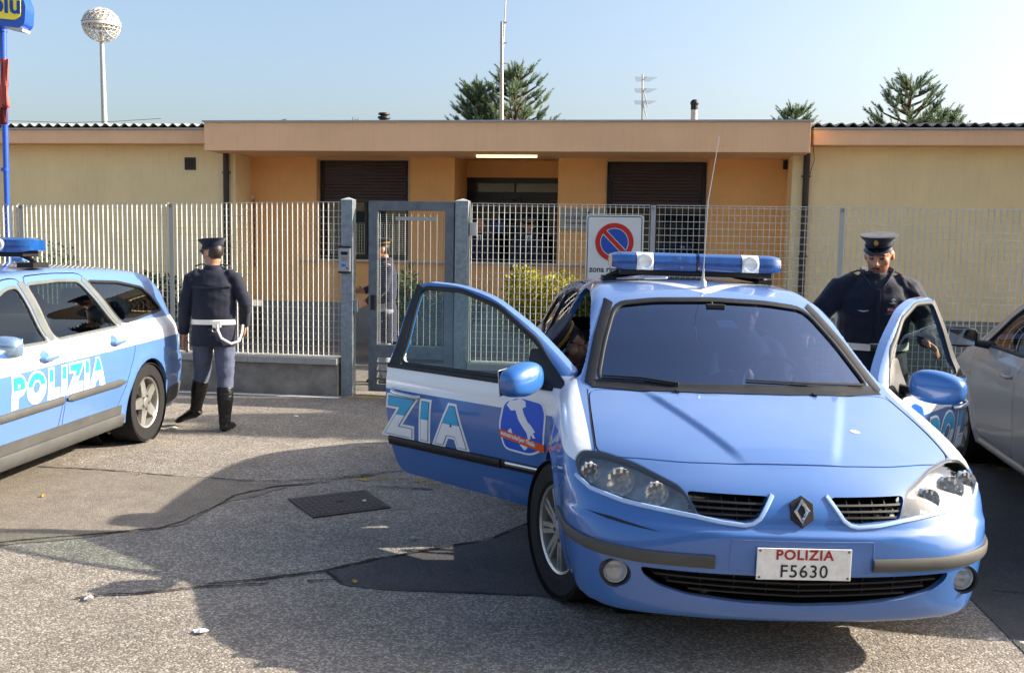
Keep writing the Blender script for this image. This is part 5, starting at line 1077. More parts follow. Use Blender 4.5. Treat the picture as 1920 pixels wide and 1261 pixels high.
# ------------------------------------------------------------------ ground
def asphalt(name, c1, c2, scale=95., stone=.5, stain=.25, crackc='23211F'):
    m = bpy.data.materials.new(name); m.use_nodes = True; n = m.node_tree.nodes; l = m.node_tree.links; b = n['Principled BSDF']; b.inputs['Roughness'].default_value = .86; b.inputs['Specular IOR Level'].default_value = .35
    g = n.new('ShaderNodeNewGeometry'); P = g.outputs['Position']
    def mth(op, a, b_=None, cl=False):
        k = n.new('ShaderNodeMath'); k.operation = op; k.use_clamp = cl
        for i, q in enumerate((a, b_)):
            if q is None: continue
            if isinstance(q, (int, float)): k.inputs[i].default_value = q
            else: l.new(q, k.inputs[i])
        return k.outputs[0]
    v = n.new('ShaderNodeTexVoronoi'); v.inputs['Scale'].default_value = scale; v.inputs['Randomness'].default_value = 1; l.new(P, v.inputs['Vector'])
    v2 = n.new('ShaderNodeTexVoronoi'); v2.inputs['Scale'].default_value = scale * 2.3; l.new(P, v2.inputs['Vector'])
    sc = n.new('ShaderNodeSeparateColor'); l.new(v.outputs['Color'], sc.inputs[0])
    edge = mth('SUBTRACT', 1., mth('MULTIPLY', mth('POWER', v.outputs['Distance'], 2.), 1.3), True)
    tone = mth('MULTIPLY', mth('POWER', sc.outputs[0], 1.6), edge)
    mx = n.new('ShaderNodeMix'); mx.data_type = 'RGBA'; l.new(mth('ADD', mth('MULTIPLY', tone, stone * 1.6), .06, True), mx.inputs[0]); mx.inputs[6].default_value = srgb(c1); mx.inputs[7].default_value = srgb(c2)
    t = n.new('ShaderNodeTexNoise'); t.inputs['Scale'].default_value = .9; t.inputs['Detail'].default_value = 9; t.inputs['Roughness'].default_value = .62; l.new(P, t.inputs['Vector'])
    t3 = n.new('ShaderNodeTexNoise'); t3.inputs['Scale'].default_value = 7; t3.inputs['Detail'].default_value = 6; l.new(P, t3.inputs['Vector'])
    mr = n.new('ShaderNodeMapRange'); mr.inputs[1].default_value = .3; mr.inputs[2].default_value = .72; mr.inputs[3].default_value = 1 + stain * .6; mr.inputs[4].default_value = 1 - stain; l.new(t.outputs[0], mr.inputs[0])
    mr2 = n.new('ShaderNodeMapRange'); mr2.inputs[1].default_value = .3; mr2.inputs[2].default_value = .7; mr2.inputs[3].default_value = .88; mr2.inputs[4].default_value = 1.12; l.new(t3.outputs[0], mr2.inputs[0])
    sca = n.new('ShaderNodeVectorMath'); sca.operation = 'SCALE'; l.new(mx.outputs[2], sca.inputs[0]); l.new(mth('MULTIPLY', mr.outputs[0], mr2.outputs[0]), sca.inputs['Scale'])
    l.new(sca.outputs[0], b.inputs['Base Color'])
    bp = n.new('ShaderNodeBump'); bp.inputs['Strength'].default_value = .75; bp.inputs['Distance'].default_value = .0035; hh = mth('ADD', mth('MULTIPLY', edge, 1.), mth('MULTIPLY', v2.outputs['Distance'], .3)); hh = mth('ADD', hh, mth('MULTIPLY', sc.outputs[1], .5)); l.new(hh, bp.inputs['Height']); l.new(bp.outputs[0], b.inputs['Normal'])
    MATS[name] = m; return m
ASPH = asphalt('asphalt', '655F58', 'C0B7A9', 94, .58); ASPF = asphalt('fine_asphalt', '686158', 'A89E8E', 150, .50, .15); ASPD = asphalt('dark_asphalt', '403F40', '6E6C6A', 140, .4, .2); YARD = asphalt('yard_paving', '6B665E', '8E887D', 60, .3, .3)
def sheet(name, poly, z, m, kind='structure'):
    bm = bmesh.new(); bm.faces.new([bm.verts.new((p[0], p[1], z)) for p in poly]); bmesh.ops.triangulate(bm, faces=bm.faces[:]); bmesh.ops.recalc_face_normals(bm, faces=bm.faces)
    if bm.faces and sum(f.normal.z for f in bm.faces) < 0: bmesh.ops.reverse_faces(bm, faces=bm.faces)
    me = bpy.data.meshes.new(name); bm.to_mesh(me); bm.free(); me.materials.append(m); o = link(bpy.data.objects.new(name, me)); return tag(o, kind=kind)
sheet('ground', [(-400, -60), (400, -60), (400, 700), (-400, 700)], 0, ASPH)
def wob(px, step=.05, amp=.02, sd=0):
    P = [wz(u, v) for u, v in px]; out = []; r_ = random.Random(sd)
    for a, b in zip(P, P[1:]):
        n = max(1, int((b - a).length / step)); d = (b - a).normalized(); nn = Vector((-d.y, d.x, 0))
        for i in range(n): q = a + (b - a) * i / n; out.append(q + nn * (mno.noise(q * 3 + Vector((sd, 0, 0))) * amp * 2.2 + mno.noise(q * 11) * amp + r_.uniform(-1, 1) * amp * .35))
    return out + [P[-1]]
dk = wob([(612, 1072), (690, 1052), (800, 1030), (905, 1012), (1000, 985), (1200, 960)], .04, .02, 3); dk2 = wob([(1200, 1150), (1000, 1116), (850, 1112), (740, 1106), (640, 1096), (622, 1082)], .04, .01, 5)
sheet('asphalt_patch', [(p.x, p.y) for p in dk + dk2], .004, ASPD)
lf = wob([(-40, 872), (60, 866), (190, 880), (330, 893), (450, 902), (560, 908), (540, 915), (430, 940), (345, 982), (200, 1003), (100, 1012), (-40, 1025)], .05, .02, 9)
sheet('asphalt_patch', [(p.x, p.y) for p in lf], .004, ASPF)
ra = [wz(u, v) for u, v in ((640, 760), (1120, 775), (1500, 800), (2100, 860), (2100, 1500), (1250, 1400))]
sheet('asphalt_patch', [(2.1, 3.0), (2.3, 5), (2.6, 7.8), (3.4, 9.2), (9, 8.3), (9, 2.2)], .004, ASPD)
CRK = mat('crack_tar', '2B2826', .9, vary=.3)
def crack(px, w_=.018, sd=0, gap=.0):
    P = wob(px, .02, .011, sd); mb = MB(); r_ = random.Random(sd)
    for i in range(len(P) - 1):
        if gap and mno.noise(P[i] * 1.7 + Vector((sd * 3.1, 0, 0))) < -.42 + gap: continue
        d = (P[i + 1] - P[i]); d.normalize(); nn = Vector((-d.y, d.x, 0)); a = w_ * (.12 + .7 * abs(mno.noise(P[i] * 6)) + .25 * r_.random()); b = w_ * (.12 + .7 * abs(mno.noise(P[i + 1] * 6)) + .25 * r_.random()); z = Vector((0, 0, .0085))
        mb.add([P[i] - nn * a + z, P[i] + nn * a + z, P[i + 1] + nn * b + z, P[i + 1] - nn * b + z], [(3, 2, 1, 0)])
    tag(mb.build('road_crack', CRK), kind='structure')
crack([(0, 1019), (40, 1014), (100, 1010), (200, 1000), (300, 992), (345, 978), (400, 950), (440, 930), (520, 912), (620, 905)], .020, 1, .12)
crack([(70, 876), (190, 882), (330, 893), (430, 900), (530, 903), (640, 896), (760, 882)], .018, 2, .12)
crack([(390, 1096), (470, 1088), (540, 1078), (610, 1072), (700, 1050), (790, 1034), (880, 1018), (925, 1008), (1010, 975)], .024, 3, .05)
crack([(140, 1122), (200, 1115), (280, 1112), (380, 1100), (480, 1096), (560, 1090), (630, 1088)], .020, 4, .2); crack([(612, 1072), (632, 1086), (640, 1094)], .012, 5); crack([(640, 1094), (740, 1106), (860, 1112), (1000, 1116)], .008, 6, .3)
crack([(700, 912), (800, 918), (900, 922), (1010, 924)], .014, 7, .2); crack([(560, 908), (640, 898), (720, 890)], .02, 8, .3)
crack([(1810, 1100), (1860, 1108), (1925, 1112)], .012, 10, .2); crack([(1870, 860), (1920, 868), (1990, 880)], .01, 11, .2)
def wornpaint(name, col, dens=.5, sc=9):
    m = bpy.data.materials.new(name); m.use_nodes = True; n = m.node_tree.nodes; l = m.node_tree.links; b = n['Principled BSDF']; b.inputs['Base Color'].default_value = srgb(col); b.inputs['Roughness'].default_value = .7
    g = n.new('ShaderNodeNewGeometry'); t = n.new('ShaderNodeTexNoise'); t.inputs['Scale'].default_value = sc; t.inputs['Detail'].default_value = 12; t.inputs['Roughness'].default_value = .75; l.new(g.outputs['Position'], t.inputs['Vector'])
    r_ = n.new('ShaderNodeMapRange'); r_.inputs[1].default_value = dens - .06; r_.inputs[2].default_value = dens + .06; l.new(t.outputs[0], r_.inputs[0]); l.new(r_.outputs[0], b.inputs['Alpha']); return m
def line(px, w_, m, name):
    P = [wz(u, v) for u, v in px]; L_ = []; R_ = []
    for i, p in enumerate(P): d = (P[min(i + 1, len(P) - 1)] - P[max(i - 1, 0)]).normalized(); nn = Vector((-d.y, d.x, 0)); L_.append(p + nn * w_ / 2); R_.append(p - nn * w_ / 2)
    sheet(name, [(p.x, p.y) for p in L_ + R_[::-1]], .006, m)
line([(-260, 722), (335, 735), (480, 740), (636, 746)], .10, wornpaint('road_paint_white', 'DCDCD6', .36), 'road_marking')
line([(640, 897), (760, 900), (900, 912), (1010, 925)], .16, wornpaint('road_paint_yellow', 'A08A3C', .55), 'road_marking'); line([(650, 842), (740, 838), (850, 850)], .10, wornpaint('road_paint_yellow2', 'A08A3C', .58), 'road_marking'); line([(1840, 870), (1990, 900)], .12, wornpaint('road_paint_yellow3', 'A08A3C', .5), 'road_marking')
line([(1850, 1200), (1990, 1225)], .12, wornpaint('road_paint_pale', 'C8C6C0', .58), 'road_marking')
# manhole cover
A_, B_, C_, D_ = [wz(u, v) for u, v in ((545, 937), (682, 921), (728, 952), (590, 970))]
mh = empty('manhole_cover', (A_ + B_ + C_ + D_) / 4); tag(mh, 'rectangular cast iron manhole cover set in the asphalt', 'manhole cover')
IRON = mat('cast_iron', '4A4340', .6, metal=.3, vary=.3, bump=.2, bscale=80); cc_ = (A_ + B_ + C_ + D_) / 4
qd = [A_ - cc_, B_ - cc_, C_ - cc_, D_ - cc_]
MB().add([(p.x * 1.05, p.y * 1.05, .003) for p in qd] + [(p.x * 1.05, p.y * 1.05, .010) for p in qd], [(4, 5, 6, 7)[::-1], (0, 1, 5, 4), (1, 2, 6, 5), (2, 3, 7, 6), (3, 0, 4, 7)]).build('rim', IRON, mh)
mb = MB()
bil = lambda s, t: (qd[0] * (1 - s) + qd[1] * s) * (1 - t) + (qd[3] * (1 - s) + qd[2] * s) * t
for i in range(12):
    for j in range(7):
        a = [bil((i + .06) / 12, (j + .06) / 7), bil((i + .94) / 12, (j + .06) / 7), bil((i + .94) / 12, (j + .94) / 7), bil((i + .06) / 12, (j + .94) / 7)]; a = [Vector((p.x * .96, p.y * .96, 0)) for p in a]; c0 = sum(a, Vector()) / 4
        mb.add([p + Vector((0, 0, .010)) for p in a] + [c0 + (p - c0) * .8 + Vector((0, 0, .016)) for p in a], [(4, 5, 6, 7)[::-1]] + [(k, (k + 1) % 4, 4 + (k + 1) % 4, 4 + k) for k in range(4)])
mb.build('lid', IRON, mh)
for o in mh.children:
    bm = bmesh.new(); bm.from_mesh(o.data); bmesh.ops.recalc_face_normals(bm, faces=bm.faces)
    if sum(f.normal.z for f in bm.faces) < 0: bmesh.ops.reverse_faces(bm, faces=bm.faces)
    bm.to_mesh(o.data); bm.free()
for s, t in ((.47, .5), (.53, .5)): p = bil(s, t); MB().lathe([(0, .0168), (.013, .0168)], 10, c=(p.x, p.y, 0)).build('key_hole', mat('hole_black', '050505', 1), mh)
def litter(u, v, s, m, lab, name='litter'):
    p = wz(u, v); r_ = random.Random(int(u)); n = 9; vs = [(math.cos(6.28 * k / n) * s * r_.uniform(.55, 1.1), math.sin(6.28 * k / n) * s * .8 * r_.uniform(.5, 1.1), .008 + r_.uniform(0, .014)) for k in range(n)] + [(0, 0, .022)]
    o = meshob(name, vs + [(a, b, c - .002) for a, b, c in vs], [(k, (k + 1) % n, n) for k in range(n)] + [(n + 1 + (k + 1) % n, n + 1 + k, 2 * n + 1) for k in range(n)], m, loc=(p.x, p.y, 0)); tag(o, lab, 'litter', 'scraps lying on the asphalt')
PAP = mat('paper_white', 'D8D8D4', .8); LEAF = mat('dry_leaf', 'B08A4A', .8)
litter(166, 1125, .034, PAP, 'crumpled white paper on the sunlit asphalt at the lower left'); litter(376, 1186, .04, PAP, 'white paper scrap on the edge of the front car shadow'); litter(325, 803, .045, mat('pale_scrap', 'A8A89C', .8), 'pale scrap lying beside the walking officer shadow')
litter(555, 782, .03, PAP, 'small white scrap in the shade between officer and gate'); litter(683, 942, .03, PAP, 'white fleck lying on the manhole cover'); litter(666, 1094, .016, LEAF, 'ochre leaf fragment beside the dark asphalt patch'); litter(80, 932, .02, LEAF, 'brown leaf on the smooth asphalt near the left edge'); litter(262, 891, .014, LEAF, 'tiny ochre leaf on the long crack at left'); litter(776, 1012, .035, mat('pale_scrap', ''), 'flat pale scrap below the manhole cover'); litter(530, 735, .02, PAP, 'white scrap by the painted line under the wall')
# dry grass strip at the gate foot
mb = MB(); r_ = random.Random(4)
for k in range(700):
    p = wz(r_.uniform(655, 770), r_.gauss(746, 2.5)); a = r_.uniform(0, 6.28); L = r_.uniform(.03, .10); mb.add([p, p + Vector((math.cos(a) * .004, math.sin(a) * .004, 0)), p + Vector((math.cos(a + 1.5) * L, math.sin(a + 1.5) * L * .5, r_.uniform(.004, .02)))], [(0, 1, 2)])
tag(mb.build('dry_grass', mat('straw', 'B49A62', .9, vary=.3)), kind='stuff')
# ------------------------------------------------------------------ fence line
FL = (-.55, 10.6); FR = -R(8.5)
GALV = mat('galvanised_steel', '8C969C', .42, metal=.55, vary=.28, vscale=22); GALVL = mat('galvanised_bars', 'C6C8C2', .5, metal=.0, vary=.22, vscale=3); CONC = mat('weathered_concrete', '8B857A', .9, vary=.35, vscale=5, bump=.5, bscale=30); CAPC = mat('pale_concrete', 'A6A39B', .85, vary=.15, vscale=8, bump=.2, bscale=60)
def fz(x): return 2.10 + min(0, (x + 1.3)) * .018
def low_wall(x0, x1, lab):
    r_ = empty('low_wall', FL + (0,), FR); tag(r_, lab, 'wall')
    MB().box(((x0 + x1) / 2, .08, .16), (x1 - x0, .24, .36)).build('wall_base', CONC, r_, bevel=.01)
    mb = MB(); n = max(1, round((x1 - x0) / 1.0))
    for k in range(n): a = x0 + (x1 - x0) * k / n; b = x0 + (x1 - x0) * (k + 1) / n; mb.box(((a + b) / 2, .08, .375), (b - a - .004, .32, .07))
    mb.build('coping', CAPC, r_, bevel=.006); return r_
low_wall(-9.5, -1.35, 'low weathered concrete wall with pale coping left of the gate'); low_wall(.085, 13.0, 'low concrete wall under the right hand fence behind the cars')
def grating(mb, x0, x1, z0, z1f, dx=.0585, dz=.0705, dep=.025, th=.0035, rod=.0028, y=.08):
    n = int((x1 - x0) / dx); off = (x1 - x0 - n * dx) / 2
    for k in range(n + 1): x = x0 + off + k * dx; z1 = z1f(x); mb.box((x, y, (z0 + z1) / 2), (th, dep, z1 - z0))
    zt = z1f(x0); m = int((min(zt, z1f(x1)) - z0) / dz)
    for k in range(m + 1):
        z = z0 + .03 + k * dz; 
        if z < min(z1f(x0), z1f(x1)) - .01: mb.tube([(x0, y - dep / 2 + .002, z), (x1, y - dep / 2 + .002, z)], rod, 5)
    mb.box(((x0 + x1) / 2, y, z0 - .004), (x1 - x0, dep, .005)); mb.add([(x0, y - dep / 2, z1f(x0) - .002), (x1, y - dep / 2, z1f(x1) - .002), (x1, y + dep / 2, z1f(x1) - .002), (x0, y + dep / 2, z1f(x0) - .002), (x0, y - dep / 2, z1f(x0) + .004), (x1, y - dep / 2, z1f(x1) + .004), (x1, y + dep / 2, z1f(x1) + .004), (x0, y + dep / 2, z1f(x0) + .004)], [(0, 3, 2, 1), (4, 5, 6, 7), (0, 1, 5, 4), (1, 2, 6, 5), (2, 3, 7, 6), (3, 0, 4, 7)])
def fence(px, lab, x0, x1):
    f_ = empty('metal_fence', FL + (0,), FR); tag(f_, lab, 'fence')
    ed = sorted([x0, x1] + px)
    for a, b in zip(ed, ed[1:]):
        mb = MB(); grating(mb, a + (.035 if a in px else .004), b - (.035 if b in px else .004), .425, fz); mb.build('grating_panel', GALVL, f_)
    for x in px:
        MB().box((x, .095, (.41 + fz(x)) / 2), (.008, .045, fz(x) - .41)).box((x, .072, (.41 + fz(x)) / 2), (.05, .006, fz(x) - .41)).build('fence_post', mat('pale_galvanised', 'A9ACA8', .5, metal=.3), f_, bevel=.001)
        MB().lathe([(.016, -.004), (.014, .008), (0, .010)], 8, c=(x, .06, fz(x) - .03), axis='Y').build('bolt', GALV, f_)
    return f_
fence([-9.0, -7.05, -5.13, -3.31], 'white lit steel grating fence to the left of the gate', -9.5, -1.345); fence([2.0, 3.88, 5.78, 7.7, 9.6, 11.5], 'steel grating fence to the right of the gate behind the cars', .085, 13.0)
def gpost(x, w_, lab):
    o = empty('gate_post', FL + (0,), FR); tag(o, lab, 'gate post'); MB().box((x, .06, 1.06), (w_, w_, 2.12)).build('shaft', GALV, o, bevel=.006)
    MB().add([(x - w_ / 2 - .006, .06 - w_ / 2 - .006, 2.121), (x + w_ / 2 + .006, .06 - w_ / 2 - .006, 2.121), (x + w_ / 2 + .006, .06 + w_ / 2 + .006, 2.121), (x - w_ / 2 - .006, .06 + w_ / 2 + .006, 2.121), (x, .06, 2.15)], [(0, 1, 4), (1, 2, 4), (2, 3, 4), (3, 0, 4), (3, 2, 1, 0)]).build('post_cap', mat('post_cap_pale', 'A8ACA8', .5), o); return o
p1 = gpost(-1.26, .13, 'galvanised square gate post carrying the intercom'); p2 = gpost(.0, .14, 'galvanised square gate post at the hinge side of the gate')
MB().box((-1.175, .06, .98), (.05, .07, .13)).build('lock_box', GALV, p1, bevel=.003); MB().box((.115, .05, 1.83), (.07, .07, .14)).build('sensor_box', mat('pale_grey_box', 'B8B8B0', .5), p2, bevel=.006)
ic = empty('intercom', FL + (0,), FR); tag(ic, 'grey door intercom with blue sticker mounted on the gate post', 'intercom')
MB().box((-1.275, -.022, 1.48), (.125, .03, .26)).build('case', mat('intercom_grey', 'A9ABAD', .4, metal=.3), ic, bevel=.006)
for z_ in (1.615, 1.345): MB().box((-1.275, -.022, z_), (.135, .042, .02)).build('end_cap', BLK, ic, bevel=.003)
MB().box((-1.275, -.039, 1.55), (.075, .006, .035)).build('camera_window', mat('window_black', '15171A', .15), ic); MB().box((-1.285, -.039, 1.42), (.05, .004, .03)).build('sticker', mat('sticker_blue', '1C78C8', .4), ic); MB().lathe([(.010, 0), (.008, -.006), (0, -.006)], 10, c=(-1.245, -.037, 1.39), axis='Y').build('button', BLK, ic)
mb = MB()
for i in range(4):
    for j in range(5): mb.box((-1.30 + i * .016, -.038, 1.47 + j * .011), (.010, .004, .006))
mb.build('speaker_grille', mat('grille_grey', '77797B', .5), ic)
gt = empty('metal_gate', (0, 0, 0)); tag(gt, 'grey steel pedestrian gate with fine mesh standing slightly ajar', 'gate')
gt.matrix_world = Matrix.Translation(FL + (0,)) @ Matrix.Rotation(FR, 4, 'Z') @ Matrix.Translation((-.09, .06, 0)) @ Matrix.Rotation(-R(5), 4, 'Z')
GF = mat('gate_grey_steel', '6E757A', .45, metal=.5, vary=.3, vscale=9); W_ = .965
mb = MB(); mb.box((-.05, 0, 1.08), (.10, .05, 2.07)); mb.box((-W_ + .05, 0, 1.08), (.10, .05, 2.07)); mb.box((-W_ / 2, 0, 2.065), (W_ - .2, .05, .10)); mb.box((-W_ / 2, 0, .49), (W_ - .2, .05, .14)); mb.box((-W_ / 2, 0, .085), (W_ - .2, .05, .08)); mb.build('gate_frame', GF, gt, bevel=.003)
mb = MB()
for z_ in (.185, .27, .355): mb.box((-W_ / 2, 0, z_), (W_ - .2, .03, .022))
mb.build('lower_slats', GF, gt)
mb = MB(); 
for k in range(11): mb.box((-.125 - k * .0715, 0, 1.28), (.003, .010, 1.42))
for k in range(62): mb.box((-W_ / 2, -.008, .60 + k * .0225), (W_ - .24, .002, .0026))
mb.build('fine_mesh', mat('gate_mesh_zinc', 'A2A5A2', .5, metal=.2), gt); mb = MB(); mb.box((-.42, -.03, 1.93), (.46, .012, .035))
mb.build('closer_rail', mat('pale_galvanised', ''), gt); MB().box((-W_ + .055, -.03, 1.02), (.045, .04, .16)).box((-W_ + .055, .03, 1.02), (.03, .05, .12)).build('lock', BLK, gt, bevel=.004)
MB().tube([(-.012, 0, .5), (-.012, 0, .62)], .016, 8).tube([(-.012, 0, 1.8), (-.012, 0, 1.92)], .016, 8).build('hinge', GALV, gt, True)
# no stopping sign on the fence
sg = empty('traffic_sign', FL + (0,), FR); tag(sg, 'white tow away zone sign with red and blue no parking disc', 'sign')
MB().prism(roundpoly([(1.315, 1.155), (1.905, 1.155), (1.905, 1.995), (1.315, 1.995)], .035, 5), .01, .025, 'Y').build('sign_plate', mat('sign_white', 'D9D9D3', .4, vary=.05), sg)
def flat(name, poly, y, m, parent=sg): 
    n = len(poly); ar = sum(poly[i][0] * poly[(i + 1) % n][1] - poly[(i + 1) % n][0] * poly[i][1] for i in range(n)); poly = poly if ar > 0 else poly[::-1]
    return MB().prism(poly, y, y + .002, 'Y').build(name, m, parent)
def ringf(name, poly, w_, y, m, parent=sg):
    q = inset(poly, w_); n = len(poly); return meshob(name, [(a, y, b) for a, b in poly] + [(a, y, b) for a, b in q], [(i, (i + 1) % n, n + (i + 1) % n, n + i) for i in range(n)], m, parent)
SBK = mat('sign_black', '16181C', .5); SRD = mat('sign_red', 'C22A1C', .35); SBL = mat('sign_blue', '1F4FA8', .35)
ringf('border', roundpoly([(1.328, 1.168), (1.892, 1.168), (1.892, 1.982), (1.328, 1.982)], .03, 5), .008, .0085, SBK)
cir = lambda cx, cz, r_, n=40: [(cx + r_ * math.cos(6.2832 * k / n), cz + r_ * math.sin(6.2832 * k / n)) for k in range(n)]
flat('red_disc', cir(1.61, 1.715, .198), .006, SRD)
for a0 in (45, 225):
    sh_ = .026; r_ = .140; pts = []
    for k in range(21): g = R(a0 - 90 + 12 + (156) * k / 20); pts.append((1.61 + r_ * math.cos(g) , 1.715 + r_ * math.sin(g)))
    flat('blue_segment', pts, .0035, SBL); ringf('white_edge', pts, -.006, .003, mat('sign_white', ''))
vs, fs = textpolys('zona rimozione', .088, .0015, align='CENTER', space=1.0); meshob('sign_text', [(1.61 + a * .92, .0075, 1.405 + b) for a, b, _ in vs], [f for f in fs], SBK, sg)
flat('tow_truck', [(1.36, 1.265), (1.36, 1.295), (1.49, 1.295), (1.545, 1.37), (1.555, 1.362), (1.515, 1.30), (1.62, 1.30), (1.62, 1.35), (1.69, 1.35), (1.72, 1.305), (1.72, 1.265)], .007, SBK); MB().tube([(1.545, .006, 1.366), (1.60, .006, 1.31)], .004, 5).build('tow_hook', SBK, sg)
for cx in (1.43, 1.66): flat('truck_wheel', cir(cx, 1.252, .026, 20), .0055, SBK); flat('truck_hub', cir(cx, 1.252, .014, 16), .004, mat('sign_white', ''))
flat('towed_car', [(1.755, 1.255), (1.76, 1.29), (1.79, 1.30), (1.81, 1.33), (1.85, 1.33), (1.872, 1.295), (1.872, 1.255)], .007, SBK)
# ------------------------------------------------------------------ station building
BO = (0, 15.5, 0); bd = empty('station_building', BO, -R(8.5)); tag(bd, 'low yellow and orange police station with flat fascia and corrugated roof', 'building')
def plaster(name, col, dirt='8A7450', amt=.18):
    m = mat(name, col, .92, vary=amt, vscale=1.1, bump=.25, bscale=90, spec=.2); n = m.node_tree.nodes; l = m.node_tree.links; b = n['Principled BSDF']
    tc = n.new('ShaderNodeTexCoord'); mp = n.new('ShaderNodeMapping'); mp.inputs['Scale'].default_value = (5, 5, .35); t = n.new('ShaderNodeTexNoise'); t.inputs['Detail'].default_value = 8; t.inputs['Roughness'].default_value = .7
    l.new(tc.outputs['Object'], mp.inputs[0]); l.new(mp.outputs[0], t.inputs['Vector']); r_ = n.new('ShaderNodeMapRange'); r_.inputs[1].default_value = .52; r_.inputs[2].default_value = .78; r_.inputs[3].default_value = 0; r_.inputs[4].default_value = amt * 2.2; l.new(t.outputs[0], r_.inputs[0])
    mx = n.new('ShaderNodeMix'); mx.data_type = 'RGBA'; src = b.inputs['Base Color'].links[0].from_socket; l.new(r_.outputs[0], mx.inputs[0]); l.new(src, mx.inputs[6]); mx.inputs[7].default_value = srgb(dirt); l.new(mx.outputs[2], b.inputs['Base Color']); return m
YEL = plaster('cream_plaster', 'F2D8A4', amt=.07); ORA = plaster('orange_plaster', 'EBB070', amt=.08); FAS = plaster('salmon_fascia', 'EEC096', amt=.06); PLN = plaster('grey_plinth', '8B8880', amt=.2); DKF = mat('dark_frame', '1E1A19', .4, vary=.1); BRN = mat('brown_pipe', '3A2C2A', .5, vary=.15)
W = lambda: MB()
for nm, x0, x1, mt in (('left_wing_wall', -24, -4.53, YEL), ('right_wing_wall', 4.14, 24, YEL)):
    MB().box(((x0 + x1) / 2, .31, 1.9), (x1 - x0, .62, 2.5)).build(nm.split('_', 1)[1], mt, bd); MB().box(((x0 + x1) / 2, .30, .325), (x1 - x0 + .02, .64, .65)).build('plinth', PLN, bd)
    MB().box(((x0 + x1) / 2 + (-.12 if x0 < 0 else .12), -.12, 3.26), (x1 - x0 - (.24), .36, .215)).build('wing_fascia', FAS, bd, bevel=.004)
    MB().box(((x0 + x1) / 2 + (-.12 if x0 < 0 else .12), -.13, 3.382), (x1 - x0 - .24, .40, .026)).build('flashing', mat('zinc_flashing', 'A6A8A8', .5, metal=.3), bd)
    # corrugated sheets
    xa, xb = (x0, -4.79) if x0 < 0 else (4.33, x1); n = int((xb - xa) / .0205); vs = []; fs = []
    for k in range(n + 1):
        x = xa + (xb - xa) * k / n; z = 3.435 + .024 * math.cos(2 * math.pi * x / .164)
        vs += [(x, -.34, z + .006), (x, 7, z + .5), (x, -.34, z - .006), (x, 7, z + .488)]
    for k in range(n): a = 4 * k; b = a + 4; fs += [(a, b, b + 1, a + 1), (a + 2, a + 3, b + 3, b + 2), (a, a + 2, b + 2, b)]
    meshob('corrugated_roof', vs, fs, mat('fibre_cement', '8F8C84', .9, vary=.3, vscale=4), bd, True, 50); MB().box(((xa + xb) / 2, 3.2, 3.35), (xb - xa, 6.4, .08)).build('ceiling', PLN, bd)
def wallgrid(x0, x1, z0, z1, holes, y0, y1, m, name):
    xs = sorted({x0, x1, *[h[0] for h in holes], *[h[1] for h in holes]}); zs = sorted({z0, z1, *[h[2] for h in holes], *[h[3] for h in holes]}); mb = MB()
    for i in range(len(xs) - 1):
        for j in range(len(zs) - 1):
            cx, cz = (xs[i] + xs[i + 1]) / 2, (zs[j] + zs[j + 1]) / 2
            if any(h[0] < cx < h[1] and h[2] < cz < h[3] for h in holes): continue
            mb.box((cx, (y0 + y1) / 2, cz), (xs[i + 1] - xs[i], y1 - y0, zs[j + 1] - zs[j]))
    bm = bmesh.new(); me = bpy.data.meshes.new(name); me.from_pydata(mb.v, [], mb.f); bm.from_mesh(me); bmesh.ops.remove_doubles(bm, verts=bm.verts, dist=1e-5); seen = {}
    for f in list(bm.faces):
        key = tuple(sorted(v.index for v in f.verts)); seen.setdefault(key, []).append(f)
    for q in seen.values():
        if len(q) > 1: bmesh.ops.delete(bm, geom=q, context='FACES_ONLY')
    bm.to_mesh(me); bm.free(); me.materials.append(m); return link(bpy.data.objects.new(name, me), bd)
wins = [(-3.37, -1.83), (1.38, 2.93)]
wallgrid(-4.53, 4.14, .65, 3.6, [(a, b, 1.36, 2.98) for a, b in wins] + [(-1.07, .61, .65, 3.6)], .60, .85, ORA, 'porch_wall')
MB().box((-.23, .70, .99), (1.68, .2, .68)).build('parapet', ORA, bd); MB().box((0, .615, .325), (8.66, .05, .65)).build('plinth', PLN, bd); MB().box((-.23, 1.2, .17), (1.68, 1.1, .33)).build('porch_floor', mat('stone_floor', '8C857A', .8, vary=.2), bd)
MB().box((-.2, .575, 1.345), (7.0, .08, .035)).build('ledge', mat('travertine', 'C9BCA6', .7, vary=.15), bd, bevel=.003)
MB().box((-.235, .11, 3.235), (9.07, 1.40, .43)).build('porch_fascia', FAS, bd, bevel=.004); MB().box((-.235, .11, 3.462), (9.11, 1.46, .026)).build('flashing', mat('zinc_flashing', ''), bd)
MB().box((-1.17, 1.3, 1.9), (.2, .9, 3.2)).build('recess_wall', ORA, bd); MB().box((.71, 1.3, 1.9), (.2, .9, 3.2)).build('recess_wall', ORA, bd); MB().box((-.23, 2.01, 3.16), (1.9, 2.39, .2)).build('recess_ceiling', ORA, bd); MB().box((-.23, 1.72, 3.05), (1.9, .2, .55)).build('lintel', ORA, bd)
MB().box((0, 4.6, 3.40), (9.2, 7.0, .1)).box((0, 8, 1.9), (40, .3, 3.2)).build('rear_structure', PLN, bd)
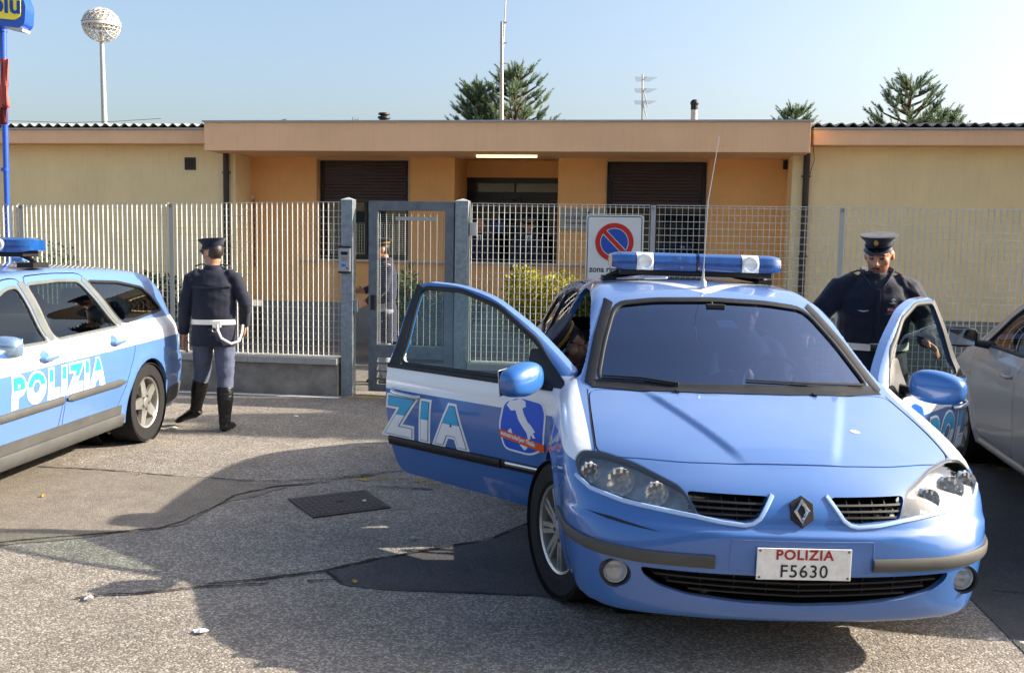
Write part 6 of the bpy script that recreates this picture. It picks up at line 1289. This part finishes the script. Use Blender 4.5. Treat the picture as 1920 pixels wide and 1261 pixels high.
# door at the back of the porch
dr = MB(); dr.box((-.98, 1.66, 1.56), (.16, .07, 2.46)).box((.55, 1.66, 1.56), (.12, .07, 2.46)).box((-.23, 1.66, 2.74), (1.7, .07, .09)).box((-.23, 1.66, 2.47), (1.7, .07, .13)).box((-.15, 1.66, 1.4), (.07, .07, 2.1)).box((-.23, 1.66, 2.62), (.03, .06, .2))
dro = dr.build('entrance_door', DKF, bd, bevel=.004); WG = glassmat('window_glass', '8FA39C', 1.6, base=.10); DG = glassmat('dark_door_glass', '4C5450', 1.3, base=.05)
MB().box((-.23, 1.66, 2.605), (1.45, .006, .15)).build('pane', WG, dro); MB().box((-.55, 1.66, 1.38), (.72, .006, 2.0)).build('pane', DG, dro); MB().box((.18, 1.66, 1.38), (.58, .006, 2.0)).build('pane', DG, dro)
MB().box((-.9, 2.2, 1.85), (.5, .5, .04)).box((-.86, 1.98, 2.05), (.45, .02, .3)).build('notice_board', mat('pale_notice', 'C8D4CC', .6), bd)
MB().box((-.55, 1.6, 1.95), (.30, .02, .16)).build('door_sign', mat('door_sign_blue', '2A4C8C', .5), bd); MB().box((-.48, 1.58, 2.05), (.02, .02, .1)).build('door_handle', CHROME, bd)
# windows with half lowered shutters
for (x0, x1), refl in zip(wins, (1, 0)):
    w_ = x1 - x0; cx = (x0 + x1) / 2; fr = MB(); 
    for a, b, c, d in ((x0 + .035, 2.17, .07, 1.62), (x1 - .035, 2.17, .07, 1.62)): fr.box((a, .78, b), (c, .10, d))
    fr.box((cx, .78, 2.955), (w_ - .14, .10, .05)).box((cx, .78, 1.40), (w_ - .14, .10, .08)).box((cx, .80, 1.9), (.05, .05, .93))
    wo = fr.build('window', DKF, bd, bevel=.003)
    tr_ = MB(); t_ = .018
    tr_.box((x0 - t_ / 2, .592, 2.17), (t_, .02, 1.62)).box((x1 + t_ / 2, .592, 2.17), (t_, .02, 1.62)).box((cx, .592, 2.99), (w_ + 2 * t_, .02, t_)); tr_.build('window_trim', mat('pale_trim', 'B8A080', .8), wo)
    sb = MB(); 
    for k in range(12): sb.box((cx, .735 + .004 * (k % 2), 2.925 - k * .0525), (w_ - .15, .022, .049))
    sb.build('roller_shutter', mat('shutter_brown', '3B2A26', .55, vary=.2), wo, bevel=.004, bseg=1); MB().box((cx, .73, 2.325), (w_ - .15, .03, .035)).build('shutter_rail', mat('rail_brown', '4A3632', .5), wo)
    MB().box((cx, .81, 1.87), (w_ - .14, .006, .88)).build('pane', WG if refl else DG, wo)
    bl = MB()
    for k in range(int(36)): bl.box((cx, .90, 1.46 + k * .024), (w_ - .12, .016, .003))
    bl.build('venetian_blind', mat('blind_pale_green' if refl else 'blind_grey', 'B9C4A8' if refl else '5E6A64', .7), wo)
    MB().box((cx, 1.0 if refl else 1.6, 1.9), (w_, .02, 1.4)).build('room_backdrop', mat('pale_reflection_tone' if refl else 'room_wall_dark', 'B8AE7C' if refl else '2A2E2C', .8, vary=.3, vscale=2), wo)  # pale yellow version paints in the bright reflection of the left window
for x in (-4.66, 4.335):
    mb = MB(); mb.tube([(x, -.06, 3.05), (x - .003, -.06, .1)], .047, 14); pp = mb.build('downpipe', BRN, bd, True)
    for z_ in (2.72, 1.55): MB().box((x, -.045, z_), (.13, .05, .02)).build('pipe_bracket', BRN, pp)
MB().box((-5.295, .0, 2.86), (.19, .03, .20)).build('vent_frame', BRN, bd, bevel=.006); mb = MB()
for k in range(7): mb.box((-5.295, -.018, 2.80 + k * .02), (.14, .012, .012))
mb.build('vent_slats', mat('vent_dark', '2A2624', .6), bd)
MB().tube([(-.60, .0, 3.0), (.34, .0, 3.0)], .022, 12).build('tube_lamp', mat('tube_lamp_glow', 'F2E6A8', .4, emit=1.4), bd, True); MB().box((-.13, .0, 3.025), (1.0, .06, .02)).build('lamp_base', mat('pale_trim', ''), bd)
MB().box((4.10, .56, 2.93), (.06, .09, .13)).build('speaker_box', BLK, bd, bevel=.006)
wl = MB().sphere((-4.46, .50, 2.36), (.03, .03, .04)).build('wall_lamp', mat('opal_glass', 'C8C8BC', .4), bd, True); MB().tube([(-4.46, .56, 2.33), (-4.46, .58, 1.2)], .008, 6).build('lamp_cable', BRN, wl, True)
mb = MB(); mb.tube([(4.36, -.32, 3.40), (4.38, -.33, 3.12), (4.42, -.2, 2.95), (4.38, -.1, 2.75)], .004, 6); mb.build('loose_cable', BLK, bd, True)
wp = MB().box((1.03, .585, 2.06), (.74, .02, .34)).build('wall_plaque', mat('plaque_grey_marble', '9A9A94', .35, vary=.2, vscale=8), bd, bevel=.003)
for txt, sz, z_, nmq in (('POLIZIA STRADALE', .062, 2.065, 'plaque_text'), ('SOTTOSEZIONE POLIZIA STRADALE', .034, 1.99, 'plaque_subtitle')):
    vs, fs = textpolys(txt, sz, .001, align='CENTER', space=1.1); meshob(nmq, [(1.03 + a, .572, z_ + b) for a, b, _ in vs], fs, mat('plaque_lettering', '3A3A38', .5), wp)
MB().lathe([(.03, -.004), (.028, -.010), (0, -.012)], 16, c=(1.10, .576, 2.165), axis='Y').build('plaque_emblem', mat('plaque_lettering', ''), wp, True)
mb = MB(); P = [(-20 + k * .8, -.36, 3.50 - .03 * math.sin(k * .9) + (.02 if k % 3 == 0 else 0)) for k in range(19)]; mb.tube(P, .0035, 5); mb.build('roof_cable', BLK, bd, True)
MB().tube([(-4.3, -.3, 3.49), (-4.0, -.3, 3.51), (-3.7, -.32, 3.49), (-3.55, -.3, 3.53)], .006, 5).build('roof_cable', BLK, bd, True)
# yard paving behind the fence
sheet('yard', [(-24, 11.3 + 3.3), (-24, 19.5), (24, 12.4), (24, 7.2), (FL[0] + .2, 10.95)], .004, YARD)
# ------------------------------------------------------------------ things on and behind the roof
def roofpt(u, v, Y): return wpos(u, v, Y)
def mast(pts, rad, name, lab, cat, m):
    o = MB(); o.tube(pts, rad, 8); return o
a = wpos(941, 226, 17); b = wpos(941, 42, 17); c = wpos(948, -40, 17)
ms = empty('antenna_mast', (a.x, a.y, 3.4)); tag(ms, 'tall thin radio mast rising from the roof in front of the pines', 'mast'); rel = lambda p: Vector(p) - ms.location
MB().tube([rel((a.x, a.y, 3.4)), rel(b)], [.036, .026], 10).build('pole', mat('mast_grey', 'A09C98', .5, metal=.4), ms, True); MB().tube([rel(b) + Vector((.03, 0, -.4)), rel(c) + Vector((.02, 0, 0))], [.014, .006], 6).build('whip', mat('mast_grey', ''), ms, True)
for z_ in np.linspace(.25, rel(b).z, 6): MB().tube([(-.05, 0, z_), (.06, 0, z_)], .012, 6).build('clamp', mat('mast_grey', ''), ms)
a = wpos(1205, 228, 20); b = wpos(1205, 140, 20); an = empty('tv_antenna', (a.x, a.y, 3.4)); tag(an, 'bare television antenna on a thin pole above the roof', 'antenna'); rel = lambda p: Vector(p) - an.location
MB().tube([rel((a.x, a.y, 3.4)), rel(b)], .016, 6).build('pole', mat('mast_grey', ''), an, True); hz = rel(b).z
mb = MB()
for k, z_ in enumerate((.1, .32, .55)): mb.tube([(0, -.35, hz - z_), (0, .3, hz - z_)], .008, 5); [mb.tube([(-.22 + .02 * q, -.3 + q * .12, hz - z_), (.22 - .02 * q, -.3 + q * .12, hz - z_)], .004, 4) for q in range(5)]
mb.tube([(0, 0, hz - .3), (.09, 0, hz - .62)], .010, 5); mb.tube([(0, 0, hz - .58), (.08, 0, hz - .85)], .010, 5); mb.build('dipoles', mat('mast_grey', ''), an, True)
mb = MB(); mb.tube([(-.02, 0, .38), (-.24, .1, .45)], .010, 5); [mb.tube([(-.06 - .04 * q, 0, .30 + .02 * q), (-.06 - .04 * q, .05, .50)], .008, 4) for q in range(4)]; mb.build('yagi', mat('mast_grey', ''), an, True)
a = wpos(1301, 229, 17.2); b = wpos(1301, 188, 17.2); ch = empty('flue_pipe', (a.x, a.y, 3.4)); tag(ch, 'pale flue pipe with black cowl standing on the roof', 'chimney')
h = b.z - 3.4; MB().tube([(0, 0, 0), (0, 0, h - .1)], .055, 14).build('pipe', mat('flue_grey', 'B4B4AE', .6, vary=.2), ch, True); MB().sphere((0, 0, h - .05), (.072, .072, .065), 16, 10).tube([(0, 0, h - .16), (0, 0, h - .05)], .06, 14).build('cowl', BLK, ch, True)
a = wpos(720, 229, 17); tv = empty('roof_vent', (a.x, a.y, 3.4)); tag(tv, 'small black mushroom roof vent on the left of the flat roof', 'vent'); h = a.z - 3.4; MB().lathe([(.08, 0), (.08, h + .05), (.11, h + .06), (.10, h + .09), (.06, h + .09), (.06, h + .11), (.10, h + .12), (.09, h + .15), (0, h + .16)], 16).build('cowl', BLK, tv, True)
a = wpos(667, 228, 19); td = empty('tv_antenna', (a.x, a.y, 3.4)); tag(td, 'tiny square antenna frame peeping over the roof left of the vent', 'antenna'); h = a.z - 3.4; MB().tube([(-.06, 0, 0), (-.06, 0, h + .08), (.06, 0, h + .08), (.06, 0, 0)], .008, 5).tube([(-.06, 0, h + .04), (.06, 0, h + .04)], .006, 4).build('frame', mat('mast_grey', ''), td, True)
# distant street lamp with lattice sphere
lc = wpos(190, 47, 60); base = Vector((lc.x, lc.y, 0)); lp = empty('street_lamp', base); tag(lp, 'tall street lamp post topped by a white lattice sphere', 'street lamp'); LWt = mat('lamp_white', 'C4C4C0', .5, vary=.1)
rr = 1.06; cz = lc.z
MB().tube([(.15, 0, 0), (.0, 0, cz - rr * .6), (0, 0, cz + .2)], [.24, .12, .10], 16).build('pole', mat('lamp_pole', 'A8A8A6', .5, metal=.3), lp, True)
bm = bmesh.new(); bmesh.ops.create_icosphere(bm, subdivisions=3, radius=rr); mb = MB()
for e in bm.edges:
    p, q = e.verts[0].co, e.verts[1].co
    if abs((p.z + q.z) / 2) < .06: continue
    mb.tube([(p.x, p.y, cz + p.z * .92), (q.x, q.y, cz + q.z * .92)], .024, 4, cap=False)
bm.free(); mb.build('lattice_sphere', LWt, lp); mb = MB(); mb.lathe([(rr + .03, cz - .09), (rr + .03, cz + .07), (rr - .03, cz + .07), (rr - .03, cz - .09)], 40); mb.lathe([(rr + .05, cz + .11), (rr + .05, cz + .15), (rr - .05, cz + .15)], 40); mb.build('equator_band', LWt, lp, True, 40)
MB().lathe([(rr - .04, cz - .02), (rr - .12, cz + .1), (rr * .8, cz + .5), (rr * .4, cz + .82), (0, cz + .9)], 32).build('upper_shell', mat('lamp_shell', 'A8A498', .6), lp, True); MB().lathe([(.0, cz - .1), (.4, cz - .1), (.5, cz), (0, cz + .1)], 24).build('lamp_head', LWt, lp, True)
# blue pole, flag and shop sign at the left edge
a = wpos(14, 420, 12.2); b = wpos(2, -60, 12.2); bp = empty('sign_pole', (a.x, a.y, 0)); tag(bp, 'slim bright blue pole at the left edge carrying the lit sign', 'pole'); rel = lambda p: Vector(p) - bp.location
BLU = mat('pole_blue', '1F50B8', .35, coat=.5); MB().tube([(.02, 0, 0), rel(a), rel(wpos(11, 300, 12.2)), rel(b)], [.03, .03, .034, .05], 14).build('pole_shaft', BLU, bp, True)
for u, v in ((10, 318), (5, 57)): p = rel(wpos(u, v, 12.2)); MB().lathe([(.052, -.02), (.052, .02)], 14, c=p).build('joint_ring', BLU, bp, True)
ys = 11.9; sgn2 = empty('shop_sign', wpos(0, 20, ys)); tag(sgn2, 'blue and yellow shop sign panel reading blu high on the pole', 'sign'); rel = lambda p: Vector(p) - sgn2.location
pt = lambda u, v, dy=0: rel(wpos(u, v, ys + dy))
def slab(pts, y0, y1): 
    n = len(pts); vs = [Vector((p.x, y0, p.z)) for p in pts] + [Vector((p.x, y1, p.z)) for p in pts]; return MB().add(vs, [tuple(range(n)), tuple(range(n, 2 * n))[::-1]] + [(i, n + i, n + (i + 1) % n, (i + 1) % n) for i in range(n)])
slab([pt(u, v) for u, v in roundpoly([(-110, -75), (-110, 38), (38, 52), (46, 44), (48, 10), (40, -10), (30, -75)], 8, 4)], 0, .22).build('sign_case', BLU, sgn2)
slab([pt(u, v) for u, v in roundpoly([(-100, -60), (-100, 26), (30, 38), (39, 30), (39, -60)], 10, 5)], -.012, -.001).build('sign_face', mat('sign_yellow', 'F2E24A', .4), sgn2)
vs, fs = textpolys('blu', .30, .008); meshob('sign_text', [Vector((pt(-15, 22).x + a_ * .95, -.016, pt(-15, 22).z + b_ - a_ * .05)) for a_, b_, _ in vs], fs, mat('sign_text_blue', '14489C', .4), sgn2)
slab([pt(8, 42), pt(8, 51), pt(40, 58), pt(42, 53)], .01, .2).build('sign_underside', mat('sign_pale', 'B4C0CC', .5), sgn2)
fp = wpos(7, 110, 12.0); fl = empty('flag', fp); tag(fl, 'faded red flag hanging limply against the blue pole', 'flag'); vs = []; fs = []
for j in range(16):
    for i in range(9): t = j / 15; vs.append((-.05 + .012 * i + .018 * math.sin(t * 5 + i), .02 * math.sin(i * 2.1 + t * 3), -t * .57))
fs = [(j * 9 + i, j * 9 + i + 1, (j + 1) * 9 + i + 1, (j + 1) * 9 + i) for j in range(15) for i in range(8)]; fo = meshob('flag_cloth', vs, fs, mat('flag_red', 'B4544C', .8, vary=.2), fl, True); md = fo.modifiers.new('s', 'SOLIDIFY'); md.thickness = .004
vs2 = [(x - .035, y + .02, z - .42) for x, y, z in vs[:90]]; fo = meshob('flag_fold', vs2, [f for f in fs if max(f) < 90], mat('flag_dark_red', '6E2A2C', .8), fl, True); fo.modifiers.new('s', 'SOLIDIFY').thickness = .004
# ------------------------------------------------------------------ vegetation
def leafmat(name, c1, c2, rough=.55, tr=.25):
    m = bpy.data.materials.new(name); m.use_nodes = True; n = m.node_tree.nodes; l = m.node_tree.links; b = n['Principled BSDF']; b.inputs['Roughness'].default_value = rough
    at = n.new('ShaderNodeAttribute'); at.attribute_name = 'tint'; mx = n.new('ShaderNodeMix'); mx.data_type = 'RGBA'; l.new(at.outputs['Fac'], mx.inputs[0]); mx.inputs[6].default_value = srgb(c1); mx.inputs[7].default_value = srgb(c2); l.new(mx.outputs[2], b.inputs['Base Color'])
    tl = n.new('ShaderNodeBsdfTranslucent'); l.new(mx.outputs[2], tl.inputs[0]); ms_ = n.new('ShaderNodeMixShader'); ms_.inputs[0].default_value = tr; l.new(b.outputs[0], ms_.inputs[1]); l.new(tl.outputs[0], ms_.inputs[2]); l.new(ms_.outputs[0], n['Material Output'].inputs[0]); return m
def cloud(name, V, Fc, tint, m, parent):
    me = bpy.data.meshes.new(name); me.from_pydata(V, [], Fc); me.materials.append(m); at = me.attributes.new('tint', 'FLOAT', 'POINT'); at.data.foreach_set('value', np.array(tint, np.float32)); return link(bpy.data.objects.new(name, me), parent)
def shrub(pos, rad, h, n, lab, m, leaf=.05, sd=1, cat='shrub', name='shrub', long=1.9, zb=.1, edge=.0, grp=None):
    r_ = random.Random(sd); root = empty(name, pos); tag(root, lab, cat, grp); V = []; Fc = []; T = []
    cl = [(r_.uniform(-.75, .75), r_.uniform(-.75, .75), r_.uniform(.15, .95), r_.uniform(.22, .42)) for _ in range(22)]
    for k in range(n):
        c = r_.choice(cl); d = Vector((r_.gauss(0, 1), r_.gauss(0, 1), r_.gauss(0, 1))).normalized(); q = r_.uniform(.75, 1.05)
        p = Vector((c[0] * rad[0] * .8 + d.x * c[3] * rad[0] * q, c[1] * rad[1] * .8 + d.y * c[3] * rad[1] * q, zb + (h - zb) * (c[2] * .78) + d.z * c[3] * h * .5 * q))
        if p.z < zb * .5 or p.z > h: continue
        ax = (d + Vector((r_.gauss(0, .6), r_.gauss(0, .6), r_.gauss(0, .6)))).normalized(); sd_ = ax.cross(Vector((r_.gauss(0, 1), r_.gauss(0, 1), r_.gauss(0, 1)))).normalized(); L = leaf * r_.uniform(.6, 1.25); w2 = L / long / 1.6; up_ = ax.cross(sd_) * L * .12
        tn = min(1, max(0, r_.gauss(.42, .3))); i = len(V); V += [p, p + ax * L * .5 + sd_ * w2 + up_, p + ax * L, p + ax * L * .5 - sd_ * w2 + up_, p + ax * L * .5 - up_ * .3]; Fc += [(i, i + 1, i + 4), (i + 1, i + 2, i + 4), (i + 2, i + 3, i + 4), (i + 3, i, i + 4)]; T += [tn, min(1, tn + edge), min(1, tn + edge), min(1, tn + edge), max(0, tn - edge)]
    cloud('foliage', V, Fc, T, m, root); mb = MB()
    for k in range(10): a = r_.uniform(0, 6.28); mb.tube([(0, 0, 0), (math.cos(a) * rad[0] * .3, math.sin(a) * rad[1] * .3, h * .35), (math.cos(a) * rad[0] * .6, math.sin(a) * rad[1] * .6, h * .75)], [.016, .011, .005], 6)
    mb.build('branches', mat('bark', '4A3B30', .9, vary=.3), root, True); return root
VAR = leafmat('variegated_leaf', '3E5A1E', 'D2BE3A'); DKL = leafmat('dark_leaf', '1E3318', '4E6B34'); OLV = leafmat('oleander_leaf', '24401E', '5E7E40')
p = wpos(1010, 600, 13.6); shrub((p.x, 13.6, 0), (.72, .55), 1.50, 9500, 'large yellow variegated bush behind the fence under the doorway', VAR, .062, 3, edge=.35)
p = wpos(1150, 600, 13.4); shrub((p.x, 13.4, 0), (.6, .5), 1.42, 5200, 'yellow green bush behind the tow away sign', VAR, .062, 5, edge=.3)
p = wpos(820, 600, 14.0); shrub((p.x, 14.0, 0), (.75, .4), 1.22, 4200, 'dark green shrub between the gate and the yellow bush', OLV, .09, 7, long=4.5)
p = wpos(775, 560, 13.9); shrub((p.x, 13.9, 0), (.26, .25), 1.52, 1300, 'upright oleander rising above the other shrubs by the gate', OLV, .11, 9, long=5)
p = wpos(298, 560, 15.2); shrub((p.x, 15.2, 0), (.32, .3), 1.25, 2600, 'dark narrow shrub seen through the bars beside the walking officer', DKL, .06, 11)
p = wpos(45, 450, 13.5); shrub((p.x, 13.5, 0), (.8, .5), 1.75, 4200, 'green bush behind the fence above the left car', DKL, .06, 13); 
p = wpos(1330, 560, 13.2); shrub((p.x, 13.2, 0), (.9, .4), .95, 3800, 'low dark hedge behind the roof light of the front car', DKL, .05, 15)
NEED = leafmat('pine_needles', '3E5844', '98AA7C', .6, .3)
def pine(pos, h, spread, lab, sd, dens=1., top=.55, grp='pines behind the station roof'):
    r_ = random.Random(sd); root = empty('pine_tree', pos); tag(root, lab, 'tree', grp); tb = MB(); V = []; Fc = []; T = []
    tb.tube([(0, 0, 0), (.04, .02, h * .5), (0, 0, h * .97)], [.16, .10, .015], 10)
    def shoot(p, d, L):
        tn = min(1, max(0, r_.gauss(.4, .22))); n = int(84 * dens)
        for k in range(n):
            t = r_.random(); q = p + d * L * t; a = d.orthogonal().normalized(); a.rotate(Quaternion(d, r_.uniform(0, 6.28))); v = (a * .72 + d * .78).normalized(); ln = .115 * (1 - .35 * t) * r_.uniform(.7, 1.2); s_ = v.cross(d).normalized() * .0062
            i = len(V); V.extend([q - s_, q + s_, q + v * ln]); Fc.append((i, i + 1, i + 2)); T.extend([tn * .7, tn * .7, tn])
    z = h * (1 - top)
    while z < h * .97:
        f_ = (z / h - (1 - top)) / top; nb = r_.choice((4, 5, 5, 6))
        for k in range(nb):
            a = 6.283 * k / nb + r_.uniform(-.4, .4); Lb = spread * (1 - f_)**.75 * r_.uniform(.55, 1.1) + .12; p = Vector((0, 0, z)); pts = [p.copy()]; up = r_.uniform(.0, .35); m_ = max(2, int(Lb / .22))
            for s in range(m_):
                up = min(1.3, up + .22); d = Vector((math.cos(a), math.sin(a), up * .9)).normalized(); p = p + d * Lb / m_; pts.append(p.copy())
                if s > 0 or Lb < .5:
                    for w__ in range(r_.choice((2, 3, 3, 4))):
                        b = a + r_.uniform(-1.2, 1.2); d2 = Vector((math.cos(b), math.sin(b), r_.uniform(.5, 1.6))).normalized(); shoot(p, d2, r_.uniform(.16, .34))
            shoot(p, (pts[-1] - pts[-2]).normalized() + Vector((0, 0, .4)), .3); tb.tube(pts, [.03 * (1 - i / (len(pts) + .5)) + .006 for i in range(len(pts))], 5)
        z += h * r_.uniform(.026, .036)
    shoot(Vector((0, 0, h * .95)), Vector((0, 0, 1)), .34); shoot(Vector((0, 0, h * .91)), Vector((.2, 0, 1)).normalized(), .3)
    tb.build('trunk', mat('pine_bark', '5A4638', .9, vary=.3), root, True); cloud('crown', V, Fc, T, NEED, root)
def pineat(u, v, Y, sp, lab, sd, **k): t = wpos(u, v, Y); pine((t.x, Y, 0), t.z, sp, lab, sd, **k)
pineat(898, 158, 24, .75, 'shorter dense pine left of the radio mast', 2, dens=1.3, top=.42); pineat(968, 128, 23.5, 1.15, 'larger open pine just right of the radio mast', 3, dens=1.1, top=.44)
pineat(1708, 144, 24, 1.15, 'tall ragged pine above the right wing roof', 6, top=.44); pineat(1492, 200, 27, .7, 'small pine tip above the end of the salmon fascia', 8, top=.4); pineat(1776, 208, 26, .5, 'tiny pine tip right of the ragged pine', 9, top=.35)

# ------------------------------------------------------------------ unseen building and trees added behind the camera to darken car reflections
ob = empty('unseen_building', (0, -13, 0)); tag(ob, 'unseen long low building added behind the camera to darken car reflections', 'building')
wx = [(-38 + 4 * k, -35.6 + 4 * k, 1.0, 3.0) for k in range(19)]; mb = MB(); mb.box((0, -3.2, 2.4), (80, 6, 4.8)); mb.build('wall', mat('far_plaster', 'A89C84', .9, vary=.15, vscale=.6), ob); mb = MB(); mb.box((0, -3, 4.95), (81, 7.4, .3)); mb.build('roof', mat('far_fascia', '8A6E58', .8), ob)
for a, b_, c, d in wx: MB().box(((a + b_) / 2, -.18, (c + d) / 2), (b_ - a, .06, d - c)).build('window', mat('far_window', '3A444C', .15), ob)
for k, (x, h_) in enumerate(((-16, 7.2), (-9, 6.4), (4, 7.6), (13, 6.8), (21, 7.5))): shrub((x, -20.2, 0), (3.2, 2.0), h_, 1500, ('tall dark tree', 'lower tree', 'broad tree', 'rounded tree', 'farthest tree')[k] + ' added out of view above the unseen building to darken reflections', DKL, .45, 40 + k, cat='tree', name='tree', zb=2.0)

# unseen tree added outside the right edge to throw shade along the fence foot
st = shrub((9.8, 10.45, 0), (2.1, .85), 7.9, 13000, 'unseen leafy tree added beyond the silver car to shade the fence foot', DKL, .30, 61, cat='tree', name='tree', zb=2.2)
MB().tube([(0, 0, 0), (.05, 0, 1.5), (0, .05, 4.5)], [.16, .12, .05], 10).build('trunk', mat('bark', ''), st, True)
